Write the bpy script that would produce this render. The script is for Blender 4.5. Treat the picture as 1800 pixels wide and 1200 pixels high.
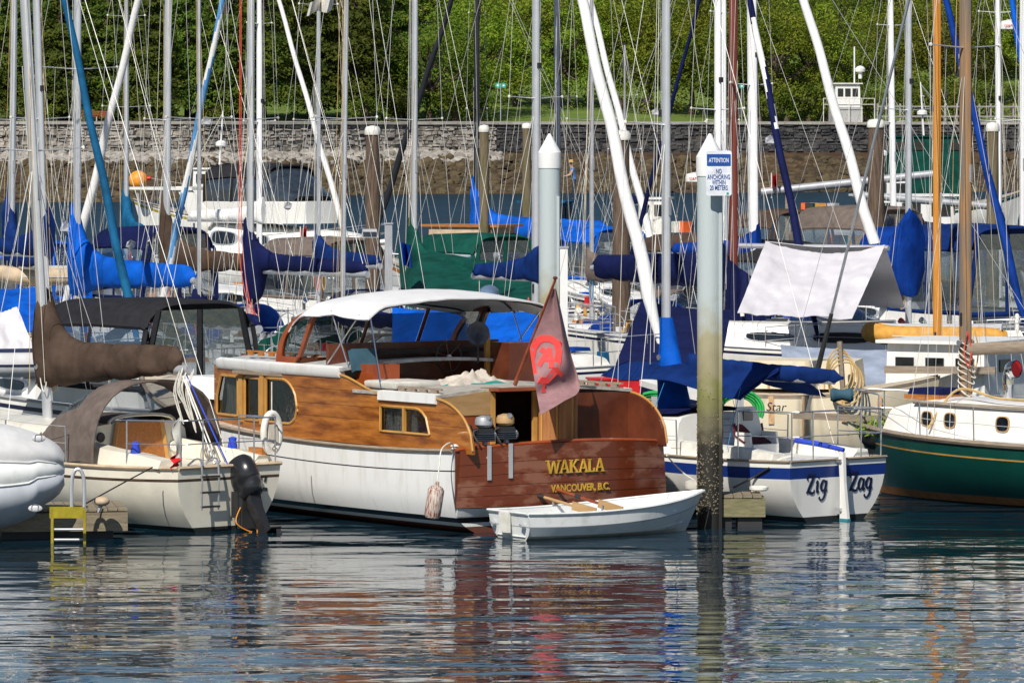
import bpy, math, random
from mathutils import Vector, Matrix, noise
for o in list(bpy.data.objects): bpy.data.objects.remove(o)
SC = bpy.context.scene
COL = SC.collection
# ------------------------------------------------------------------ camera, sky, sun, exposure
FPX, CAMH, HOR = 9200.0, 6.2, 225.0          # focal length in photo pixels, eye height over the water, horizon row
cd = bpy.data.cameras.new('camera'); cam = bpy.data.objects.new('camera', cd); COL.objects.link(cam)
cam.location = (0, 0, CAMH); cam.rotation_euler = (math.pi/2, 0, 0)
cd.sensor_width = 36; cd.lens = 36*FPX/1800; cd.shift_y = -(600-HOR)/1800
cd.clip_start = 1; cd.clip_end = 6000
SC.camera = cam
SUN_EL, SUN_AZ = math.radians(44), math.radians(-160)     # azimuth from +Y towards +X: the sun stands behind the camera, to the left
w = bpy.data.worlds.new('World'); SC.world = w; w.use_nodes = True
nt = w.node_tree
sky = nt.nodes.new('ShaderNodeTexSky'); sky.sky_type = 'NISHITA'; sky.sun_disc = False
sky.sun_elevation = SUN_EL; sky.sun_rotation = SUN_AZ
sky.air_density = 1.0; sky.dust_density = 0.2; sky.ozone_density = 2.5
nt.links.new(sky.outputs[0], nt.nodes['Background'].inputs[0]); nt.nodes['Background'].inputs[1].default_value = 0.07
sd = bpy.data.lights.new('sun', 'SUN'); sun = bpy.data.objects.new('sun', sd); COL.objects.link(sun)
sd.energy = 5.0; sd.angle = math.radians(0.5); sd.color = (1.0, 0.94, 0.84)
S = Vector((math.sin(SUN_AZ)*math.cos(SUN_EL), math.cos(SUN_AZ)*math.cos(SUN_EL), math.sin(SUN_EL)))
sun.rotation_euler = S.to_track_quat('Z', 'Y').to_euler(); sun.location = (0, 0, 60)
SC.view_settings.view_transform = 'Standard'; SC.view_settings.look = 'None'
SC.view_settings.exposure = 0.0; SC.view_settings.gamma = 1.0; SC.view_settings.use_curve_mapping = False
SC.render.engine = 'CYCLES'
SC.cycles.max_bounces = 6; SC.cycles.transparent_max_bounces = 12

# ------------------------------------------------------------------ helpers
V = Vector
def P(x, y, s):
    """photo pixel at a scale of s pixels per metre -> world point"""
    return V(((x-900)/s, FPX/s, CAMH-(y-HOR)/s))
def lerp(a, b, t): return a+(b-a)*t
def clamp(x, a=0., b=1.): return max(a, min(b, x))
def rot(deg): return Matrix.Rotation(math.radians(deg), 3, 'Z')

MATS = {}
def M(name, col, rough=.55, metal=0., var=.18, scale=4., col2=None, bump=0., bscale=30., stretch=(1, 1, 1), spec=.5, coat=0., lo=.35, hi=.65, detail=4.):
    """procedural material: two-tone noise colour, optional fine relief"""
    m = bpy.data.materials.new(name); m.use_nodes = True; MATS[name] = m
    t = m.node_tree; N, Lk = t.nodes, t.links
    b = N['Principled BSDF']
    b.inputs['Roughness'].default_value = rough; b.inputs['Metallic'].default_value = metal
    b.inputs['Specular IOR Level'].default_value = spec; b.inputs['Coat Weight'].default_value = coat
    tc = N.new('ShaderNodeTexCoord'); mp = N.new('ShaderNodeMapping'); mp.inputs['Scale'].default_value = stretch
    Lk.new(tc.outputs['Object'], mp.inputs[0])
    nz = N.new('ShaderNodeTexNoise'); nz.inputs['Scale'].default_value = scale; nz.inputs['Detail'].default_value = detail
    nz.inputs['Roughness'].default_value = .6
    Lk.new(mp.outputs[0], nz.inputs['Vector'])
    cr = N.new('ShaderNodeValToRGB'); cr.color_ramp.elements[0].position = lo; cr.color_ramp.elements[1].position = hi
    if col2 is None: a = [c*(1-var) for c in col]; c2 = [min(1, c*(1+var)) for c in col]
    else: a, c2 = col, col2
    cr.color_ramp.elements[0].color = (*a, 1); cr.color_ramp.elements[1].color = (*c2, 1)
    Lk.new(nz.outputs[0], cr.inputs[0]); Lk.new(cr.outputs[0], b.inputs['Base Color'])
    if bump:
        n2 = N.new('ShaderNodeTexNoise'); n2.inputs['Scale'].default_value = bscale; n2.inputs['Detail'].default_value = 3
        Lk.new(mp.outputs[0], n2.inputs['Vector'])
        bp = N.new('ShaderNodeBump'); bp.inputs['Strength'].default_value = bump; bp.inputs['Distance'].default_value = .03
        Lk.new(n2.outputs[0], bp.inputs['Height']); Lk.new(bp.outputs[0], b.inputs['Normal'])
    return m
def glassy(name, tint, mixf, rough=.04):
    """clear vinyl or glass: see-through sheet with a glossy coat"""
    m = bpy.data.materials.new(name); m.use_nodes = True; MATS[name] = m
    t = m.node_tree; N, Lk = t.nodes, t.links
    tr = N.new('ShaderNodeBsdfTransparent'); tr.inputs[0].default_value = (*tint, 1)
    g = N.new('ShaderNodeBsdfGlossy'); g.inputs['Roughness'].default_value = rough; g.inputs[0].default_value = (.9, .93, .95, 1)
    nz = N.new('ShaderNodeTexNoise'); nz.inputs['Scale'].default_value = 6
    bp = N.new('ShaderNodeBump'); bp.inputs['Strength'].default_value = .35; bp.inputs['Distance'].default_value = .02
    Lk.new(nz.outputs[0], bp.inputs['Height']); Lk.new(bp.outputs[0], g.inputs['Normal'])
    mx = N.new('ShaderNodeMixShader'); mx.inputs[0].default_value = mixf
    Lk.new(tr.outputs[0], mx.inputs[1]); Lk.new(g.outputs[0], mx.inputs[2])
    Lk.new(mx.outputs[0], N['Material Output'].inputs[0])
    return m

class MB:
    """collects faces for ONE mesh object"""
    def __init__(self): self.v, self.f, self.m = [], [], []
    def add(self, vs, fs, mi=0):
        o = len(self.v); self.v += [tuple(p) for p in vs]
        self.f += [tuple(i+o for i in f) for f in fs]; self.m += [mi]*len(fs); return self
    def box(self, c, s, R=None, mi=0, taper=1.):
        c = V(c); hx, hy, hz = s[0]/2, s[1]/2, s[2]/2
        vs = []
        for z in (-1, 1):
            k = taper if z > 0 else 1.
            for x, y in ((-1, -1), (1, -1), (1, 1), (-1, 1)):
                p = V((x*hx*k, y*hy*k, z*hz)); vs.append(c+(R @ p if R else p))
        return self.add(vs, [(3, 2, 1, 0), (4, 5, 6, 7), (0, 1, 5, 4), (1, 2, 6, 5), (2, 3, 7, 6), (3, 0, 4, 7)], mi)
    def tube(self, pts, r, n=8, mi=0, flat=1., cap=True):
        pts = [V(p) for p in pts]; k = len(pts)
        rs = r if isinstance(r, (list, tuple)) else [r]*k
        rings = []
        up = None
        for i, p in enumerate(pts):
            d = (pts[min(i+1, k-1)]-pts[max(i-1, 0)])
            d = d.normalized() if d.length > 1e-9 else V((0, 0, 1))
            if up is None:
                up = V((0, 1, 0)) if abs(d.z) > .9 else V((0, 0, 1))
            a = d.cross(up)
            if a.length < 1e-4: a = d.orthogonal()
            a.normalize(); b = a.cross(d).normalized(); up = b
            rings.append([p+a*(rs[i]*math.cos(2*math.pi*j/n))+b*(rs[i]*flat*math.sin(2*math.pi*j/n)) for j in range(n)])
        return self.rings(rings, closed=True, cap=cap, mi=mi)
    def rings(self, rings, closed=True, cap=False, mi=0):
        n = len(rings[0]); vs = [p for r in rings for p in r]; fs = []
        for i in range(len(rings)-1):
            for j in range(n if closed else n-1):
                j2 = (j+1) % n
                fs.append((i*n+j, i*n+j2, (i+1)*n+j2, (i+1)*n+j))
        if cap:
            fs.append(tuple(range(n))[::-1]); fs.append(tuple(range((len(rings)-1)*n, len(rings)*n)))
        return self.add(vs, fs, mi)
    def lathe(self, c, prof, n=16, mi=0, axis='z', R=None):
        c = V(c); rings = []
        for r, h in prof:
            ring = []
            for j in range(n):
                a = 2*math.pi*j/n
                p = V((r*math.cos(a), r*math.sin(a), h))
                if axis == 'x': p = V((h, r*math.cos(a), r*math.sin(a)))
                if axis == 'y': p = V((r*math.cos(a), h, r*math.sin(a)))
                ring.append(c+(R @ p if R else p))
            rings.append(ring)
        return self.rings(rings, True, True, mi)
    def ball(self, c, r, n=12, mi=0, sc=(1, 1, 1)):
        c = V(c)
        k = n//2+1
        rings = []
        for i in range(k+1):
            t = math.pi*clamp(i/k, .02, .98)
            rings.append([c+V((math.sin(t)*math.cos(2*math.pi*j/n)*r*sc[0], math.sin(t)*math.sin(2*math.pi*j/n)*r*sc[1], -math.cos(t)*r*sc[2])) for j in range(n)])
        return self.rings(rings, True, True, mi)
    def plate(self, pts, thick, mi=0):
        """closed outline (3D, planar-ish) given a thickness vector"""
        n = len(pts); t = V(thick)
        a = [V(p) for p in pts]; b = [p+t for p in a]
        fs = [tuple(range(n)), tuple(range(2*n-1, n-1, -1))]
        for i in range(n):
            j = (i+1) % n; fs.append((i, i+n, j+n, j))
        return self.add(a+b, fs, mi)
    def grid(self, fn, nu, nv, mi=0, closed_u=False):
        vs = [fn(i/nu, j/nv) for j in range(nv+1) for i in range(nu+1)]
        fs = [(j*(nu+1)+i, j*(nu+1)+i+1, (j+1)*(nu+1)+i+1, (j+1)*(nu+1)+i) for j in range(nv) for i in range(nu)]
        return self.add(vs, fs, mi)
    def sheet(self, fn, nu, nv, th, mi=0):
        """grid with thickness th along its own normal: a real cloth or panel"""
        pts = [[V(fn(i/nu, j/nv)) for i in range(nu+1)] for j in range(nv+1)]
        def nor(i, j):
            a = pts[j][min(i+1, nu)]-pts[j][max(i-1, 0)]; b = pts[min(j+1, nv)][i]-pts[max(j-1, 0)][i]
            n = a.cross(b); return n.normalized() if n.length > 1e-9 else V((0, 0, 1))
        W = nu+1; A = [pts[j][i] for j in range(nv+1) for i in range(W)]
        B = [pts[j][i]-nor(i, j)*th for j in range(nv+1) for i in range(W)]
        o = len(A); fs = []
        for j in range(nv):
            for i in range(nu):
                q = (j*W+i, j*W+i+1, (j+1)*W+i+1, (j+1)*W+i); fs.append(q); fs.append(tuple(k+o for k in q[::-1]))
        bd = [i for i in range(W)]+[j*W+nu for j in range(1, nv+1)]+[nv*W+i for i in range(nu-1, -1, -1)]+[j*W for j in range(nv-1, 0, -1)]
        for a, b in zip(bd, bd[1:]+bd[:1]): fs.append((a, a+o, b+o, b))
        return self.add(A+B, fs, mi)
    def build(self, name, mat, parent=None, world=False, smooth=True, ang=40):
        me = bpy.data.meshes.new(name)
        vs = self.v
        if world and parent is not None:
            inv = wm(parent).inverted(); vs = [tuple(inv @ V(p)) for p in vs]
        me.from_pydata(vs, [], self.f)
        mats = mat if isinstance(mat, (list, tuple)) else [mat]
        for k in mats: me.materials.append(MATS[k])
        if len(mats) > 1: me.polygons.foreach_set('material_index', self.m)
        if smooth:
            me.polygons.foreach_set('use_smooth', [True]*len(me.polygons))
            me.set_sharp_from_angle(angle=math.radians(ang))
        me.update()
        o = bpy.data.objects.new(name, me); COL.objects.link(o)
        if parent is not None: o.parent = parent
        return o
def wm(o):
    """world matrix without a depsgraph update"""
    m = Matrix.Translation(o.location) @ o.rotation_euler.to_matrix().to_4x4()
    return wm(o.parent) @ m if o.parent else m
def tag(o, label=None, cat=None, group=None, kind=None):
    if label: o['label'] = label
    if cat: o['category'] = cat
    if group: o['group'] = group
    if kind: o['kind'] = kind
    return o
def thing(name, label, cat, loc=(0, 0, 0), rz=0., group=None):
    o = bpy.data.objects.new(name, None); COL.objects.link(o)
    o.location = loc; o.rotation_euler = (0, 0, math.radians(rz)); o.empty_display_size = .2
    return tag(o, label, cat, group)
def kids(o): return [c for c in bpy.data.objects if c.parent == o]
def dup(o, parent=None):
    c = o.copy(); COL.objects.link(c); c.parent = parent
    for k in kids(o): dup(k, c)
    return c
def wire(parent, name, a, b, r, mat, sag=0., n=4, world=False, k=None):
    a, b = V(a), V(b); k = k or (8 if sag else 1)
    pts = [a.lerp(b, i/k)-V((0, 0, sag*4*(i/k)*(1-i/k))) for i in range(k+1)]
    return MB().tube(pts, r, n).build(name, mat, parent, world=world)
def fbm(x, y=0., z=0., o=4): return noise.fractal(V((x, y, z)), .6, 2., o)
def crom(pts, n):
    """smooth curve through points"""
    pts = [V(p) for p in pts]; out = []
    for i in range(len(pts)-1):
        p0, p1, p2, p3 = pts[max(i-1, 0)], pts[i], pts[i+1], pts[min(i+2, len(pts)-1)]
        for k in range(n):
            t = k/n
            out.append(.5*((2*p1)+(p2-p0)*t+(2*p0-5*p1+4*p2-p3)*t*t+(3*p1-p0-3*p2+p3)*t**3))
    out.append(pts[-1]); return out
def text(parent, name, body, size, mat, o, right, up, ext=.004, bold=0., shear=0., sx=1., align='LEFT', world=False):
    """lettering as thin raised shapes at o, along right / up"""
    cu = bpy.data.curves.new('t', 'FONT'); cu.body = body; cu.size = size; cu.extrude = ext; cu.offset = bold; cu.shear = shear
    cu.align_x = align; cu.resolution_u = 3; cu.space_line = .95
    ob = bpy.data.objects.new('t', cu); COL.objects.link(ob)
    me = bpy.data.meshes.new_from_object(ob); bpy.data.objects.remove(ob); bpy.data.curves.remove(cu)
    right = V(right).normalized(); up = V(up).normalized(); n = right.cross(up)
    mb = MB(); mb.add([V(o)+right*(v.co.x*sx)+up*v.co.y+n*v.co.z for v in me.vertices], [tuple(p.vertices) for p in me.polygons])
    bpy.data.meshes.remove(me)
    return mb.build(name, mat, parent, world=world, smooth=False)
def stroke(mb, pts, o, right, up, ext=.005, n=6):
    """brush stroke through (x, y, width) as a raised ribbon"""
    right = V(right).normalized(); up = V(up).normalized(); nr = right.cross(up)
    c = crom(pts, n) if len(pts) > 2 else [V(p) for p in pts]
    rings = []
    for i, p in enumerate(c):
        d = c[min(i+1, len(c)-1)]-c[max(i-1, 0)]; d.z = 0; d.normalize(); q = V((-d.y, d.x, 0))*(p.z/2)
        a, b = V((p.x, p.y, 0))+q, V((p.x, p.y, 0))-q
        f = lambda t, e: V(o)+right*t.x+up*t.y+nr*e
        rings.append([f(a, -ext), f(a, ext), f(b, ext), f(b, -ext)])
    mb.rings(rings, True, True)

# ------------------------------------------------------------------ materials
M('gelcoat', (.70, .69, .64), .34, col2=(.80, .79, .76), scale=1.6, stretch=(1.5, 1.5, .6), lo=.32, hi=.5, detail=7, coat=.15)
M('gelcoat_cream', (.77, .73, .62), .33, var=.07, scale=2.5, coat=.2)
M('white_paint', (.68, .67, .63), .42, col2=(.80, .80, .79), scale=2.2, stretch=(2.5, 2.5, .5), lo=.30, hi=.5, detail=7, bump=.05, bscale=9)
M('old_white', (.74, .72, .66), .5, var=.14, scale=5)
M('dinghy_white', (.62, .63, .61), .4, col2=(.78, .80, .80), scale=3.5, lo=.33, hi=.5, detail=8, coat=.1)
M('cream_hull', (.70, .60, .42), .5, col2=(.76, .68, .52), scale=3)
M('rust', (.45, .20, .07), .8, col2=(.70, .52, .32), scale=9, stretch=(3, 3, .5))
M('deck_grey', (.42, .42, .41), .7, scale=8)
M('deck_tan', (.50, .43, .34), .75, scale=8)
M('canvas_grey', (.40, .37, .33), .85, scale=6, bump=.2)
M('black_gap', (.012, .012, .013), .8)
M('black_rubber', (.025, .025, .027), .55)
M('black_paint', (.018, .018, .02), .28, coat=.4)
M('black_canvas', (.022, .022, .026), .8, scale=5, bump=.25, bscale=8, spec=.12)
M('brown_canvas', (.072, .048, .036), .85, var=.28, scale=2.2, bump=.3, bscale=9, spec=.12)
M('taupe_canvas', (.15, .12, .105), .85, scale=5, bump=.25, bscale=9, spec=.12)
M('blue_canvas', (.002, .085, .46), .7, var=.28, scale=2.2, bump=.3, bscale=7, spec=.12)
M('royal_canvas', (.003, .035, .23), .72, var=.28, scale=2.2, bump=.3, bscale=7, spec=.12)
M('navy_canvas', (.006, .010, .058), .75, var=.28, scale=2.2, bump=.3, bscale=7, spec=.12)
M('deep_blue_canvas', (.004, .022, .12), .75, var=.28, scale=2.2, bump=.3, bscale=7, spec=.12)
M('teal_canvas', (.008, .09, .20), .75, var=.28, scale=2.2, bump=.3, bscale=7, spec=.12)
M('green_canvas', (.004, .06, .045), .75, var=.28, scale=2.2, bump=.25, bscale=7, spec=.12)
M('sky_canvas', (.10, .30, .60), .75, spec=.12)
M('white_tarp', (.66, .64, .68), .7, var=.05, scale=2, bump=.25, bscale=5)
M('grey_tarp', (.30, .35, .45), .6, var=.18, scale=3, bump=.4, bscale=6)
M('canopy_white', (.72, .72, .73), .6, var=.04, scale=3, bump=.2, bscale=5)
M('sailcloth', (.80, .79, .78), .7, var=.06, scale=4, bump=.2, bscale=12)
M('blue_stripe', (.006, .03, .19), .4, scale=2)
M('navy_paint', (.008, .012, .05), .35)
M('green_paint', (.004, .052, .040), .3, var=.12, scale=2, coat=.25)
M('bottom_red', (.20, .035, .02), .75, col2=(.10, .05, .03), scale=7)
M('bottom_dark', (.015, .018, .02), .7)
M('bottom_teal', (.03, .22, .28), .6)
M('brass_line', (.45, .24, .05), .5)
M('ochre_boot', (.24, .10, .03), .7, scale=6)
M('alu', (.62, .63, .66), .38, metal=.55, var=.06, scale=3)
M('alu_dull', (.40, .41, .44), .5, metal=.3, var=.1)
M('steel', (.60, .61, .63), .25, metal=.8, var=.1)
M('wire_steel', (.55, .55, .54), .45, metal=.2, var=.15)
M('mast_white', (.80, .80, .82), .4, var=.04, scale=3)
M('mast_black', (.015, .016, .02), .4)
M('mast_slate', (.06, .075, .11), .4)
M('mast_brown', (.17, .035, .022), .5, var=.15, scale=2, stretch=(6, 6, .6))
M('varnish_orange', (.52, .19, .02), .35, col2=(.62, .27, .04), scale=3, stretch=(8, 8, .7), coat=.3)
M('weathered_spar', (.17, .14, .11), .75, col2=(.42, .20, .06), scale=2.2, stretch=(9, 5, .35), lo=.45, hi=.7)
M('teak', (.34, .11, .02), .45, col2=(.46, .18, .04), scale=3, stretch=(1.2, 10, 10), coat=.15)
M('teak_grey', (.22, .17, .13), .8, col2=(.33, .27, .20), scale=4, stretch=(1, 9, 9))
M('gold_teak', (.16, .040, .006), .28, col2=(.47, .17, .027), scale=1.5, stretch=(1, 5, 6), coat=.35, lo=.34, hi=.64, detail=7)
M('gold_frame', (.47, .23, .05), .42, col2=(.56, .30, .08), scale=4, coat=.2)
M('mahogany', (.20, .04, .014), .4, col2=(.33, .085, .03), scale=2.4, stretch=(3, 1, 5), coat=.2, detail=6)
M('mahogany_dark', (.085, .022, .012), .35, col2=(.15, .04, .018), scale=2.5, coat=.25)
M('varnish_red', (.27, .05, .012), .3, col2=(.36, .08, .02), scale=3, coat=.35)
M('ply_tan', (.40, .24, .10), .6, col2=(.47, .30, .14), scale=3, stretch=(1, 1, 4))
M('door_wood', (.30, .12, .04), .5, col2=(.42, .19, .07), scale=3, stretch=(6, 6, .7))
M('gold_leaf', (.62, .38, .05), .4, metal=.25)
M('dark_glass', (.012, .016, .02), .06, spec=.8, var=.5)
M('smoke_glass', (.03, .04, .055), .08, spec=.8, var=.4, scale=3)
M('blue_glass', (.10, .15, .24), .15, spec=.7, scale=5)
M('curtain', (.62, .57, .48), .85, var=.15, scale=5, stretch=(8, 8, .6))
M('interior_dark', (.035, .022, .016), .7)
M('flag_mauve', (.30, .165, .175), .8, var=.12, scale=7, bump=.1)
M('flag_red', (.78, .055, .05), .75, var=.06)
M('red_plastic', (.55, .012, .015), .45)
M('orange_float', (.80, .30, .02), .5)
M('orange_cloth', (.75, .12, .02), .8)
M('yellow_paint', (.30, .24, .01), .5, var=.2, scale=8)
M('yellow_fabric', (.60, .30, .05), .7, scale=6)
M('tan_fabric', (.52, .40, .27), .7)
M('hypalon', (.52, .55, .61), .5, var=.1, scale=3)
M('hypalon_dark', (.24, .25, .29), .55, var=.15, scale=4, col2=(.42, .43, .47))
M('hypalon_light', (.60, .60, .61), .5, var=.08)
M('rope_white', (.66, .64, .58), .8)
M('rope_tan', (.55, .38, .16), .8)
M('rope_red', (.62, .08, .05), .8)
M('rope_blue', (.02, .22, .45), .8)
M('rope_teal', (.02, .33, .33), .8)
M('hose_green', (.03, .42, .09), .45)
M('cushion', (.55, .53, .48), .8)
M('cloth_teal', (.01, .26, .22), .85)
M('cloth_beige', (.52, .46, .40), .85)
M('cloth_blue', (.02, .06, .50), .85)
M('cushion_teal', (.03, .09, .13), .85)
M('maroon', (.10, .012, .02), .85)
M('chrome', (.75, .75, .76), .08, metal=1, var=.03)
M('pile_steel', (.46, .53, .54), .5, var=.06, scale=2)
M('pile_cap', (.80, .80, .80), .45, var=.03)
M('pile_wood', (.07, .045, .032), .9, col2=(.16, .11, .075), scale=4, stretch=(5, 5, .5), bump=.6, bscale=14)
M('pile_wood_moss', (.10, .09, .03), .9, col2=(.20, .15, .10), scale=2, stretch=(4, 4, .5), bump=.6, bscale=14)
M('dock_wood', (.17, .14, .10), .85, col2=(.29, .24, .16), scale=4, stretch=(1, 6, 6), bump=.3)
M('dock_green', (.14, .14, .06), .9, col2=(.25, .22, .13), scale=4, stretch=(1, 6, 6), bump=.3)
M('sign_white', (.72, .75, .82), .35)
M('sign_blue', (.01, .07, .30), .35)
M('sign_green', (.02, .35, .27), .4)
M('skin', (.45, .27, .19), .6); M('hair_dark', (.05, .03, .02), .7)
M('shirt_blue', (.05, .15, .35), .8); M('shirt_pink', (.55, .32, .28), .8); M('shirt_white', (.7, .68, .65), .8); M('jeans', (.02, .03, .07), .85); M('straw', (.55, .34, .12), .8)
M('leaf_pot', (.10, .20, .012), .6, col2=(.24, .33, .02), scale=14)
M('soil', (.05, .03, .02), .95)
glassy('clear_vinyl', (.86, .88, .9), .18, .10)
glassy('window_glass', (.55, .58, .6), .12, .03)
# ================================================================== the setting: water, shore, lawn, trees
def water_mat():
    m = bpy.data.materials.new('harbour_water'); m.use_nodes = True; MATS['water'] = m
    t = m.node_tree; N, Lk = t.nodes, t.links
    b = N['Principled BSDF']
    b.inputs['Base Color'].default_value = (.006, .024, .04, 1); b.inputs['Roughness'].default_value = .012; b.inputs['IOR'].default_value = 1.33
    tc = N.new('ShaderNodeTexCoord')
    def wave(scale, st, detail=2.):
        mp = N.new('ShaderNodeMapping'); mp.inputs['Scale'].default_value = st
        Lk.new(tc.outputs['Object'], mp.inputs[0])
        nz = N.new('ShaderNodeTexNoise'); nz.inputs['Scale'].default_value = scale; nz.inputs['Detail'].default_value = detail
        nz.inputs['Roughness'].default_value = .5
        Lk.new(mp.outputs[0], nz.inputs['Vector']); return nz
    sp = N.new('ShaderNodeSeparateXYZ'); Lk.new(tc.outputs['Object'], sp.inputs[0])      # the open basin beyond the berths is rougher
    mr = N.new('ShaderNodeMapRange'); mr.inputs['From Min'].default_value = 95; mr.inputs['From Max'].default_value = 190; mr.inputs['To Min'].default_value = 1; mr.inputs['To Max'].default_value = 8; Lk.new(sp.outputs['Y'], mr.inputs[0])
    rr = N.new('ShaderNodeMapRange'); rr.inputs['From Min'].default_value = 100; rr.inputs['From Max'].default_value = 230; rr.inputs['To Min'].default_value = .012; rr.inputs['To Max'].default_value = .42; Lk.new(sp.outputs['Y'], rr.inputs[0]); Lk.new(rr.outputs[0], b.inputs['Roughness'])   # ripples too far off to resolve
    pn = wave(.075, (.5, 1, 1), 3.); pr = N.new('ShaderNodeMapRange'); pr.inputs['From Min'].default_value = .32; pr.inputs['From Max'].default_value = .68; pr.inputs['To Min'].default_value = .55; pr.inputs['To Max'].default_value = 1.6; Lk.new(pn.outputs[0], pr.inputs[0])   # calm and ruffled patches
    mp_ = N.new('ShaderNodeMath'); mp_.operation = 'MULTIPLY'; Lk.new(mr.outputs[0], mp_.inputs[0]); Lk.new(pr.outputs[0], mp_.inputs[1])
    prev = None
    for sc_, st, d, k in ((.30, (.5, 1, 1), .075, 1.), (.95, (.45, 1, 1), .054, 1.5), (2.6, (.5, 1, 1), .011, 2.)):
        nz = wave(sc_, st, k); bp = N.new('ShaderNodeBump'); bp.inputs['Strength'].default_value = 1.; bp.inputs['Distance'].default_value = d*WAVE
        Lk.new(nz.outputs[0], bp.inputs['Height'])
        mu = N.new('ShaderNodeMath'); mu.operation = 'MULTIPLY'; mu.inputs[1].default_value = d*WAVE; Lk.new(mp_.outputs[0], mu.inputs[0]); Lk.new(mu.outputs[0], bp.inputs['Distance'])
        if prev: Lk.new(prev.outputs[0], bp.inputs['Normal'])
        prev = bp
    Lk.new(prev.outputs[0], b.inputs['Normal'])
WAVE = 1.0
water_mat()
tag(MB().add([(-900, 10, 0), (900, 10, 0), (900, 800, 0), (-900, 800, 0)], [(0, 1, 2, 3)]).build('water', 'water', smooth=False), kind='structure')

def land_mats():
    M('beach_stone', (.040, .018, .008), .9, col2=(.085, .05, .02), scale=.5, bump=1., bscale=3, detail=8)
    M('shore_rock', (.032, .020, .010), .9, col2=(.115, .085, .04), scale=.8, bump=.6, bscale=3, detail=6)
    M('pale_rock', (.20, .18, .16), .9, col2=(.42, .39, .35), scale=1.2, bump=.6, bscale=3, detail=6)
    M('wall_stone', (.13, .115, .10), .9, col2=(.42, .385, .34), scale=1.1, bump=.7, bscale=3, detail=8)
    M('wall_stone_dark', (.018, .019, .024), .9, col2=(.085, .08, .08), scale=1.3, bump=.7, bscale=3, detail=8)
    M('mortar', (.09, .08, .072), .95)
    M('coping', (.30, .28, .25), .9, col2=(.42, .40, .36), scale=1.)
    M('lawn', (.075, .13, .012), .95, col2=(.14, .20, .025), scale=.35, detail=6)
    M('path', (.30, .28, .26), .9)
    M('bark', (.05, .035, .025), .95, col2=(.10, .07, .05), scale=2, stretch=(3, 3, .5))
    M('leaf_cedar', (.032, .066, .007), .75, col2=(.115, .15, .015), scale=.9, detail=3)
    M('leaf_dark', (.050, .090, .009), .7, col2=(.145, .175, .016), scale=.8, detail=3)
    M('leaf_light', (.095, .145, .011), .7, col2=(.23, .26, .022), scale=.8, detail=3)
    M('leaf_yellow', (.11, .15, .012), .7, col2=(.24, .26, .03), scale=.9, detail=3)
    M('roof_brown', (.16, .075, .045), .85, col2=(.24, .12, .07), scale=1.5)
    M('house_wall', (.55, .50, .42), .8); M('brick_wall', (.30, .13, .08), .85)
    M('trim', (.30, .29, .27), .7)
land_mats()
for k in ('leaf_cedar', 'leaf_dark', 'leaf_light', 'leaf_yellow'):      # thin leaves let light through
    tr_ = MATS[k].node_tree; b = tr_.nodes['Principled BSDF']; b.inputs['Specular IOR Level'].default_value = .25
    oi = tr_.nodes.new('ShaderNodeObjectInfo'); hs_ = tr_.nodes.new('ShaderNodeHueSaturation'); src = b.inputs['Base Color'].links[0].from_socket      # every tree has its own green
    m1 = tr_.nodes.new('ShaderNodeMapRange'); m1.inputs['To Min'].default_value = .8; m1.inputs['To Max'].default_value = 1.6; tr_.links.new(oi.outputs['Random'], m1.inputs[0])
    m2 = tr_.nodes.new('ShaderNodeMapRange'); m2.inputs['To Min'].default_value = .475; m2.inputs['To Max'].default_value = .525; tr_.links.new(oi.outputs['Random'], m2.inputs[0])
    tr_.links.new(src, hs_.inputs['Color']); tr_.links.new(m1.outputs[0], hs_.inputs['Value']); tr_.links.new(m2.outputs[0], hs_.inputs['Hue']); tr_.links.new(hs_.outputs[0], b.inputs['Base Color'])
    tl_ = tr_.nodes.new('ShaderNodeBsdfTranslucent'); mx_ = tr_.nodes.new('ShaderNodeMixShader'); mx_.inputs[0].default_value = .38; tr_.links.new(hs_.outputs[0], tl_.inputs[0]); tr_.links.new(b.outputs[0], mx_.inputs[1]); tr_.links.new(tl_.outputs[0], mx_.inputs[2]); tr_.links.new(mx_.outputs[0], tr_.nodes['Material Output'].inputs[0])

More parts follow.
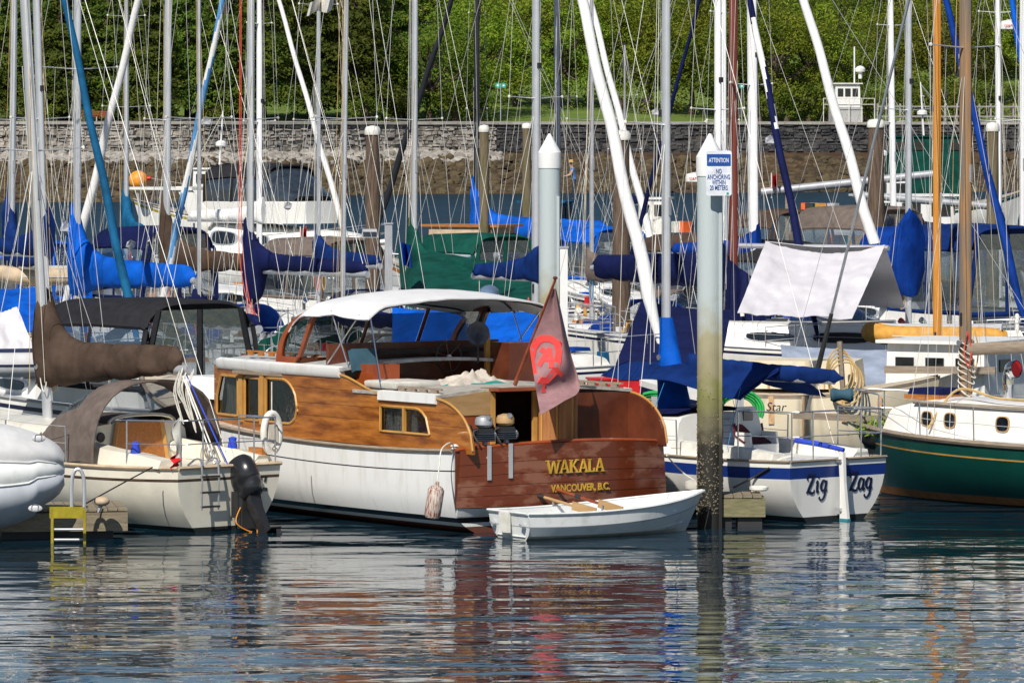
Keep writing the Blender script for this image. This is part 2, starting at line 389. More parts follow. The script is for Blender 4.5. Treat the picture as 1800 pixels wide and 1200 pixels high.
# line of the seawall: (photo x, scale) -> wall foot
WL = [(-900, 19.3), (-300, 19.2), (60, 19.1), (330, 18.9), (560, 18.5), (720, 18.2), (900, 18.0), (1200, 17.8), (1500, 17.6), (1850, 17.4), (2700, 17.2)]
def wall_xy(x):
    for (a, sa), (b, sb) in zip(WL, WL[1:]):
        if a <= x <= b:
            s = lerp(sa, sb, (x-a)/(b-a)); return V(((x-900)/s, FPX/s, 0)), s
WZ0, WZ1 = 3.7, 6.75
xs_w = [-900+ i*24 for i in range(151)]
def bowf(x): k = clamp((x-250)/450); return lerp(1.6, .55, k*k*(3-2*k))
def terrain():
    rows = []
    offs = [(-46, -1.2), (-30, -.15), (-18, 1.0), (-8, 2.5), (-1, WZ0), (.6, WZ0+.1), (.61, WZ1-.25), (6, WZ1-.05), (14, WZ1+.1), (45, WZ1+2.2), (110, 16), (300, 50), (700, 110)]
    mb = MB(); pts = []
    for off, z in offs:
        row = []
        for x in xs_w:
            p, s = wall_xy(x)
            bow = 1.0 if off >= 0 else bowf(x)
            dz = .5*fbm(p.x*.12, (p.y+off)*.12) if -45 < off < -2 else (.5*fbm(p.x*.05, off*.03) if off > 10 else 0)
            if off > 40: dz += (off-40)*.02*fbm(p.x*.01, off*.01)
            row.append(V((p.x, p.y+off*bow, z+dz)))
        pts.append(row)
    n = len(xs_w)
    mb.add([p for r in pts for p in r], [(j*n+i, j*n+i+1, (j+1)*n+i+1, (j+1)*n+i) for j in range(5) for i in range(n-1)], 0)
    mb.add([p for r in pts[5:] for p in r], [(j*n+i, j*n+i+1, (j+1)*n+i+1, (j+1)*n+i) for j in range(len(offs)-6) for i in range(n-1)], 1)
    tag(mb.build('terrain', ['beach_stone', 'lawn'], ang=80), kind='structure')
terrain()
# path along the wall top
mb = MB(); rowa, rowb = [], []
for x in xs_w:
    p, s = wall_xy(x); rowa.append(V((p.x, p.y+1.2, WZ1+.0))); rowb.append(V((p.x, p.y+5.4, WZ1+.09)))
mb.rings([rowa, rowb], closed=False)
tag(mb.build('footpath', 'path'), kind='structure')

def rock_verts(rng, r):
    sx, sy, sz = r*rng.uniform(.7, 1.4), r*rng.uniform(.7, 1.3), r*rng.uniform(.45, .9)
    base = [(0, 0, 1), (.8, .2, .55), (.1, .85, .5), (-.75, .3, .6), (-.3, -.8, .5), (.6, -.65, .45), (.9, .5, -.3), (-.2, .95, -.3), (-.95, -.1, -.3), (-.1, -1, -.3), (.85, -.4, -.3)]
    return [V((x*sx*rng.uniform(.85, 1.15), y*sy*rng.uniform(.85, 1.15), z*sz)) for x, y, z in base]
ROCKF = [(0, 1, 2), (0, 2, 3), (0, 3, 4), (0, 4, 5), (0, 5, 1), (1, 6, 2), (2, 6, 7), (2, 7, 3), (3, 7, 8), (3, 8, 4), (4, 8, 9), (4, 9, 5), (5, 9, 10), (5, 10, 1), (1, 10, 6)]
def rocks(name, mat, label, n, x0, x1, o0, o1, r0, r1, seed):
    rng = random.Random(seed); mb = MB()
    for _ in range(n):
        x = rng.uniform(x0, x1); p, s = wall_xy(x); bow = bowf(x)
        off = rng.uniform(o0, o1)
        zz = 0
        T = [(-46, -1.2), (-30, -.15), (-18, 1.0), (-8, 2.5), (-1, WZ0), (2, WZ0+.2)]
        for (a, za), (b, zb) in zip(T, T[1:]):
            if a <= off <= b: zz = lerp(za, zb, (off-a)/(b-a))
        r = rng.uniform(r0, r1); a = rng.uniform(0, 6.28)
        R = Matrix.Rotation(a, 3, 'Z'); c = V((p.x, p.y+off*bow, zz+r*.1))
        mb.add([c+R @ q for q in rock_verts(rng, r)], ROCKF)
    tag(mb.build(name, mat, smooth=False), label, 'rocks', kind='stuff')
rocks('shore_rocks', 'shore_rock', 'brown weedy rocks along the tide line below the seawall', 4200, -100, 1900, -30, -4, .18, .75, 3)
rocks('bank_stones', 'pale_rock', 'pale dry stones banked against the foot of the seawall', 1500, -100, 880, -6, -.4, .2, .6, 5)

def seawall(name, label, x0, x1, mat, capmat, seed):
    rng = random.Random(seed)
    p0, _ = wall_xy(x0)
    t = thing(name, label, 'seawall', (0, 0, 0))
    core = MB(); A, B, C, D = [], [], [], []
    x = x0; pts = []
    while x <= x1: pts.append(wall_xy(x)[0]); x += 12
    for p in pts:
        A.append(p+V((0, -.10, WZ0-1.))); B.append(p+V((0, .1, WZ1-.22))); C.append(p+V((0, .7, WZ1-.22))); D.append(p+V((0, .7, WZ0-1.)))
    core.rings([A, B, C, D], closed=False); core.build('core', 'mortar', t)
    st = MB()                                           # rough stones, too many and too small to pick apart
    z = WZ0-.95
    while z < WZ1-.3:
        h = rng.uniform(.22, .42); x = float(x0)
        while x < x1-4:
            dx = rng.uniform(4, 17); xa, xb = x+.4, min(x+dx-.4, x1); x += dx
            if rng.random() < .05: continue
            q0, q1 = wall_xy(xa)[0], wall_xy(xb)[0]; f = rng.uniform(.02, .2); tilt = (z-WZ0+.9)*.05
            j = lambda k=.07: rng.uniform(-k, k)
            zt = min(z+h-.03, WZ1-.26)
            v = [q0+V((j(), -.1-f+tilt*.5+j(), z+j())), q1+V((j(), -.1-f+tilt*.5+j(), z+j())), q1+V((j(), -.1-f*.8+tilt+j(.04), min(zt+j(), WZ1-.24))), q0+V((j(), -.1-f*.8+tilt+j(.04), min(zt+j(), WZ1-.24)))]
            v += [p+V((0, f+.25, 0)) for p in v]
            st.add(v, [(0, 1, 2, 3), (0, 4, 5, 1), (1, 5, 6, 2), (2, 6, 7, 3), (3, 7, 4, 0)])
        z += h
    tag(st.build('facing_stone', mat, t, smooth=False), kind='stuff')
    rngc = random.Random(seed+1)
    for i in range(0, len(pts)-2, 2):                  # coping stones
        a, b = pts[i], pts[i+2]; d = (b-a); L = d.length; ang = math.atan2(d.y, d.x)
        R = Matrix.Rotation(ang, 3, 'Z')
        MB().box((a+b)/2+V((0, .28, WZ1-.10+rngc.uniform(-.015, .015))), (L-.05, .95, .24), R).build('coping_stone', capmat, t, smooth=False)
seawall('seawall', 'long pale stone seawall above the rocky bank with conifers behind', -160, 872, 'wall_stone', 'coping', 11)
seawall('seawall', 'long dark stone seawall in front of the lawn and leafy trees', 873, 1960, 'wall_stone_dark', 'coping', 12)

# ---- trees: trunk with limbs, crown of many small leaf faces
def leaf_quad(mb, c, n, size, rng):
    a = n.orthogonal().normalized(); b = n.cross(a)
    th = rng.uniform(0, 6.28); a, b = a*math.cos(th)+b*math.sin(th), b*math.cos(th)-a*math.sin(th)
    l, w_ = size*rng.uniform(.5, 1.6), size*rng.uniform(.35, .6)
    mb.add([c-a*l*.5, c+b*w_*.5+a*l*.05, c+a*l*.5, c-b*w_*.5+a*l*.05], [(0, 1, 2, 3)])
def crown_broad(rng, rx, rz, nclump, per, leaf):
    mb = MB(); cl = []
    for _ in range(nclump):
        while True:
            d = V((rng.uniform(-1, 1), rng.uniform(-1, 1), rng.uniform(-1, 1)))
            if .25 < d.length < 1: break
        k = 1+.28*fbm(d.x*1.7+rng.random()*.1, d.y*1.7, d.z*1.7)
        c = V((d.x*rx*k, d.y*rx*k, d.z*rz*k)); r = rng.uniform(.8, 1.9)*min(1, rx/4); cl.append((c, r))
    for c, r in cl:
        for _ in range(int(per*r)):
            d = V((rng.gauss(0, 1), rng.gauss(0, 1), rng.gauss(0, .75))).normalized()
            p = c+V((d.x, d.y, d.z*.75))*r*rng.uniform(.55, 1.05)
            n = (d*.7+V((rng.gauss(0, .5), rng.gauss(0, .5), .55+rng.gauss(0, .4)))).normalized()
            leaf_quad(mb, p, n, leaf, rng)
    return mb, cl
def crown_conifer(rng, h, r, leaf, per):
    mb = MB(); lim = []; z = .03*h
    while z < h*.98:
        R = r*(1-z/h)**.75*rng.uniform(.75, 1.1)
        nb = max(5, int(9*(1-z/h)+4))
        for k in range(nb):
            a = rng.uniform(0, 6.28); L = R*rng.uniform(.65, 1.1)
            d = V((math.cos(a), math.sin(a), 0)); lim.append((V((0, 0, z)), d*L+V((0, 0, z-.18*L))))
            for _ in range(int(per*(.4+L))):
                u = rng.uniform(.2, 1.)**.7; droop = -.22*L*u*u*1.6
                side = V((-d.y, d.x, 0))*rng.gauss(0, .23*L*(.35+.65*u))
                p = d*L*u+side+V((0, 0, z+droop+.05*L*u-abs(rng.gauss(0, .16))))
                n = (V((0, 0, 1))*rng.uniform(.1, .8)+d*rng.uniform(.1, 1.)+V((rng.gauss(0, .35), rng.gauss(0, .35), 0))).normalized()
                leaf_quad(mb, p, n, leaf, rng)
        z += rng.uniform(.42, .75)
    return mb, lim
def trunk_mesh(rng, h, r, limbs):
    mb = MB(); k = 7
    pts = [V((.12*math.sin(i*1.3), .1*math.cos(i*1.7), h*i/(k-1)-.4*(i == 0))) for i in range(k)]
    mb.tube(pts, [r*(1-.75*i/(k-1))*(1.35 if i == 0 else 1) for i in range(k)], 8)
    for a, b, rr in limbs:
        mid = (a+b)/2+V((0, 0, -.08*(b-a).length)); mb.tube([a, mid, b], [rr, rr*.65, rr*.25], 5)
    return mb
TREES = {}
def proto_broad(key, seed, h, rx, rz, ncl, per, leaf, mat):
    rng = random.Random(seed); mb, cl = crown_broad(rng, rx, rz, ncl, per, leaf)
    zc = h-rz; mb.v = [(x, y, z+zc) for x, y, z in mb.v]
    limbs = [(V((0, 0, rng.uniform(.3, .75)*zc+.5)), c+V((0, 0, zc)), .13*r) for c, r in rng.sample(cl, min(22, len(cl)))]
    TREES[key] = (mb, trunk_mesh(rng, zc+rz*.5, .3, limbs), mat)
def proto_con(key, seed, h, r, leaf, per, mat, lift):
    rng = random.Random(seed); mb, lim = crown_conifer(rng, h-lift, r, leaf, per)
    mb.v = [(x, y, z+lift) for x, y, z in mb.v]
    TREES[key] = (mb, trunk_mesh(rng, h*.97, .38, [(a+V((0, 0, lift)), b+V((0, 0, lift)), .05) for a, b in lim[::3]]), mat)
proto_con('c1', 1, 15, 4.6, .42, 17, 'leaf_cedar', .5)
proto_con('c2', 2, 18, 5.2, .42, 15, 'leaf_cedar', 2.6)
proto_con('c3', 3, 14, 4.2, .40, 17, 'leaf_cedar', 1.2)
proto_broad('b1', 4, 12.5, 5.6, 5.6, 78, 85, .34, 'leaf_light')
proto_broad('b2', 5, 11.2, 5.6, 4.9, 74, 85, .32, 'leaf_dark')
proto_broad('b3', 6, 13.6, 6.0, 6.1, 88, 85, .34, 'leaf_light')
proto_broad('b4', 7, 9, 3.6, 3.6, 70, 95, .28, 'leaf_yellow')
proto_broad('s1', 8, 2.2, 1.3, 1.1, 14, 70, .2, 'leaf_light')
proto_broad('s3', 10, 2.8, 2.0, 1.3, 26, 80, .24, 'leaf_dark')
proto_broad('s2', 9, 1.6, 1.2, .8, 12, 70, .2, 'leaf_yellow')
TM = {}
def tree(name, label, key, x, off, scale=1., rz=0., group=None, cat='tree', z=None):
    p, s = wall_xy(x)
    if z is None:
        T = [(.6, WZ1-.25), (6, WZ1-.05), (14, WZ1+.1), (45, WZ1+2.2), (110, 16), (300, 50)]
        z = 0
        for (a, za), (b, zb) in zip(T, T[1:]):
            if a <= off <= b: z = lerp(za, zb, (off-a)/(b-a))
    # keep the photo column although the tree stands further back
    Y = p.y+off; X = (x-900)/FPX*Y
    t = thing(name, label, cat, (X, Y, z-.15), rz, group)
    if key not in TM:
        c, k, m = TREES[key]; o1 = c.build('crown', m, t, smooth=False); o2 = k.build('trunk', 'bark', t); TM[key] = (o1.data, o2.data)
    else:
        for nm, d in zip(('crown', 'trunk'), TM[key]):
            o = bpy.data.objects.new(nm, d); COL.objects.link(o); o.parent = t
    for c in kids(t): c.scale = (scale,)*3
    return t
rng = random.Random(21)
CON = 'dark green cedar tree in the row of conifers behind the pale seawall'
BRD = 'leafy green tree in the row on the lawn behind the dark seawall'
for x, off, k, sc in ((-150, 12, 'c1', 1), (-60, 9, 'c3', 1.05), (25, 13, 'c2', .9), (105, 10, 'c1', .95), (190, 12, 'c3', 1.1), (262, 9, 'c1', 1), (330, 12, 'c2', .95), (395, 9, 'c1', 1.05), (462, 12, 'c2', 1.0), (548, 17, 'c2', 1.05), (628, 14, 'c2', 1.1), (690, 19, 'c2', 1.0)):
    tree('cedar_tree', {'c1': 'dense cedar tree with branches down to the ground behind the pale seawall', 'c2': 'tall cedar tree with bare lower trunk behind the pale seawall', 'c3': 'short bushy cedar tree behind the pale seawall'}[k], k, x, off, sc, rng.uniform(0, 360), 'conifers behind the pale seawall')
for x, off, k, sc in ((755, 14, 'b2', 1.0), (830, 20, 'b3', 1.), (905, 34, 'b1', 1.05), (985, 30, 'b3', 1.0), (1060, 36, 'b1', 1.1), (1140, 30, 'b3', 1.0), (1215, 26, 'b1', 1.0), (1290, 20, 'b2', 1.1), (1360, 17, 'b1', 1.), (1425, 22, 'b3', .95), (1492, 30, 'b2', .9), (1580, 44, 'b1', .9), (1650, 38, 'b4', 1.2), (1745, 46, 'b2', 1.), (1840, 40, 'b1', 1.), (1950, 34, 'b3', 1.)):
    tree('leafy_tree', {'b1': 'light green round leafy tree on the lawn behind the dark seawall', 'b2': 'darker green low leafy tree behind the dark seawall', 'b3': 'tallest spreading light green tree behind the dark seawall', 'b4': 'small yellowish tree behind the timber railing'}[k], k, x, off, sc, rng.uniform(0, 360), 'leafy trees behind the dark seawall')
for i in range(36):                                   # second and third rows of the park
    x = -180+i*61+rng.uniform(-15, 15); off = rng.uniform(62, 95) if i % 2 else rng.uniform(100, 150)
    k = rng.choice(('c1', 'c2', 'c2') if x < 640 else ('b1', 'b2', 'b3')); s_ = rng.uniform(1.15, 1.5)
    if x > 1380 and off < 100: s_ *= .75
    tree('park_tree', 'tall conifer deep in the park above the cedar row' if k[0] == 'c' else 'tall leafy tree deep in the park above the lawn trees', k, x, off, s_, rng.uniform(0, 360), 'trees deep in the park')
for i in range(30):
    x = rng.choice((rng.uniform(470, 850), rng.uniform(1215, 1560), rng.uniform(1560, 1830), rng.uniform(-60, 300))); tree('undergrowth_bush', 'dark green bush filling the ground between the park trees', 's3', x, rng.uniform(9, 26), rng.uniform(.9, 1.7), rng.uniform(0, 360), 'bushes between the park trees', 'bush')
for x, off, k, sc in ((150, 3.0, 's1', .9), (255, 2.6, 's1', .8), (690, 1.8, 's2', .75), (380, 7, 's1', 1.2), (60, 7, 's1', 1.3), (1500, 6, 's2', 1.), (1600, 8, 's2', 1.4), (1655, 9, 's1', 1.5), (1780, 8, 's2', 1.5), (1135, 26, 's2', 1.5), (1090, 26, 's1', 1.3)):
    tree('shrub', 'small green shrub growing along the top of the seawall', k, x, off, sc, rng.uniform(0, 360), 'shrubs along the seawall top', 'shrub')
# ================================================================== boat builders (local axes: x to the bow from the transom, y to port, z up from the water)
class Hull:
    def __init__(s, L, B, fs, fm, fb, tw=.7, draft=.5, p0=3.2, p1=1.4, rake=.8, trake=.0, tm=.42, full=2.1):
        s.__dict__.update(locals())
    def zs(s, t):
        a, b, c = s.fs, s.fm, s.fb
        return a*(t-.45)*(t-1)/.45 + b*t*(t-1)/(.45*-.55) + c*t*(t-.45)/.55
    def b(s, t):
        if t < s.tm: return s.B/2*(s.tw+(1-s.tw)*math.sin(math.pi/2*t/s.tm))
        u = (t-s.tm)/(1-s.tm); return s.B/2*max(.012, 1-u**s.full)
    def pt(s, t, z, side=1):
        zs = s.zs(t); u = clamp((zs-z)/(zs+s.draft)); p = lerp(s.p0, s.p1, t**1.5)
        y = s.b(t)*(1-u**p)
        x = t*s.L - s.rake*t**5*u + s.trake*(1-t)**6*u
        return V((x, side*y, z))
    def build(s, par, levels, mats, name='hull', n=30):
        """levels: heights from the sheer down ('o' below the sheer, 'z' over the water); mats: one per gap"""
        mb = MB(); names = sorted(set(mats), key=mats.index)
        def zl(t, l): return s.zs(t)-l[1] if l[0] == 'o' else min(l[1], s.zs(t)-.03)
        ts = [(i/n)**.9 for i in range(n+1)]
        for side in (1, -1):
            for k in range(len(levels)-1):
                A = [s.pt(t, zl(t, levels[k]), side) for t in ts]; B_ = [s.pt(t, zl(t, levels[k+1]), side) for t in ts]
                # a few rows per band keep the section round
                rows = [A]; sub = 4 if abs(zl(.2, levels[k])-zl(.2, levels[k+1])) > .25 else 1
                for q in range(1, sub): rows.append([s.pt(t, lerp(zl(t, levels[k]), zl(t, levels[k+1]), q/sub), side) for t in ts])
                rows.append(B_)
                mb.rings(rows if side > 0 else [r[::-1] for r in rows], closed=False, mi=names.index(mats[k]))
        for k in range(len(levels)-1):                       # transom
            sub = 4
            for q in range(sub):
                z0 = lerp(zl(0, levels[k]), zl(0, levels[k+1]), q/sub); z1 = lerp(zl(0, levels[k]), zl(0, levels[k+1]), (q+1)/sub)
                a, b, c, d = s.pt(0, z0, 1), s.pt(0, z0, -1), s.pt(0, z1, -1), s.pt(0, z1, 1)
                mb.add([a, b, c, d], [(3, 2, 1, 0)], names.index(mats[k]))
        return mb.build(name, names, par, ang=35)
    def deck(s, par, mat, drop=.02, camber=.05, n=24):
        mb = MB()
        def f(u, v):
            t = .004+u*.985; y = (v*2-1)*.985
            return V((t*s.L, y*s.b(t), s.zs(t)-drop+camber*(1-y*y)))
        mb.grid(f, n, 6); return mb.build('deck', mat, par)
    def rail(s, par, mat, r=.03, dz=0., name='rub_rail', stern=True, out=.012, a=0., z=1.):
        mb = MB(); ts = [lerp(a, z, i/26) for i in range(27)]
        for side in (1, -1):
            mb.tube([s.pt(t, s.zs(t)+dz-max(0, -dz)*0, side)*1+V((0, side*out, 0)) for t in ts], r, 6)
        if stern: mb.tube([V((-.012, y*s.b(0), s.zs(0)+dz)) for y in (1, .5, 0, -.5, -1)], r, 6)
        return mb.build(name, mat, par)

def trunk_surf(x0, x1, w0, w1, z0f, h0, h1, slope=.18):
    """side surface of a cabin trunk: u along x, v up"""
    def f(u, v, side):
        x = lerp(x0, x1, u); w_ = lerp(w0, w1, u**1.6); z0 = z0f(x); h = lerp(h0, h1, u)
        return V((x, side*(w_-slope*h*v), z0+h*v))
    return f
def cabin(par, x0, x1, w0, w1, z0f, h0, h1, mat, roofmat=None, slope=.18, nose=.45, wins=(), winmat='dark_glass', frame='alu', camber=.07, name='cabin', both=True):
    f = trunk_surf(x0, x1, w0, w1, z0f, h0, h1, slope)
    mb = MB(); n = 14; rings = []
    for i in range(n+1):
        u = i/n; r = []
        for v in (0, .5, .86): r.append(f(u, v, 1))
        e = f(u, 1, 1); r.append(V((e.x, e.y*.93, e.z)))
        h = e.z
        for q in (.6, .25, -.25, -.6): r.append(V((e.x, e.y*q, h+camber*(1-q*q))))
        r.append(V((e.x, -e.y*.93, e.z)))
        for v in (.86, .5, 0): r.append(f(u, v, -1))
        if u > .9:                                            # sloping front
            k = (u-.9)/.1
            r = [V((p.x+nose*k*(1-(p.z-z0f(p.x))/(h1+.1))*.5, p.y, lerp(p.z, z0f(p.x)+(p.z-z0f(p.x))*.75, k))) for p in r]
        rings.append(r)
    mb.rings(rings, closed=False, cap=True)
    c = mb.build(name, mat, par, ang=50)
    for (u0, u1, v0, v1) in wins:
        for side in ((1, -1) if both else (1,)):
            window(c, lambda u, v: f(u, v, side), (u0+u1)/2, (v0+v1)/2, (u1-u0)/2, (v1-v0)/2, winmat, frame, side)
    return c
def window(par, fn, cu, cv, hu, hv, mat, frame='alu', side=1, pw=3.2, off=.012, fr=.16, n=20, name='window'):
    def ring(k, o):
        out = []
        for j in range(n):
            a = 2*math.pi*(j+.5)/n; c_, s_ = math.cos(a), math.sin(a)
            m = (abs(c_)**pw+abs(s_)**pw)**(-1/pw)
            u, v = cu+hu*k*c_*m, cv+hv*k*s_*m
            e = 1e-3; p = fn(u, v); nn = (fn(u+e, v)-p).cross(fn(u, v+e)-p)
            nn = nn.normalized() if nn.length > 0 else V((0, 1, 0))
            if nn.y*side < 0: nn = -nn
            out.append(p+nn*o)
        return out
    mb = MB(); g = ring(1., off); mb.rings([ring(1., -.01), g], True, True); o = mb.build(name, mat, par)
    if frame:
        MB().rings([ring(1.+fr, -.01), ring(1.+fr*.9, off+.01), ring(1., off+.012), ring(.99, off-.002)], True).build('frame', frame, o)
    return o

def sail_cover(par, x0, z0, length, hm, mat, r=.15, drop=.12, seed=0, rise=.0, fat=1., name='sail_cover', skirt=0., dirx=-1, y0=0., mastr=.1, wob=1.):
    """folded mainsail in a laced cover along the boom, climbing the mast"""
    mb = MB(); n, m = 72, 16; rings = []; nt_ = max(2, int(length/.62)); ties = [(k+.6)/nt_ for k in range(nt_)]
    for i in range(n+1):
        u = i/n; x = x0+dirx*(-.16+u*(length+.16)); 
        k = math.exp(-((u*length)/.42)**1.25)
        top = z0+rise*u+ lerp(.34, .17, u**.8)*fat + hm*k
        bot = z0+rise*u-drop*lerp(1.15, .8, u)-.05*k-skirt*math.exp(-(u*length/.62)**8)
        wd = r*fat*lerp(1.15, .62, u)*(1+.10*math.sin(u*23+seed))
        e2 = clamp((1-u)*18, .25, 1); e = e2*clamp((u+.008)*28, .55, 1)
        pin = 1-.13*sum(math.exp(-((u-q_)*length/.05)**2) for q_ in ties); wd *= pin; bot += .02*math.sin(u*nt_*math.pi)**2*0-.03*abs(math.sin((u*nt_-.6)*math.pi))*fat
        ring = []
        for j in range(m):
            a = 2*math.pi*j/m; c, s_ = math.cos(a), math.sin(a)
            zz = lerp(bot, top, (s_+1)/2)
            prof = abs(c)**.8*(1 if c > 0 else -1)
            taper = lerp(1., (.75 if k < .3 else .95), clamp((zz-z0)/max(.01, top-z0)))
            q = .026*fat*wob*fbm(x*2.2+seed*7, zz*1.6, j*.2+seed) + .012*wob*math.sin(5*x+zz*9+seed)*(1-.5*u) + .010*wob*math.sin(21*x+13*zz)*clamp(1.2-2*u)
            ring.append(V((x+q*.35, y0+prof*wd*e*taper+q*(1 if c > 0 else -1), z0+rise*u+(zz-z0-rise*u)*e2*(1-(1-pin)*.5)+q*.6)))
        rings.append(ring)
    mb.rings(rings, True, True); o = mb.build(name, mat, par, ang=60)
    for q_ in ties:                                        # lashings round the cover
        r_ = rings[min(n, int(round(q_*n)))]; c_ = sum(r_, V((0, 0, 0)))/m
        MB().tube([c_+(p_-c_)*1.02 for p_ in r_]+[c_+(r_[0]-c_)*1.02], .007, 4, cap=False).build('lashing', mat, o)
    return o

def furl(par, a, b, r, mat, world=False, band=None, name='furled_sail', seed=0):
    """headsail rolled on its stay, a little fatter in the middle and spiralled"""
    a, b = V(a), V(b); mb = MB(); n = 72; m = 12; rings = []; d = (b-a).normalized(); q = d.orthogonal().normalized(); w_ = d.cross(q)
    L = (b-a).length
    for i in range(n+1):
        u = i/n; p = a.lerp(b, u); rr = r*(.45+.75*min(1, u*9)*(1-.62*u)) if u < .985 else r*.2
        ring = []
        for j in range(m):
            th = 2*math.pi*j/m; k = 1+.18*math.cos(th-u*L*2.2+seed)+.05*fbm(u*L*3, j*.7, seed)
            ring.append(p+(q*math.cos(th)+w_*math.sin(th))*rr*k)
        rings.append(ring)
    mb.rings(rings, True, True)
    if band:
        cnt = len(mb.f); mb.m = [1 if (band[1] < (i//m)/n < band[2] and ((i % m)/m-(i//m)/n*L*.35) % 1 < .62) else 0 for i in range(cnt)]
        return mb.build(name, [mat, band[0]], par, world=world, ang=70)
    return mb.build(name, mat, par, world=world, ang=70)

def stanchions(par, h, t0, t1, n, mat='steel', ht=.58, lines=2, inset=.07, wr=.005):
    for side in (1, -1):
        pts = []
        for i in range(n):
            t = lerp(t0, t1, i/(n-1)); p = V((t*h.L, side*max(.03, h.b(t)-inset), h.zs(t)))
            MB().tube([p, p+V((0, side*.02, ht))], .013, 6).build('stanchion', mat, par); pts.append(p+V((0, side*.02, ht)))
        for k in range(lines):
            for a, b in zip(pts, pts[1:]):
                dz = V((0, 0, -ht*.45*k)); wire(par, 'lifeline', a+dz, b+dz, wr, 'wire_steel', sag=.012)
def pulpit(par, h, mat='steel', ht=.6, back=.86):
    mb = MB(); tip = V((h.L+.02, 0, h.zs(1)+ht))
    A = [V((back*h.L, s*h.b(back)*.93, h.zs(back)+ht)) for s in (1, -1)]
    mid = [V((.965*h.L, s*max(.12, h.b(.96)), h.zs(.97)+ht)) for s in (1, -1)]
    mb.tube(crom([A[0], mid[0], tip, mid[1], A[1]], 5), .014, 6)
    mb.tube([p-V((0, 0, ht*.5)) for p in crom([A[0], mid[0], tip, mid[1], A[1]], 5)], .011, 6)
    for p in A+mid: mb.tube([p, p-V((0, 0, ht))], .013, 6)
    return mb.build('pulpit', mat, par)
def pushpit(par, h, mat='steel', ht=.6, fwd=.12):
    mb = MB(); c = [V((fwd*h.L, h.b(fwd)*.93, h.zs(fwd)+ht)), V((.04, h.b(0)*.93, h.zs(0)+ht)), V((.03, h.b(0)*.5, h.zs(0)+ht)), V((.03, -h.b(0)*.5, h.zs(0)+ht)), V((.04, -h.b(0)*.93, h.zs(0)+ht)), V((fwd*h.L, -h.b(fwd)*.93, h.zs(fwd)+ht))]
    mb.tube(crom(c, 4), .014, 6)
    mb.tube([p-V((0, 0, ht*.5)) for p in crom(c, 4)], .010, 6)
    for p in c: mb.tube([p, V((p.x, p.y, p.z-ht))], .013, 6)
    return mb.build('pushpit', mat, par)

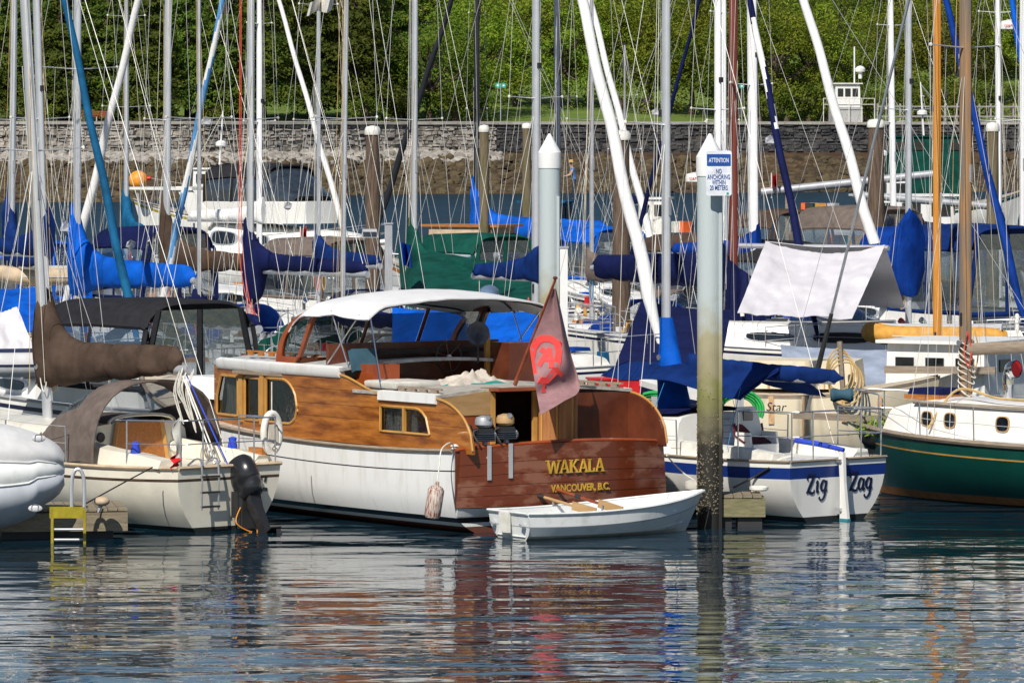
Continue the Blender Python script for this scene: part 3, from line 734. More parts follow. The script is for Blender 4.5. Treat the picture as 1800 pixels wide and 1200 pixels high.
def rig(par, h, xm, zb, H, r, mat, lean=(0, 0), spread=(.46, .74), sl=.75, bow=None, stern=True, wr=.0055, halyards=3, seed=0, steps=False, wmat='wire_steel', sweep=0., spmat=None, low=True, base_z=None):
    """mast with spreaders, shrouds, stays and halyards; lean = local x, y shift per metre of height"""
    rng = random.Random(seed+77)
    zb0 = base_z if base_z is not None else zb
    at = lambda z: V((xm+lean[0]*(z-zb), lean[1]*(z-zb), z))
    top = at(zb+H)
    mb = MB(); ks = 9
    mb.tube([at(lerp(zb0, zb+H, i/ks)) for i in range(ks+1)], [r*(1 if i < ks-2 else .8) for i in range(ks+1)], 12, flat=.72)
    for j in (-1, 1): mb.tube([at(zb0)+V((-r*.95, j*.014, .4)), at(zb+H*.98)+V((-r*.8, j*.014, 0))], .008, 4)
    mast = mb.build('mast', mat, par)
    for s in (1, -1):
        MB().lathe(at(zb+.95)+V((0, s*r*.7, 0)), [(.05, 0), (.04, .03), (.035, .08), (.05, .11)], 8, axis='y', R=Matrix.Rotation(math.pi if s < 0 else 0, 3, 'X')).build('mast_winch', 'steel', mast)
        MB().box(at(zb+1.35)+V((r*.2, s*r*.78, 0)), (.04, .03, .2)).build('cleat', 'black_rubber', mast)
    MB().box(at(zb+H*.52)+V((r*1.1, 0, 0)), (.09, .08, .12)).build('deck_light', 'black_rubber', mast); MB().box(at(zb+H*.36)+V((-r*.9, 0, 0)), (.05, .05, .3)).build('mast_fitting', 'alu_dull', mast)
    for k in range(2):
        c_ = at(zb+1.15)+V((-.12, .10*(k*2-1), 0)); MB().tube(crom([c_, c_+V((.05, .03, -.35)), c_+V((-.04, .02, -.6)), c_+V((-.05, -.03, -.3)), c_], 4), .012, 4).build('halyard_coil', rng.choice(('rope_white', 'rope_tan', 'rope_blue', 'rope_red')), mast)
    tips = []
    for q, f in enumerate(spread):
        z = zb+H*f; L = sl*(1-.22*q); pair = []
        for s in (1, -1):
            e = at(z)+V((-sweep*L, s*L, .05*L)); MB().tube([at(z)+V((0, s*r*.5, 0)), e], [.028, .018], 6, flat=.5).build('spreader', spmat or mat, mast)
            MB().ball(e, .035, 6).build('spreader_tip', 'rope_white', mast); pair.append(e)
        tips.append(pair)
    t = xm/h.L; cb = h.b(clamp(t, 0, .95))*.93; dz = h.zs(clamp(t, 0, .95))
    for k, s in enumerate((1, -1)):
        cp = V((xm-.12, s*cb, dz))
        path = [cp]+[p[k] for p in tips]+[at(zb+H*.97)]
        for a, b in zip(path, path[1:]): wire(par, 'shroud', a, b, wr, wmat)
        if low and tips:
            z1 = at(zb+H*spread[0]-.1)
            wire(par, 'shroud', cp+V((.45, 0, 0)), z1, wr, wmat); wire(par, 'shroud', cp+V((-.45, 0, 0)), z1, wr, wmat)
        if tips and rng.random() < .7: wire(par, 'flag_halyard', cp+V((.1, -s*.3, .1)), tips[0][k].lerp(at(zb+H*spread[0]), .45), .003, 'rope_white')
    bw = bow or V((h.L-.1, 0, h.zs(1)+.05))
    fs = wire(par, 'forestay', bw, top, wr, wmat)
    if stern: wire(par, 'backstay', V((.05, 0, h.zs(0)+.1)), top+V((-.05, 0, 0)), wr, wmat)
    for i in range(halyards):
        a = at(zb+.7)+V((rng.uniform(-.25, .35), rng.uniform(-.3, .3), rng.uniform(-.2, .4)))
        wire(par, 'halyard', a, at(zb+H*rng.choice((.55, .8, .97)))+V((.1*rng.choice((-1, 1)), .05, 0)), .0055, rng.choice(('rope_white', 'rope_white', 'wire_steel', 'rope_tan')))
    return mast, top, at
def boom(par, x0, z0, L, r, mat, rise=0., name='boom'):
    mb = MB(); mb.tube([V((x0-.1, 0, z0)), V((x0-L, 0, z0+rise))], r, 10, flat=1.2)
    o = mb.build(name, mat, par)
    return o

def sailboat(label, xm, s, xb, away=True, L=8.5, B=2.8, fb=.95, mf=.58, H=11., r=.105, mast='alu', lean_px=0., hull='gelcoat', stripe='navy_paint', boot='blue_stripe', bottom='bottom_dark', deckm='gelcoat', cover=None, boom_len=None, boom_z=None, peak=1.2, furlm=None, furl_r=.075, band=None, cab=True, rails=True, spread=(.46, .74), sl=.75, seed=0, zm=None, ang=None, group='sailboats moored in the marina', name='sailboat', cover_kw={}, extra=None, wr=.0055, halyards=3, sweep=0., boomm='alu', J=None, winmat='dark_glass', mzb=None, dodg=None, kit=None, cabh=.42):
    """a moored sailing yacht; xm = photo column of the mast foot, xb = photo column of the stem"""
    mw = P(xm, 600, s); J = L*(1-mf)
    if ang is None:
        sa = clamp(abs(xm-xb)/s/J, .15, .97); a = math.degrees(math.asin(sa))
    else: a = ang
    if xb <= xm: hd = 90+a if away else 270-a
    else: hd = 90-a if away else 270+a
    R = rot(hd); loc = V((mw.x, mw.y, 0))-R @ V((mf*L, 0, 0))
    t = thing(name, label, 'sailboat', loc, hd, group)
    h = Hull(L, B, fb*.95, fb*.92, fb*1.28, rake=.9)
    h.build(t, [('o', 0), ('o', .10), ('o', .16), ('z', .14), ('z', .04), ('z', -.3), ('z', -.48)], [hull, stripe, hull, boot, bottom, bottom])
    h.deck(t, deckm); h.rail(t, 'alu_dull', .022)
    zt = fb*.95
    if cab:
        c = cabin(t, .30*L, .74*L, B*.33, B*.17, lambda x: h.zs(x/L)-.02, cabh, cabh*.72, hull if hull not in ('green_paint', 'navy_paint') else 'gelcoat', wins=((.10, .36, .3, .72), (.44, .66, .3, .68)), winmat=winmat)
        for sd_ in (1, -1): MB().box((.17*L, sd_*B*.30, fb+.12), (.26*L, .14, .3), taper=.9).build('cockpit_coaming', 'gelcoat', t)
        zt = fb+.38
        MB().box((.305*L-.03, 0, fb+.25), (.05, .55, .5)).build('companionway', 'teak', t)
    if dodg: dodger(t, .26*L, .33*L, .46*L, fb*.97, B*.40, 1.05, dodg)
    rk = random.Random(seed*13+5)
    if cab and (kit is None or kit):                       # cockpit gear: wheel, jerrycans, winches, hatches, cowl vents
        w_ = MB(); w_.tube([V((.13*L, .34*math.cos(a), fb+.50+.34*math.sin(a))) for a in [2*math.pi*i/18 for i in range(19)]], .014, 5, cap=False)
        w_.tube([V((.13*L, -.34, fb+.5)), V((.13*L, .34, fb+.5))], .01, 4); w_.tube([V((.13*L, 0, fb+.16)), V((.13*L, 0, fb+.84))], .01, 4); w_.build('steering_wheel', 'steel', t)
        MB().box((.15*L, 0, fb+.25), (.14, .16, .55), taper=.7).build('pedestal', 'gelcoat', t)
        for q in range(rk.randint(2, 4)):
            xx = rk.uniform(.36, .8)*L; sd_ = rk.choice((1, -1)); cc = rk.choice(('red_plastic', 'cloth_blue', 'yellow_fabric', 'black_rubber', 'cushion', 'teal_canvas'))
            MB().box((xx, sd_*h.b(xx/L)*.82, h.zs(xx/L)+.16), (.3, .17, .36), taper=.8).build('jerrycan', cc, t)
        for q in range(2):
            xx = rk.uniform(.5, .7)*L; MB().box((xx, 0, h.zs(xx/L)+cabh*.85+.06), (.5, .5, .08), taper=.9).build('deck_hatch', rk.choice(('smoke_glass', 'teak', 'royal_canvas')), t)
        for sd_ in (1, -1):
            MB().lathe((.24*L, sd_*B*.31, fb+.25), [(.07, 0), (.06, .06), (.05, .12), (.06, .16), (.02, .17)], 10).build('winch', 'steel', t)
            MB().tube(crom([V((.6*L, sd_*.35, fb+cabh)), V((.6*L, sd_*.35, fb+cabh+.2)), V((.6*L-.12, sd_*.35, fb+cabh+.27))], 4), [.05]*5+[.06, .07, .08, .08], 8).build('cowl_vent', rk.choice(('chrome', 'gelcoat', 'red_plastic')), t)
        if rk.random() < .75:
            c0 = V((.06*L, rk.choice((-1, 1))*B*.33, fb+.35)); MB().tube([c0+V((0, .16*math.cos(a), .26*math.sin(a))) for a in [math.radians(lerp(-70, 250, i/14)) for i in range(15)]], .05, 7).build('horseshoe_buoy', rk.choice(('old_white', 'orange_cloth', 'yellow_fabric')), t)
    if rails:
        stanchions(t, h, .14, .84, 5); pulpit(t, h); pushpit(t, h)
    Rinv = R.transposed(); lw = Rinv @ V((lean_px/1000., 0, 0))
    mst, top, at = rig(t, h, mf*L, zt, H, r, mast, (lw.x, lw.y), spread, sl, seed=seed, wr=wr, halyards=halyards, sweep=sweep, base_z=mzb)
    bz = boom_z if boom_z is not None else zt+.95; bl = boom_len or .40*L
    xm_l = mf*L+lw.x*(bz-zt)
    if boomm: boom(t, xm_l, bz-.1, bl, .065, boomm)
    if cover: sail_cover(t, xm_l, bz, bl, peak, cover, seed=seed, **cover_kw)
    # topping lift and mainsheet
    wire(t, 'topping_lift', V((xm_l-bl, 0, bz)), top, .0045, 'rope_white')
    wire(t, 'mainsheet', V((xm_l-bl*.9, 0, bz-.1)), V((xm_l-bl*.95, .1, fb)), .008, 'rope_white')
    if furlm: furl(t, V((L-.12, 0, h.zs(1)+.25)), V((L-.12, 0, h.zs(1)+.25)).lerp(top, .9), furl_r, furlm, band=band, seed=seed)
    t['L'] = L
    return t, h, at

def arch(x, w_, z0, h, n=18, pw=2.6, a0=0., a1=180.):
    out = []
    for i in range(n+1):
        a = math.radians(lerp(a0, a1, i/n)); c, s_ = math.cos(a), math.sin(a)
        m = (abs(c)**pw+abs(s_)**pw)**(-1/pw); out.append(V((x, w_*c*m, z0+h*s_*m)))
    return out
def thick_rings(rows, th, mb, closed=False):
    """cloth through rows of points, with thickness"""
    nu, nv = len(rows[0])-1, len(rows)-1
    mb.sheet(lambda u, v: rows[int(round(v*nv))][int(round(u*nu))], nu, nv, th)
def dodger(par, x0, x1, x2, z0, w_, h, mat, zb=None, name='dodger'):
    d = thing(name, None, None); d.parent = par
    A, B, C = arch(x0, w_, z0, h), arch(x1, w_*.96, z0, h*.98), arch(x2, w_*.78, z0, h*.46)
    mb = MB(); thick_rings([A, [a.lerp(b, .5)+V((0, 0, .02)) for a, b in zip(A, B)], B], .012, mb); mb.build('canvas_top', mat, d)
    mid = [b.lerp(c, .5)+V((.10, 0, .06)) for b, c in zip(B, C)]
    for i0, i1 in ((0, 4), (14, 18)):
        mb = MB(); thick_rings([r[i0:i1+1] for r in (B, mid, C)], .012, mb); mb.build('canvas_side', mat, d)
    mb = MB(); thick_rings([r[4:15] for r in (B, mid, C)], .004, mb); mb.build('window', 'clear_vinyl', d)
    for r_, nm in ((A, 'hoop'), (B, 'hoop')): MB().tube(r_, .022, 6).build(nm, mat, d)
    MB().tube(C[3:16], .03, 6).build('hem', mat, d)
    MB().tube([mid[9], B[9], ], .015, 5).build('seam', mat, d)
    return d
# ================================================================== sailing yachts of the second and further rows (mast column, scale, stem column)
sailboat('white sailboat with dark blue cover on boom and mast at the frame edge', 18, 74, -90, cover='deep_blue_canvas', boom_z=3.05, peak=1.5, dodg='blue_canvas', seed=1, boom_len=2.2, lean_px=12, halyards=5)
sailboat('white sailboat with teal-blue furled jib, bow facing the black-topped cruiser', 84, 82, 268, away=False, cover='deep_blue_canvas', furlm='teal_canvas', furl_r=.085, seed=2, lean_px=-32, boom_len=2.8, boom_z=3.6, peak=.6, halyards=5)
sailboat('cream sailboat with bright blue sail cover climbing high up its mast', 135, 80, -10, hull='gelcoat_cream', cover='blue_canvas', boom_z=3.05, peak=1.15, boom_len=4.2, ang=42, dodg='black_canvas', seed=3, lean_px=2, cover_kw=dict(r=.2, drop=.3, fat=1.15, skirt=.15), spread=(.56, .8), sl=1.1, halyards=4)
sailboat('white sailboat with teal sail cover bundled around its mast foot', 222, 58, 150, cover='teal_canvas', boom_z=3.1, peak=1.2, boom_len=2.2, dodg='teal_canvas', seed=4, spread=(.5, .75), halyards=4)
sailboat('white sailboat with brown sail cover and white furled jib', 292, 72, 84, cover='brown_canvas', boom_z=3.0, peak=1.3, boom_len=3.2, furlm='sailcloth', furl_r=.10, dodg='royal_canvas', seed=5, L=9.5, lean_px=6, halyards=5, cover_kw=dict(drop=.25))
sailboat('white sailboat with navy sail cover above a bare silver boom', 439, 78, 252, cover='navy_canvas', boom_z=3.1, peak=.75, boom_len=4.6, furlm='sailcloth', furl_r=.075, band=('sky_canvas', .12, .99), dodg='green_canvas', seed=6, L=9.5, lean_px=4, halyards=5, cover_kw=dict(drop=.08, r=.16, skirt=.75))
sailboat('white sailboat with white mast and white furled jib beside the flybridge cruiser', 456, 56, 640, away=False, mast='mast_white', furlm='sailcloth', furl_r=.085, seed=7, L=10, boom_z=3.4, boom_len=3, cover='sailcloth', peak=.3)
sailboat('white sailboat with slim silver mast flying a white pennant', 601, 84, 470, dodg='taupe_canvas', seed=8, L=8, cover='navy_canvas', boom_z=2.2, peak=.2, lean_px=12, r=.07, cab=True, halyards=4)
sailboat('sailboat with green sail cover and green tarp tented over its boom', 727, 74, 590, cover='green_canvas', boom_z=2.9, peak=1.0, boom_len=3.6, dodg='green_canvas', seed=9, lean_px=4, r=.095, L=9, halyards=6)
sailboat('sailboat with black mast, black furled jib and bright blue sail cover', 838, 50, 612, mast='mast_black', cover='blue_canvas', boom_z=2.75, peak=1.35, boom_len=5.2, ang=62, furlm='mast_black', furl_r=.11, seed=10, L=11, H=12, r=.11, cover_kw=dict(r=.24, drop=.35, fat=1.3), halyards=4)
sailboat('white sailboat with silver mast and tightly lashed white furled jib', 941, 80, 1162, away=False, furlm='sailcloth', furl_r=.13, dodg='black_canvas', seed=11, L=10, B=3, H=12, cover='deep_blue_canvas', boom_z=3.0, boom_len=2.2, peak=.3, lean_px=2, halyards=5, mf=.56)
sailboat('sailboat with slate grey mast and white furled jib by the barnacled wood pile', 981, 60, 1166, away=False, mast='mast_slate', furlm='sailcloth', furl_r=.10, seed=12, L=11, H=12.5, r=.11, cover='navy_canvas', boom_z=2.3, boom_len=3, peak=.3, lean_px=-4, mf=.56, halyards=4)
sailboat('white sailboat with pale mast and dark blue furled jib with white edge', 1262, 76, 1428, away=False, mast='mast_white', furlm='navy_canvas', furl_r=.085, band=('sailcloth', .45, .7), seed=13, L=9.5, H=11.5, cover='navy_canvas', boom_z=2.95, boom_len=5.2, peak=.2, cover_kw=dict(r=.22, drop=.4, fat=1.2), halyards=4)
sailboat('white sailboat with slim pale mast behind the steel pile with the sign', 1271, 62, 1090, mast='mast_white', furlm='navy_canvas', furl_r=.06, seed=14, L=9, cover='sailcloth', boom_z=2.6, boom_len=3, peak=.2, halyards=3)
BM, bmh, bma = sailboat('long white sailboat with reddish brown mast and white tarp over its boom', 1289, 77, 954, mast='mast_brown', r=.10, cover='navy_canvas', boom_z=2.35, peak=.55, boom_len=.9, seed=15, L=11.5, B=3.3, fb=1.3, mf=.62, lean_px=0, halyards=4, spread=(.5,), sl=1.0, cover_kw=dict(r=.22, drop=1.2, fat=1.3), ang=84, cabh=.62, boomm=None)
sailboat('sailboat with thick white mast and heavy white furled jib', 1326, 68, 1562, away=False, mast='mast_white', r=.15, furlm='sailcloth', furl_r=.125, dodg='taupe_canvas', seed=16, L=11, H=13, cover='royal_canvas', boom_z=3.0, boom_len=3, peak=.4, mf=.55, halyards=4, lean_px=-8)
sailboat('white sailboat with rope-wound white mast far behind the yellow inflatable', 1572, 55, 1440, mast='mast_white', r=.12, seed=17, L=9, cover='navy_canvas', boom_z=3.0, boom_len=2.6, peak=.3, lean_px=-14, halyards=3)
sailboat('white sailboat with bulky royal blue sail bundle at its silver mast', 1597, 74, 1790, away=False, furlm='royal_canvas', furl_r=.09, cover='royal_canvas', boom_z=3.1, boom_len=1.6, peak=.75, dodg='deep_blue_canvas', seed=18, L=9.5, H=11.5, r=.09, cover_kw=dict(r=.26, drop=.75, fat=1.5, wob=2.2), halyards=4)
sailboat('sailboat with glossy orange varnished mast under a grey-blue tarp', 1647, 92, 1560, mast='varnish_orange', r=.08, seed=19, L=7.5, B=2.5, fb=.9, cab=False, rails=False, spread=(), halyards=3, boomm=None, ang=70, mzb=1.0)
sailboat('sailboat with white mast and blue furled jib near the wood pile with a white cap', 1757, 62, 1842, away=False, mast='mast_white', r=.11, furlm='blue_canvas', furl_r=.1, seed=20, L=10, cover='deep_blue_canvas', boom_z=3.0, boom_len=3.4, peak=.5, lean_px=-6, halyards=3)
sailboat('white sailboat whose mast stands at the right frame edge', 1797, 70, 1700, mast='mast_white', r=.09, dodg='royal_canvas', seed=21, L=9, cover='deep_blue_canvas', boom_z=2.8, boom_len=3, peak=.6, halyards=3)
sailboat('small sailboat with thin grey mast far out near the seawall', 1098, 40, 1060, r=.075, mast='alu_dull', seed=22, L=8, H=8.5, cover='navy_canvas', boom_z=3, peak=.3, halyards=1)
# ================================================================== the old wooden motor cruiser in the middle
def slab(xs, bot, top, holes, fy, th, mb, z0=-9, z1=9):
    """upright panel over columns xs between bot(x) and top(x), limited to z0..z1, with window holes (x0, x1, lo(x), hi(x))"""
    for a, b in zip(xs, xs[1:]):
        def spans(x, mid):
            lo, hi = max(bot(x), z0), min(top(x), z1); out = [(lo, hi)]
            for (h0, h1, hl, hh) in holes:
                if h0 < mid < h1:
                    l, h = hl(x), hh(x); nw = []
                    for (p, q) in out: nw += [(p, min(q, l)), (max(p, h), q)]
                    out = nw
            return out
        m = (a+b)/2
        for (p, q), (r_, t_) in zip(spans(a, m), spans(b, m)):
            if q-p < 1e-4 and t_-r_ < 1e-4: continue
            q, t_ = max(p, q), max(r_, t_)
            A = [V((a, fy(a), p)), V((b, fy(b), r_)), V((b, fy(b), t_)), V((a, fy(a), q))]
            sgn = 1 if fy(a) > 0 else -1; B = [v-V((0, sgn*th, 0)) for v in A]
            mb.add(A+B, [(0, 1, 2, 3), (7, 6, 5, 4), (3, 2, 6, 7), (0, 4, 5, 1), (0, 3, 7, 4), (1, 5, 6, 2)])
def prof(pts, y, th): return MB().plate([V((x, y, z)) for x, z in pts], (0, th, 0))
def arcpts(cx, cz, rx, rz, a0, a1, n=10): return [(cx+rx*math.cos(math.radians(lerp(a0, a1, i/n))), cz+rz*math.sin(math.radians(lerp(a0, a1, i/n)))) for i in range(n+1)]

M('old_mahogany', (.14, .028, .010), .2, col2=(.225, .09, .055), scale=1.7, stretch=(1, 1, 2.4), coat=.3, lo=.50, hi=.60, detail=7)
WK = thing('motor_cruiser', 'old wooden motor cruiser with varnished transom lettered WAKALA and white canopy', 'motorboat', (.73, 81.1, 0), 125)
hw = Hull(12.5, 4.25, 1.27, 1.29, 2.0, tw=.94, draft=.32, p0=7, p1=1.7, rake=1.2, trake=.0, tm=.45)
hw.build(WK, [('o', 0), ('o', .3), ('o', .32), ('z', .24), ('z', .16), ('z', .10), ('z', -.12), ('z', -.31)], ['white_paint', 'black_gap', 'white_paint', 'black_paint', 'white_paint', 'bottom_red', 'bottom_red'], n=40)
hw.deck(WK, 'deck_tan', drop=.03)
hw.rail(WK, 'teak_grey', .035, dz=.0, name='gunwale', stern=False)
# transom planks, convex in plan, crowned along the top
def tx(y): return -.03-.24*(1-(y/2.)**2)
TZ0, TZ1 = .40, 1.27
crown = lambda y: .085*(1-(y/2.)**2)
rows = [0, .19, .36, .54, .74, 1.]
for k in range(5):
    mb = MB(); rng = random.Random(k)
    def f(u, v, k=k):
        y = lerp(-1.985, 1.985, u); q = lerp(rows[k]+.0035, rows[k+1]-.0035, v)
        bell = (1+.045*(1-q))
        return V((tx(y)-.03-.004*(k % 2), y*(.965+.035*(1-q)), lerp(TZ0-.05*(1-(y/2.)**2)*0, TZ1+crown(y), q)))
    mb.sheet(f, 28, 2, .05); mb.build('transom_plank', 'old_mahogany', WK, ang=30)
MB().sheet(lambda u, v: V((tx(lerp(-1.97, 1.97, u))+.02, lerp(-1.97, 1.97, u), lerp(TZ0, TZ1-.01, v))), 20, 1, .03).build('transom_backing', 'mahogany_dark', WK)
mb = MB(); mb.tube([V((tx(y)-.02, y, TZ1+crown(y)+.015)) for y in [lerp(-1.99, 1.99, i/24) for i in range(25)]], .03, 8); mb.build('transom_cap_rail', 'varnish_red', WK)
for yb in (1.25, .92, -.02, -1.3):
    MB().box((tx(yb)-.045, yb, (TZ0+TZ1)/2+.04), (.03, .03, TZ1-TZ0-.02)).build('batten', 'mahogany_dark' if yb != -.02 else 'varnish_red', WK, smooth=False)
mb = MB(); mb.sheet(lambda u, v: V((tx(lerp(-1.95, 1.95, u))*lerp(.2, 1, v)-.02, lerp(-1.96, 1.96, u), lerp(.27, .40, v))), 18, 2, .03); mb.build('transom_skirt', 'white_paint', WK)
# lettering: gold capitals with a dark shadow
def bend(mb_): mb_.v = [(x+tx(y)-tx(0), y, z) for x, y, z in mb_.v]
def serif(word, o, right, up, h, par, world=False):
    G = {'W': (1.08, [((0, 1), (.27, 0), .17), ((.27, 0), (.54, .93), .07), ((.54, .93), (.8, 0), .17), ((.8, 0), (1.06, 1), .07)], [(0, 1), (1.06, 1)]),
         'A': (.86, [((.1, 0), (.43, 1), .07), ((.43, 1), (.76, 0), .18), ((.24, .33), (.62, .33), .08)], [(.1, 0), (.76, 0)]),
         'K': (.86, [((.16, 0), (.16, 1), .17), ((.2, .42), (.72, 1), .07), ((.34, .56), (.76, 0), .16)], [(.16, 0), (.16, 1), (.72, 1), (.76, 0)]),
         'L': (.7, [((.16, 0), (.16, 1), .17), ((.1, .045), (.62, .045), .09), ((.60, .02), (.60, .3), .07)], [(.16, 1)])}
    shadow, gold = MB(), MB(); right = V(right).normalized(); up = V(up).normalized(); nr = right.cross(up); x = 0
    for ch in word:
        w_, st, se = G[ch]
        for mb_, off, e in ((shadow, V((.018, -.018, 0)), .008), (gold, V((0, 0, 0)), .014)):
            oo = V(o)+right*(x+off.x)+up*off.y+nr*(.004 if mb_ is gold else 0)
            for a, b, t in st: stroke(mb_, [(a[0]*h, a[1]*h, t*h), (b[0]*h, b[1]*h, t*h)], oo, right, up, e)
            for sx, sy in se:
                yy = (.035 if sy == 0 else .965)*h
                stroke(mb_, [((sx-.15)*h, yy, .07*h), ((sx+.15)*h, yy, .07*h)], oo, right, up, e)
        x += w_*h*1.04
    for mb_ in (shadow, gold): bend(mb_)
    shadow.build('lettering_shadow', 'black_paint', par, smooth=False); gold.build('lettering', 'gold_leaf', par, smooth=False)
# both words sit on the after face; right = to starboard as seen from astern
serif('WAKALA', (-.362, .47, .885), (0, -1, 0), (0, 0, 1), .20, WK)
text(WK, 'lettering', 'VANCOUVER, B.C.', .155, 'gold_leaf', (-.35, .40, .60), (0, -1, 0), (0, 0, 1), ext=.008, bold=.004, sx=.88)
# cabin sides in planks
fyp = lambda x: 1.84-.30*clamp((x-4.8)/3.2)**1.6
def ctop(x):
    if x < .75: u = clamp((x+.32)/1.07); return 1.27+.76*math.sqrt(max(0, 1-(1-u)**2))
    if x < 2.1: return 2.03
    if x < 3.5: u = (x-2.1)/1.4; return 2.03+.27*(u*u*(3-2*u))
    return 2.30
cbot = lambda x: 1.22+.03*clamp(x/7)
WH = [(.85, 2.22, lambda x: 1.47, lambda x: 1.86 if x > 1.25 else 1.47+.39*math.sqrt(max(0, 1-((1.25-x)/.4)**2))),
      (4.62, 5.62, lambda x: 1.46 if x > 4.9 else 1.46+.3*(1-math.sqrt(max(0, 1-((4.9-x)/.28)**2))), lambda x: 2.16 if x > 5.1 else 1.66+.5*math.sqrt(max(0, 1-((5.1-x)/.48)**2))),
      (5.84, 6.36, lambda x: 1.46, lambda x: 2.14), (6.62, 7.42, lambda x: 1.50, lambda x: min(2.14, 1.5+(7.55-x)*2.2))]
xs = sorted(set([round(-.32+i*.06, 3) for i in range(132) if -.32+i*.06 < 7.55]+[.85, 2.22, 4.62, 5.62, 5.84, 6.36, 6.62, 7.42, 7.55]))
seams = [1.2, 1.62, 1.82, 2.06, 2.34]
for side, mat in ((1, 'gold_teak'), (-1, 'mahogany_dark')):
    fy = (lambda x: fyp(x)) if side > 0 else (lambda x: -fyp(x))
    for a, b in zip(seams, seams[1:]):
        cuts = [-.32, 1.5, 5.1, 6.1, 7.0, 7.55] if 1.5 < a < 2 else [-.32, 7.55]
        for c0, c1 in zip(cuts, cuts[1:]):
            xr = sorted(set([x for x in xs if c0 < x < c1]+[c0, c1]))
            mb = MB(); slab(xr, cbot, ctop, WH, fy, .035, mb, a+.003, b-.003); mb.build('cabin_plank', mat, WK, smooth=False)
    mb = MB(); slab(xs, lambda x: cbot(x)+.02, lambda x: ctop(x)-.02, WH, (lambda x: fy(x)-side*.037), .01, mb); mb.build('cabin_lining', 'mahogany_dark', WK, smooth=False)
    # bright moulding along the swept top edge
    mb = MB(); mb.tube([V((x, fy(x)+side*.006, ctop(x)+.005)) for x in xs if x < 3.5], .02, 6); mb.build('edge_moulding', 'gold_frame', WK)
    for (h0, h1, lo, hi) in WH:
        wx = [lerp(h0, h1, i/14) for i in range(15)]
        g = MB(); slab(wx, lo, hi, [], (lambda x: fy(x)-side*.022), .006, g); w_ = g.build('window', 'window_glass', WK, smooth=False)
        ed = [V((x, fy(x)+side*.008, hi(x))) for x in wx]+[V((x, fy(x)+side*.008, lo(x))) for x in wx[::-1]]
        MB().tube(ed+[ed[0]], .022, 5).build('window_frame', 'gold_frame', w_)
    # curtains behind the glass
    for cx, cw in ((2.12, .13), (1.88, .16), (1.42, .10), (.98, .08), (7.05, .22), (6.72, .14)):
        zt, zb_ = (1.9, 1.45) if cx < 3 else (2.12, 1.5)
        MB().sheet(lambda u, v: V((cx+(u-.5)*cw*2*(1-.35*math.sin(v*3.14)), (fy(cx)-side*(.10+.025*math.sin(u*22))), lerp(zb_, zt, v))), 16, 6, .006).build('curtain', 'curtain', WK)
    MB().box((1.56, fy(1.5)+side*.004, 1.665), (.05, .05, .40)).build('mullion', 'gold_frame', WK, smooth=False)
    MB().box((5.73, fy(5.7)+side*.016, 1.80), (.11, .05, .78)).build('door_post', 'gold_frame', WK, smooth=False)
    MB().box((6.48, fy(6.5)+side*.016, 1.80), (.12, .05, .78)).build('door_post', 'gold_frame', WK, smooth=False)
    MB().box((5.85, fy(5.8)+side*.03, 2.225), (1.5, .05, .05)).build('drip_rail', 'teak_grey', WK, smooth=False)
# interior: table-high furniture, dark lining, front windows
MB().box((4.2, 0, 1.02), (7.6, 3.3, .08)).build('cabin_sole', 'interior_dark', WK, smooth=False)
MB().box((5.3, .9, 1.45), (1.2, .7, .5)).build('galley', 'mahogany_dark', WK, smooth=False)
MB().box((2.95, 0, 1.6), (.06, 3.4, .95)).build('inner_bulkhead', 'mahogany_dark', WK, smooth=False)
# roofs
def roof(name, x0, x1, zf, cam, mat, w_=1.86, over=.03):
    MB().sheet(lambda u, v: V((lerp(x0, x1, u), (v*2-1)*(min(w_, fyp(lerp(x0, x1, u))+over)), zf(lerp(x0, x1, u))+cam*(1-(v*2-1)**2))), 14, 12, -.05).build(name, mat, WK)
roof('aft_cabin_roof', .62, 3.0, lambda x: 2.035, .10, 'canvas_grey')
roof('fore_cabin_roof', 3.3, 7.5, lambda x: 2.36-.01*(x-3), .12, 'deck_grey')
for side in (1, -1):
    mb = MB(); mb.rings([[V((x, side*(fyp(x)+.02), 2.25)), V((x, side*(fyp(x)+.055), 2.30)), V((x, side*(fyp(x)+.05), 2.40)), V((x, side*(fyp(x)-.05), 2.43)), V((x, side*(fyp(x)-.09), 2.30))] for x in [3.38+i*.2 for i in range(21)]], True, True)
    mb.build('roof_edge', 'white_paint', WK)
    mb = MB(); mb.rings([[V((x, side*(1.85), 1.945)), V((x, side*1.885, 1.955)), V((x, side*1.88, 2.09)), V((x, side*1.77, 2.105)), V((x, side*1.77, 1.96))] for x in [.66+i*.16 for i in range(11)]], True, True)
    mb.build('roof_edge', 'white_paint', WK)
    for i in range(5):
        MB().box((.9+i*.3, side*1.72, 2.13), (.16, .05, .05)).build('handrail_block', 'teak_grey', WK, smooth=False)
    MB().box((1.5, side*1.72, 2.165), (1.6, .045, .03)).build('handrail', 'teak_grey', WK, smooth=False)
    for i in range(7): MB().box((4.9+i*.32, side*1.35, 2.50), (.14, .04, .05)).build('handrail_block', 'teak', WK, smooth=False)
    MB().box((5.85, side*1.33, 2.54), (2.2, .04, .03)).build('handrail', 'teak', WK, smooth=False)
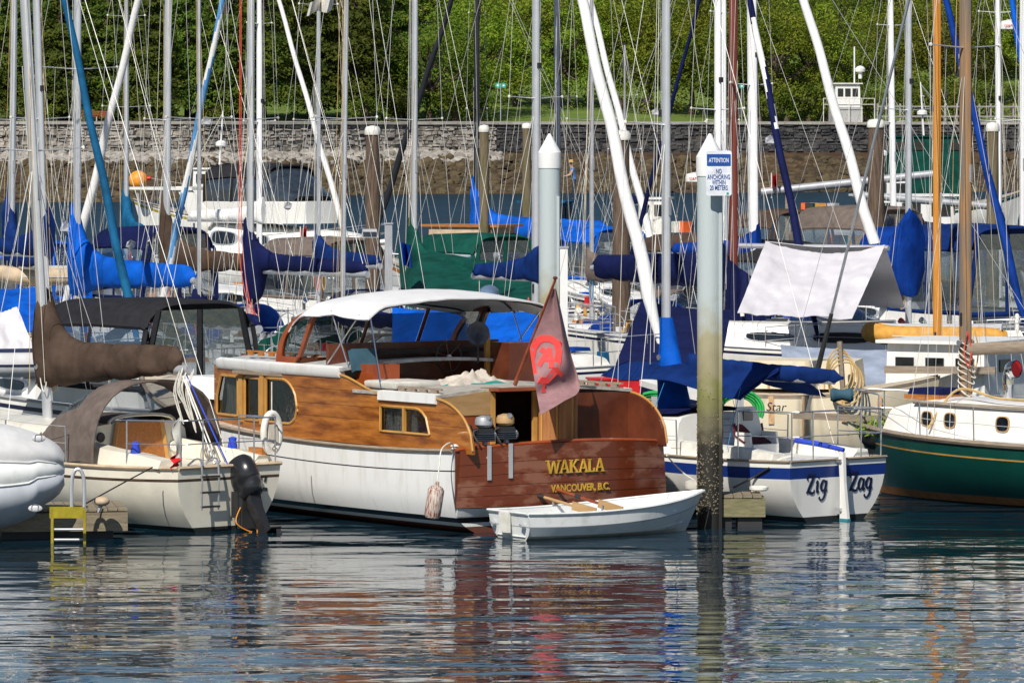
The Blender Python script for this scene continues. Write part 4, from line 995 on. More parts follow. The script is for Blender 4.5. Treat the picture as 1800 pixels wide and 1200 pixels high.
# after bulkhead with doorway and open door
for (y0, y1, z0, z1, mat, x) in ((1.80, .86, 1.0, 1.76, 'varnish_red', .66), (.78, .86, 1.0, 2.1, 'gold_frame', .63), (-.02, .06, 1.0, 2.1, 'gold_frame', .63), (-.02, -1.80, 1.0, 2.05, 'mahogany_dark', .66)):
    MB().box((x, (y0+y1)/2, (z0+z1)/2), (.05, abs(y1-y0), z1-z0)).build('bulkhead_panel', mat, WK, smooth=False)
mb = MB(); mb.plate([V((.62, 1.82, 1.76)), V((.62, .86, 1.76)), V((.60, .86, 2.12)), V((.60, 1.0, 2.125)), V((.62, 1.82, 2.03))], (.05, 0, 0)); mb.build('bulkhead_panel', 'ply_tan', WK, smooth=False)
MB().box((.60, .42, 2.15), (.5, .95, .045)).build('companion_hatch', 'mahogany', WK, smooth=False)
d = thing('door', None, None); d.parent = WK; d.location = (.58, -.03, 1.0); d.rotation_euler = (0, 0, math.radians(208))
MB().box((.33, 0, .53), (.66, .04, 1.06)).build('door_leaf', 'door_wood', d, smooth=False)
for xx in (.06, .33, .6): MB().box((xx, -.028, .53), (.03, .02, 1.04)).build('door_batten', 'gold_frame', d, smooth=False)
MB().ball((.08, .04, .45), .035, 8).build('door_handle', 'black_paint', d)
# wheelhouse: side wings with glass, dash, wheel, seats, canopy
WING = [(4.95, 2.36), (4.42, 3.26), (4.30, 3.30)]+[(x, z) for x, z in arcpts(4.28, 2.36, 1.22, .93, 90, 0, 12)]
for side in (1, -1):
    y = side*1.68
    t_ = .09
    inner = [(4.78, 2.52), (4.36, 3.19)]+arcpts(4.26, 2.52, 1.06, .68, 88, 0, 12)
    mb = MB(); A = [V((x, y, z)) for x, z in WING]; n = 26
    def resample(p, n):
        p = [V((x, 0, z)) for x, z in p]+[V((p[0][0], 0, p[0][1]))]; d_ = [0]
        for a, b in zip(p, p[1:]): d_.append(d_[-1]+(b-a).length)
        out = []
        for i in range(n):
            t = d_[-1]*i/n
            for k in range(len(d_)-1):
                if d_[k] <= t <= d_[k+1]: out.append(p[k].lerp(p[k+1], (t-d_[k])/max(1e-9, d_[k+1]-d_[k]))); break
        return out
    o_, i_ = resample(WING, 60), resample(inner, 60)
    mb.rings([[p+V((0, y-.03, 0)) for p in o_], [p+V((0, y+.03, 0)) for p in o_], [p+V((0, y+.03, 0)) for p in i_], [p+V((0, y-.03, 0)) for p in i_], [p+V((0, y-.03, 0)) for p in o_]], True)
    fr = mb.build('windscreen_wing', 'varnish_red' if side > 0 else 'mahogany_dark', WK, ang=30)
    MB().plate([p+V((0, y-.004, 0)) for p in i_], (0, .008, 0)).build('pane', 'window_glass', fr, smooth=False)
MB().box((4.05, 0, 2.45), (.08, 3.3, .62)).build('dashboard', 'mahogany_dark', WK, smooth=False)
MB().box((3.85, -.2, 2.62), (.4, 2.2, .06)).build('dash_shelf', 'interior_dark', WK, smooth=False)
for yy in (-1.66, -.55, .55, 1.66):
    MB().tube([V((4.9, yy, 2.45)), V((4.42, yy, 3.27))], .035, 6).build('windscreen_post', 'mahogany_dark', WK)
for (a, b) in ((-1.6, -.6), (-.5, .5), (.6, 1.6)):
    MB().plate([V((4.86, a, 2.52)), V((4.86, b, 2.52)), V((4.46, b, 3.2)), V((4.46, a, 3.2))], (.008, 0, 0)).build('windscreen_pane', 'window_glass', WK, smooth=False)
MB().box((4.88, 0, 2.45), (.06, 3.3, .12)).build('windscreen_sill', 'varnish_red', WK, smooth=False)
hwheel = thing('steering_wheel', None, None); hwheel.parent = WK; hwheel.location = (3.55, -.35, 2.52)
mb = MB(); ring = [V((.12*math.cos(a)*.0, .24*math.cos(a), .24*math.sin(a))) for a in [2*math.pi*i/24 for i in range(25)]]
mb.tube(ring, .016, 6, cap=False); mb.build('wheel_rim', 'black_rubber', hwheel)
for k in range(6):
    a = math.pi*k/3+.3; MB().tube([V((0, 0, 0)), V((0, .31*math.cos(a), .31*math.sin(a)))], [.014, .010], 6).build('spoke', 'mahogany_dark', hwheel)
MB().lathe((0, 0, 0), [(.04, -.03), (.05, 0), (.035, .05)], 10, axis='x').build('hub', 'steel', hwheel)
MB().tube([V((0, 0, 0)), V((.5, 0, -.1))], .025, 6).build('shaft', 'steel', hwheel)
MB().box((3.05, 1.35, 2.25), (.5, .5, .44)).build('seat_box', 'varnish_red', WK, smooth=False)
MB().box((3.1, -1.3, 2.4), (.5, .5, .7)).build('helm_seat', 'mahogany_dark', WK, smooth=False)
MB().box((3.4, -1.0, 2.45), (.06, .08, .9)).build('seat_post', 'gold_frame', WK, smooth=False)
# canopy: white shell on hoops
cp = thing('canopy', None, None); cp.parent = WK
def can(u, v):
    x = lerp(2.62, 4.95, u); y = (v*2-1); q = abs(y)
    z = 3.33+.22*math.sin(math.pi*clamp(.15+u*.75))*(1-q**2.4*.75) + .06*(1-q*q)
    z -= .14*clamp((q-.82)/.18)**1.5 + .26*clamp((u-.8)/.2)**1.6*(.4+.6*q)
    z += -.035*abs(math.sin(u*6.3+.4))*(q**3)*1.2 + .012*fbm(x*2, y*3)
    return V((x, y*1.82, z))
MB().sheet(can, 30, 34, .02).build('canvas_top', 'canopy_white', cp, ang=60)
for u in (.03, .5, .95):
    MB().tube([can(u, v/16)-V((0, 0, .04)) for v in range(17)], .016, 6).build('canopy_hoop', 'black_paint', cp)
for side in (1, -1):
    a = can(.02, .5+.48*side)
    MB().tube([a, V((2.3, side*1.78, 2.12))], .014, 6).build('canopy_pole', 'chrome', cp)
    MB().tube([can(.5, .5+.48*side), V((3.3, side*1.74, 2.42))], .012, 6).build('canopy_strut', 'steel', cp)
    MB().tube([can(.15, .5+.48*side), V((3.95, side*1.74, 2.42))], .012, 6).build('canopy_strut', 'steel', cp)
MB().lathe((0, 0, 0), [(.15, 0), (.16, .02), (.15, .09), (.09, .14), (.02, .16)], 16).build('roof_dome', 'blue_glass', cp).location = can(.5, .14)+V((0, 0, .0))
for x, z in ((5.5, 2.45),): MB().box((7.4, 0, 1.9), (.05, 3.0, .8), Matrix.Rotation(-.25, 3, 'Y')).build('front_screen', 'dark_glass', WK, smooth=False)
MB().box((8.6, 0, 1.85), (2.2, 2.2, .35), taper=.85).build('fore_trunk', 'white_paint', WK, smooth=False)
# mooring cleat and line at the quarter
MB().lathe((.05, 1.93, 1.27), [(.05, 0), (.05, .06), (.07, .07), (.03, .1)], 10).build('bollard', 'white_paint', WK)

# ---- things lying on or hanging from the cruiser
def at_w(x, y, z): return wm(WK) @ V((x, y, z))
fl = thing('flag', 'faded mauve flag with red emblem on a leaning varnished staff', 'flag', P(905, 668, 112.8))
b0, t0 = P(905, 670, 112.8), P(976, 492, 114.2)
MB().tube([b0-V((0, 0, .05)), t0], [.035, .02], 8).build('staff', 'mahogany', fl, world=True)
MB().ball(t0+V((0, 0, .03)), .04, 8, sc=(1, 1, .7)).build('finial', 'mahogany_dark', fl, world=True)
HO = [P(973, 507, 114.4), P(931, 612, 113.7)]; 
def flagf(u, v):
    """u down the hoist, v out to the fly; hangs in soft folds"""
    h0 = HO[0].lerp(HO[1], u); 
    e = [P(978, 508, 114.3), P(1003, 620, 113.9), P(1019, 683, 114), P(990, 705, 114.4), P(950, 728, 114.8)]
    c = crom(e, 8); k = u*(len(c)-1); i = min(int(k), len(c)-2); far = c[i].lerp(c[i+1], k-i)
    p = h0.lerp(far, v); p.y += .17*math.sin(v*8+u*2.)*v + .05*math.sin(v*13+u*5)*v; p.z -= .04*math.sin(v*math.pi)*u
    return p
MB().sheet(flagf, 26, 26, .004).build('cloth', 'flag_mauve', fl, world=True)
def inv_flag(px, py):
    best = None
    for i in range(41):
        for j in range(41):
            q = flagf(i/40, j/40); s_ = FPX/q.y; d_ = (900+q.x*s_-px)**2+(HOR+(CAMH-q.z)*s_-py)**2
            if best is None or d_ < best[0]: best = (d_, i/40, j/40)
    return best[1], best[2]
emb = MB()
def on_flag(px, py): u, v = inv_flag(px, py); return flagf(u, v)
ringpx = [(945, 600), (953, 594), (966, 594), (978, 602), (982, 616), (981, 634), (975, 654), (962, 668), (948, 668), (937, 654), (933, 634), (936, 614), (945, 600)]
def ribbon(pts, wpx):
    rings = []
    for i, (x, y) in enumerate(pts):
        a, b = pts[max(i-1, 0)], pts[min(i+1, len(pts)-1)]; d_ = V((b[0]-a[0], b[1]-a[1], 0)).normalized(); q = V((-d_.y, d_.x, 0))*wpx/2
        A, B = on_flag(x+q.x, y+q.y), on_flag(x-q.x, y-q.y)
        rings.append([A+V((0, -.012, 0)), B+V((0, -.012, 0)), B+V((0, .014, 0)), A+V((0, .014, 0))])
    emb.rings(rings, True, True)
ribbon(ringpx, 13)
for a, b, w_ in (((976, 608), (992, 598), 8), ((976, 646), (988, 660), 8), ((940, 606), (936, 596), 7), ((966, 612), (948, 642), 8), ((966, 612), (970, 646), 8), ((950, 632), (972, 630), 7), ((958, 672), (956, 690), 5), ((950, 612), (964, 622), 8)):
    ribbon([a, ((a[0]+b[0])/2, (a[1]+b[1])/2), b], w_)
emb.build('emblem', 'flag_red', fl, world=True)

def small_outboard(label, y, cap):
    o = thing('outboard_motor', label, 'outboard motor', at_w(tx(y)+.02, y, TZ1+crown(y)), 125, 'small outboards clamped to the varnished transom')
    o.scale = (1.4,)*3
    MB().lathe((.02, 0, .22), [(.07, 0), (.10, .03), (.10, .08), (.085, .11), (.03, .13)], 14).build('flywheel_cover', cap, o)
    MB().box((.02, 0, .14), (.2, .16, .14), taper=.85).build('engine_block', 'black_rubber', o)
    for k in range(4): MB().box((.02, .0, .085+k*.022), (.215, .175, .006)).build('cooling_fin', 'mast_slate', o)
    for q in range(3): MB().tube(crom([V((.1-.05*q, .09, .2)), V((.02, .14, .1+.03*q)), V((-.06, .1, .02)), V((-.02, .06, -.04))], 4), .008, 4).build('fuel_line', 'black_rubber', o)
    MB().lathe((-.06, .0, .30), [(.02, 0), (.03, .01), (.03, .05), (.01, .06)], 8).build('starter_cap', 'steel', o)
    MB().lathe((.14, .1, .2), [(.05, 0), (.055, .02), (.055, .12), (.03, .15)], 10, axis='y').build('fuel_tank', 'black_paint', o)
    MB().tube([V((0, 0, .1)), V((0, 0, -.02)), V((-.05, 0, -.12))], .03, 8).build('leg', 'alu_dull', o)
    MB().box((-.085, 0, -.16), (.02, .045, .38)).build('clamp_bracket', 'alu', o)
    MB().tube([V((.05, 0, .15)), V((.25, -.05, .16)), V((.36, -.06, .14))], .018, 6).build('tiller_handle', 'black_rubber', o)
    MB().lathe((-.02, -.12, .13), [(.04, 0), (.05, .02), (.03, .06)], 10, axis='y').build('carburettor', 'steel', o)
small_outboard('small outboard motor with grey top clamped beside the swept cabin side', 1.48, 'alu_dull')
small_outboard('small outboard motor with tan top clamped nearer the cabin doorway', 1.12, 'ply_tan')

def fender(label, top, bot, r, mat, ropeto, rmat='rope_white', name='fender', group=None):
    t = thing(name, label, 'fender', bot, 0, group); top, bot = V(top), V(bot); L = (top-bot).length
    R = (top-bot).to_track_quat('Z', 'Y').to_matrix()
    MB().lathe(bot, [(r*.3, 0), (r*.8, L*.04), (r, L*.12), (r, L*.85), (r*.75, L*.95), (r*.25, L)], 16, R=R).build('body', mat, t, world=True)
    MB().lathe(top, [(.02, -.02), (.035, 0), (.03, .05), (.01, .06)], 8, R=R).build('eye', mat, t, world=True)
    pts = crom([top]+[V(p) for p in ropeto], 5); MB().tube(pts, .011, 6).build('rope', rmat, t, world=True)
    return t
M('old_fender', (.24, .07, .04), .8, col2=(.62, .58, .52), scale=7, stretch=(9, 9, .8), lo=.42, hi=.58)
fender('weathered brown and white fender hung from the wooden cruiser quarter', P(768, 852, 116.3), P(759, 912, 116.3), .125, 'old_fender', [P(772, 820, 116), P(776, 790, 115.6), P(790, 778, 115.3), P(797, 782, 115)])

def heap(name, label, cat, c, rx, ry, h, mat, seed, rz=125, n=22):
    """crumpled cloth lying on a surface"""
    t = thing(name, label, cat, c, rz)
    def f(u, v):
        x, y = u*2-1, v*2-1; q = max(abs(x), abs(y)); k = clamp(1-q)**.6
        return V((x*rx*(1+.15*fbm(y*3, seed)), y*ry*(1+.2*fbm(x*3, seed+4)), k*h*(.5+.8*abs(fbm(x*1.7+seed, y*2.4, 2, 2)))+.004))
    MB().sheet(f, n, n, .012).build('folds', mat, t, ang=70); return t
heap('folded_cloth', 'teal cloth spread over the grey aft cabin roof', 'cloth', at_w(1.75, .1, 2.13), .45, 1.0, .09, 'cloth_teal', 3)
heap('crumpled_cloth', 'crumpled beige cloth heaped on the teal cloth', 'cloth', at_w(1.95, .3, 2.16), .3, .55, .26, 'cloth_beige', 9)
c = thing('cushion', 'flat pale seat cushion on the step of the wooden cruiser roof', 'cushion', at_w(2.35, 1.35, 2.12), 125)
MB().grid(lambda u, v: V((0, 0, 0)), 1, 1)
mb = MB(); mb.rings([[V((sx*(.45-.03*e), sy*(.42-.03*e), z)) for sx, sy in ((-1, -1), (0, -1.03), (1, -1), (1.02, 0), (1, 1), (0, 1.03), (-1, 1), (-1.02, 0))] for z, e in ((0, 1), (.02, .2), (.09, 0), (.11, .4), (.12, 1.5))], True, True); mb.build('pad', 'cushion', c, ang=50)
c = thing('cushion', 'teal back cushion leaning inside the wooden cruiser wheelhouse', 'cushion', at_w(3.25, 1.5, 2.5), 125)
mb = MB(); mb.box((.0, .0, .02), (.12, .42, .36), Matrix.Rotation(.35, 3, 'Y')); mb.build('pad', 'cushion_teal', c)
c = thing('search_lamp', 'grey bowl-shaped search lamp standing in the wooden cruiser wheelhouse', 'lamp', at_w(3.3, -.75, 2.62), 125)
MB().lathe((0, 0, .28), [(.05, -.16), (.12, -.12), (.18, -.02), (.19, .0), (.175, .0), (.1, -.06), (.02, -.09)], 18, axis='x', R=Matrix.Rotation(2.7, 3, 'Z')).build('bowl', 'mast_slate', c)
MB().tube([V((0, 0, -.2)), V((0, 0, .28))], .02, 6).build('stem', 'black_rubber', c)

# ---- the white tender in front of the transom
DG = thing('rowing_dinghy', 'small white rowing dinghy floating against the varnished transom', 'dinghy', P(895, 0, 116.4)*V((1, 1, 0)) if False else (P(893, 600, 116.4).x, P(893, 600, 116.4).y, 0), 32)
hd = Hull(3.56, 1.42, .41, .42, .60, tw=.80, draft=.16, p0=3.6, p1=1.7, rake=.42, trake=.10, tm=.45, full=2.3)
hd.build(DG, [('o', 0), ('o', .035), ('o', .20), ('o', .215), ('z', .06), ('z', -.14)], ['dinghy_white', 'dinghy_white', 'alu_dull', 'dinghy_white', 'old_white'], n=34)
hi_ = Hull(3.50, 1.36, .405, .415, .59, tw=.79, draft=.10, p0=3.6, p1=1.7, rake=.38, trake=.10, tm=.45, full=2.3)
mb = MB(); ts = [i/24*.985 for i in range(25)]
for side in (1, -1):
    mb.rings([[hi_.pt(t, lerp(hi_.zs(t), .02, q/4), side)+V((.03, 0, 0)) for t in ts] for q in range(5)], closed=False)
mb.grid(lambda u, v: V((.04+u*3.0, (v*2-1)*hi_.b(u*.88)*.75, .05+.1*u**4)), 12, 4); mb.build('inner_liner', 'dinghy_white', DG)
hd.rail(DG, 'dinghy_white', .022, dz=0, name='gunwale')
for x, w_ in ((.35, .42), (1.45, .26), (2.55, .32)):
    t = x/3.42; MB().box((x, 0, hd.zs(t)-.14), (w_, 2*hd.b(t)*.93, .035)).build('thwart', 'dinghy_white', DG, smooth=False)
MB().box((-.03, .05, .25), (.05, .26, .30)).build('motor_pad', 'old_white', DG, smooth=False)
for yy in (.42, -.42): MB().box((-.012, yy, .22), (.05, .10, .035), Matrix.Rotation(.4, 3, 'X')).build('drain_fitting', 'alu_dull', DG, smooth=False)
for sd_ in (1, -1): MB().tube([V((1.25, sd_*.69, .42)), V((1.25, sd_*.70, .50))], .02, 6).build('oarlock', 'steel', DG)
MB().tube(crom([V((2.6, -.48, .62)), V((2.55, -.5, .5)), V((2.7, -.52, .47)), V((2.8, -.45, .6))], 4), .010, 5).build('painter', 'rope_white', DG)
for lab, a, b in (('wooden oar lying over the far gunwale of the dinghy', P(878, 851, 113.5), P(1006, 888, 115)), ('wooden oar with dark collar resting inside the dinghy', P(972, 858, 114.0), P(1052, 884, 114.9))):
    t = thing('oar', lab, 'oar', b); d_ = b-a
    MB().tube([a, a+d_*.03, a+d_*.9, b], [.022, .026, .024, .02], 8).build('shaft', 'ply_tan' if 'far' in lab else 'mahogany', t, world=True)
    MB().tube([a+d_*.50, a+d_*.62], .034, 8).build('collar', 'black_rubber', t, world=True)
    MB().tube([a, a-d_.normalized()*.10], [.026, .03], 8).build('grip', 'ply_tan', t, world=True)
    MB().box(b+d_.normalized()*.25, (.02, .13, .5), (d_.to_track_quat('Z', 'Y')).to_matrix()).build('blade', 'ply_tan', t, world=True)
# ================================================================== front row yachts
def yacht_root(name, label, cx, s, hdg, cat='sailboat', group=None):
    p = P(cx, 600, s); return thing(name, label, cat, (p.x, p.y, 0), hdg, group)
def wl(t): return (lambda p: wm(t) @ V(p))

# ---- cream sailboat with the outboard
CB = yacht_root('sailboat', 'cream sailboat with brown dodger and black outboard, named CARIBBEE II', 404, 114.1, 131)
hc = Hull(8.4, 2.8, 1.0, 1.0, 1.4, tw=.71, draft=.42, p0=2.5, p1=1.5, rake=1.0, trake=.16, tm=.46)
hc.build(CB, [('o', 0), ('o', .17), ('o', .215), ('z', .07), ('z', -.2), ('z', -.4)], ['gelcoat_cream', 'brown_canvas', 'gelcoat_cream', 'bottom_dark', 'bottom_dark'], n=36)
hc.deck(CB, 'gelcoat_cream'); hc.rail(CB, 'tan_fabric', .032)
cabin(CB, 2.35, 6.3, 1.02, .55, lambda x: hc.zs(x/8.4)-.02, .58, .36, 'gelcoat_cream', wins=((.12, .3, .35, .7), (.42, .62, .35, .7)))
for s_ in (1, -1):                                                    # cockpit coamings and seats
    mb = MB(); mb.rings([[V((x, s_*.78, .98)), V((x, s_*1.12, .98)), V((x, s_*1.06, 1.0+.20*k)), V((x, s_*.84, 1.0+.22*k))] for x, k in ((.35, .5), (.9, .8), (1.6, 1.), (2.36, 1.35))], True, True); mb.build('cockpit_coaming', 'gelcoat_cream', CB)
    MB().lathe((1.15, s_*.95, 1.18), [(.08, 0), (.075, .05), (.06, .12), (.07, .16), (.03, .18)], 12).build('winch', 'cloth_blue', CB)
mb = MB(); mb.plate([V((2.33, -.52, 1.0)), V((2.33, .52, 1.0)), V((2.33, .40, 1.58)), V((2.33, -.40, 1.58))], (-.03, 0, 0)); mb.build('companionway_board', 'teak', CB, smooth=False)
for s_ in (1, -1):
    MB().tube([V((2.30, s_*.55, .98)), V((2.30, s_*.43, 1.6))], .04, 4).build('companionway_post', 'gold_frame', CB, smooth=False)
    MB().lathe((2.325, s_*.74, 1.36), [(.075, -.01), (.08, 0), (.07, .012), (.02, .008)], 14, axis='x', R=rot(180)).build('speaker', 'black_rubber', CB)
MB().lathe((2.325, -.70, 1.17), [(.085, -.01), (.09, 0), (.08, .012), (.02, .008)], 14, axis='x', R=rot(180)).build('compass', 'gelcoat', CB)
mb = MB(); mb.rings([arch(x, .62, 1.57, .12, 10) for x in (2.2, 2.6, 3.3)], closed=False); mb.build('hatch_slide', 'taupe_canvas', CB)
MB().tube(arch(2.25, .64, 1.56, .14, 10), .03, 6).build('hatch_lip', 'gelcoat_cream', CB)
dodger(CB, 1.85, 2.5, 3.75, 1.0, 1.26, 1.24, 'taupe_canvas')
pushpit(CB, hc, ht=.72, fwd=.14); pulpit(CB, hc); stanchions(CB, hc, .3, .84, 4)
R_ = rot(131).transposed(); lw = R_ @ V((-.055, 0, 0))
mast_, top_, at_ = rig(CB, hc, 4.75, 1.42, 10.5, .10, 'alu', (lw.x, lw.y), (.42, .72), 1.0, seed=31, halyards=5, wr=.006)
bz = 2.38; xb_ = 4.75+lw.x*.9
boom(CB, xb_, bz-.15, 3.75, .06, 'alu', rise=.22)
sail_cover(CB, xb_, bz, 3.6, .98, 'brown_canvas', r=.2, drop=.28, fat=1.15, rise=.24, seed=3, wob=1.2)
endb = V((xb_-3.7, .0, bz+.1))
for k in range(7):                                                    # coiled mainsheet hanging at the boom end
    a = endb+V((.1*math.sin(k*2.), .08*math.cos(k*1.7), -.05*k*.3)); MB().tube(crom([a, a+V((.08, .05, -.35)), a+V((-.05, -.04, -.62-.05*k)), a+V((.03, .06, -.3)), a+V((0, 0, -.02))], 5), .011, 5).build('mainsheet_coil', 'rope_white', CB)
for y_, m_ in ((.12, 'rope_white'), (-.05, 'cloth_blue'), (.2, 'wire_steel')): wire(CB, 'mainsheet', endb+V((.05, y_*.3, -.1)), V((.12, y_, 1.02)), .014, m_)
wire(CB, 'topping_lift', endb, top_, .006, 'rope_white')
# boarding ladder on the transom
lad = thing('boarding_ladder', None, None); lad.parent = CB
for y_ in (.62, .30): MB().tube(crom([V((.25, y_, 1.02)), V((.02, y_, 1.13)), V((-.10, y_, 1.02)), V((-.10, y_, .35))], 5), .016, 6).build('side_rail', 'steel', lad)
for z in (.86, .62, .40): MB().box((-.11, .46, z), (.05, .34, .03)).build('rung', 'black_rubber', lad, smooth=False)
text(CB, 'lettering', 'CARIBBEE II', .145, 'black_paint', (.026, -.20, .72), (0, -1, 0), (-.11, 0, 1), ext=.006, sx=.72, shear=.1)
text(CB, 'lettering', 'VANCOUVER', .085, 'black_paint', (.042, -.34, .575), (0, -1, 0), (-.11, 0, 1), ext=.006, sx=.85)
text(CB, 'lettering', 'BC', .085, 'black_paint', (.055, -.50, .46), (0, -1, 0), (-.11, 0, 1), ext=.006)
W_ = wl(CB)
# outboard
def outboard(label, loc, hdg, tilt):
    o = thing('outboard_motor', label, 'outboard motor', loc, hdg)
    R = Matrix.Rotation(tilt, 3, 'Y'); tr = lambda p: R @ V(p)
    prof_ = [(-.06, .08), (-.04, .125), (.06, .15), (.14, .155), (.145, .162), (.30, .165), (.42, .15), (.48, .11), (.50, .03)]
    mb = MB(); rings = []
    for z, rr in prof_:
        rings.append([tr((-.12-.03+rr*1.35*math.cos(a)*(1.1 if math.cos(a) < 0 else .9), rr*math.sin(a), z+.10)) for a in [2*math.pi*(j+.5)/18 for j in range(18)]])
    mb.rings(rings, True, True); mb.build('cowl', 'black_paint', o, ang=60)
    mb = MB(); mb.rings([[tr((x, y, z)) for x, y in ((-.20+q, -.075*k), (-.20+q, .075*k), (-.06-q, .07*k), (-.06-q, -.07*k))] for z, k, q in ((.12, 1.3, -.03), (-.1, .9, 0), (-.35, .7, .01), (-.52, .55, .01))], True, True); mb.build('leg', 'black_paint', o, ang=50)
    mb = MB(); mb.box(tr((-.16, 0, -.50)), (.36, .16, .015), R); mb.build('anti_ventilation_plate', 'black_paint', o)
    mb = MB(); mb.lathe(tr((-.13, 0, -.62)), [(.01, -.17), (.045, -.1), (.055, 0), (.05, .12), (.02, .16)], 12, axis='x', R=R); mb.build('gearcase', 'black_paint', o)
    mb = MB(); mb.plate([tr((-.06, -.01, -.64)), tr((-.18, -.01, -.64)), tr((-.16, -.01, -.80)), tr((-.10, -.01, -.80))], (0, .02, 0)); mb.build('skeg', 'black_paint', o)
    for k in range(3):
        a = k*2.094; mb = MB(); c = tr((-.32, 0, -.62)); u, v = V((0, math.cos(a), math.sin(a))), V((.05, -math.sin(a)*.5, math.cos(a)*.5))
        mb.plate([c+R @ (u*.02-v*.05), c+R @ (u*.10-v*.09), c+R @ (u*.13+v*.02), c+R @ (u*.08+v*.10), c+R @ (u*.02+v*.05)], R @ V((.012, 0, 0))); mb.build('propeller_blade', 'black_rubber', o, smooth=False)
    MB().box((.0, 0, -.06), (.10, .24, .40)).build('clamp_bracket', 'black_rubber', o)
    mb = MB(); mb.lathe(tr((-.30, 0, .30)), [(.03, 0), (.032, .006), (.02, .01)], 12, axis='x', R=R @ rot(180)); mb.build('badge', 'gelcoat', o)
    MB().tube(crom([V((.0, .1, .02)), V((-.1, .25, -.18)), V((-.12, -.05, -.3)), V((0, -.12, -.05))], 6), .009, 5).build('fuel_hose', 'orange_float', o)
    o.scale = (1.25,)*3
    return o
outboard('black outboard motor tilted up on the cream sailboat transom', W_((-.16, -.22, .36)), 131, .62)
MB().box((-.05, -.22, .40), (.16, .34, .40)).build('motor_bracket', 'black_rubber', CB)
# horseshoe life buoy on the stern rail
lb = thing('life_buoy', 'white horseshoe life buoy lashed to the cream sailboat stern rail', 'life buoy', W_((.25, -1.02, 1.1)), 131)
hs = [V((.0, .16*math.cos(a)*1., .36+.30*math.sin(a)*1.)) for a in [math.radians(lerp(-70, 250, i/20)) for i in range(21)]]
MB().tube(hs, .055, 10).build('ring', 'old_white', lb)
MB().box((0, 0, .34), (.10, .2, .3), taper=.8).build('bag', 'curtain', lb)
MB().tube([V((.0, .0, 1.15)), V((0, 0, .55))], .01, 5).build('lanyard', 'rope_white', lb)
# ensign on a short staff, winch covers, hatch box
fg = thing('ensign', 'small furled red and white flag on the cream sailboat stern', 'flag', W_((.10, .86, 1.0)), 131)
MB().tube([V((0, 0, 0)), V((-.05, .05, .85))], .010, 6).build('staff', 'old_white', fg)
MB().sheet(lambda u, v: V((-.045+.06*math.sin(v*9)*u*.5, .04+.14*u*(1-.3*v)+.02*math.sin(v*6), .80-.62*v-.12*u)), 6, 12, .004).build('cloth_white', 'rope_white', fg)
MB().sheet(lambda u, v: V((-.035+.05*math.sin(v*9), .05+.16*u, .24-.2*v-.06*u)), 5, 6, .004).build('cloth_red', 'red_plastic', fg)
MB().box((.55, -.98, 1.12), (.34, .1, .2)).build('side_locker', 'teak', CB)

# ---- white sailboat Zig Zag
ZZ = yacht_root('sailboat', 'white sailboat with blue stripe and transom lettered Zig Zag', 1474, 111.2, 131)
hz = Hull(7.6, 2.65, .96, .98, 1.3, tw=.80, draft=.40, p0=2.6, p1=1.5, rake=.9, trake=.10, tm=.46)
hz.build(ZZ, [('o', 0), ('o', .09), ('o', .27), ('z', .08), ('z', -.2), ('z', -.38)], ['gelcoat', 'blue_stripe', 'gelcoat', 'bottom_dark', 'bottom_dark'], n=36)
hz.deck(ZZ, 'gelcoat'); hz.rail(ZZ, 'teak_grey', .022, dz=.01)
zc = cabin(ZZ, 2.75, 5.4, .98, .55, lambda x: hz.zs(x/7.6)-.02, .60, .40, 'gelcoat', wins=((.18, .52, .25, .75),), winmat='blue_glass')
mb = MB(); mb.grid(lambda u, v: V((lerp(2.9, 5.2, u), (v*2-1)*lerp(.80, .5, u), 1.60-.16*u+.10*(1-(v*2-1)**2))), 8, 8); mb.build('roof_cover', 'navy_canvas', ZZ)
for k in range(6): MB().box((2.70, .0, 1.02+k*.105), (.05, 1.05-.02*k, .098)).build('washboard', 'grey_tarp', ZZ, smooth=False)
for s_ in (1, -1):
    mb = MB(); mb.rings([[V((x, s_*.75, .95)), V((x, s_*1.08, .95)), V((x, s_*1.04, 1.0+.14*k)), V((x, s_*.82, 1.0+.15*k))] for x, k in ((.4, .5), (1.2, .9), (2.76, 1.2))], True, True); mb.build('cockpit_coaming', 'old_white', ZZ)
pushpit(ZZ, hz, ht=.78, fwd=.15); pulpit(ZZ, hz); stanchions(ZZ, hz, .32, .84, 4)
rud = thing('rudder', None, None); rud.parent = ZZ
mb = MB(); mb.plate([V((-.02, -.03, 1.12)), V((-.13, -.03, 1.08)), V((-.15, -.03, .6)), V((-.24, -.03, -.1)), V((-.24, -.03, -.5)), V((-.05, -.03, -.5)), V((-.06, -.03, .6))], (0, .06, 0)); mb.build('blade', ['gelcoat'], rud, smooth=False)
mb = MB(); mb.plate([V((-.236, -.034, .04)), V((-.246, -.034, -.5)), V((-.03, -.034, -.5)), V((-.05, -.034, .04))], (0, .068, 0)); mb.build('painted_tip', 'bottom_teal', rud, smooth=False)
for z in (.95, .18): MB().box((-.05, 0, z), (.12, .14, .05)).build('pintle', 'steel', rud, smooth=False)
MB().tube([V((-.12, 0, 1.12)), V((.35, .12, 1.20)), V((.75, .22, 1.24))], [.035, .045, .04], 8).build('tiller', 'cloth_blue', rud)
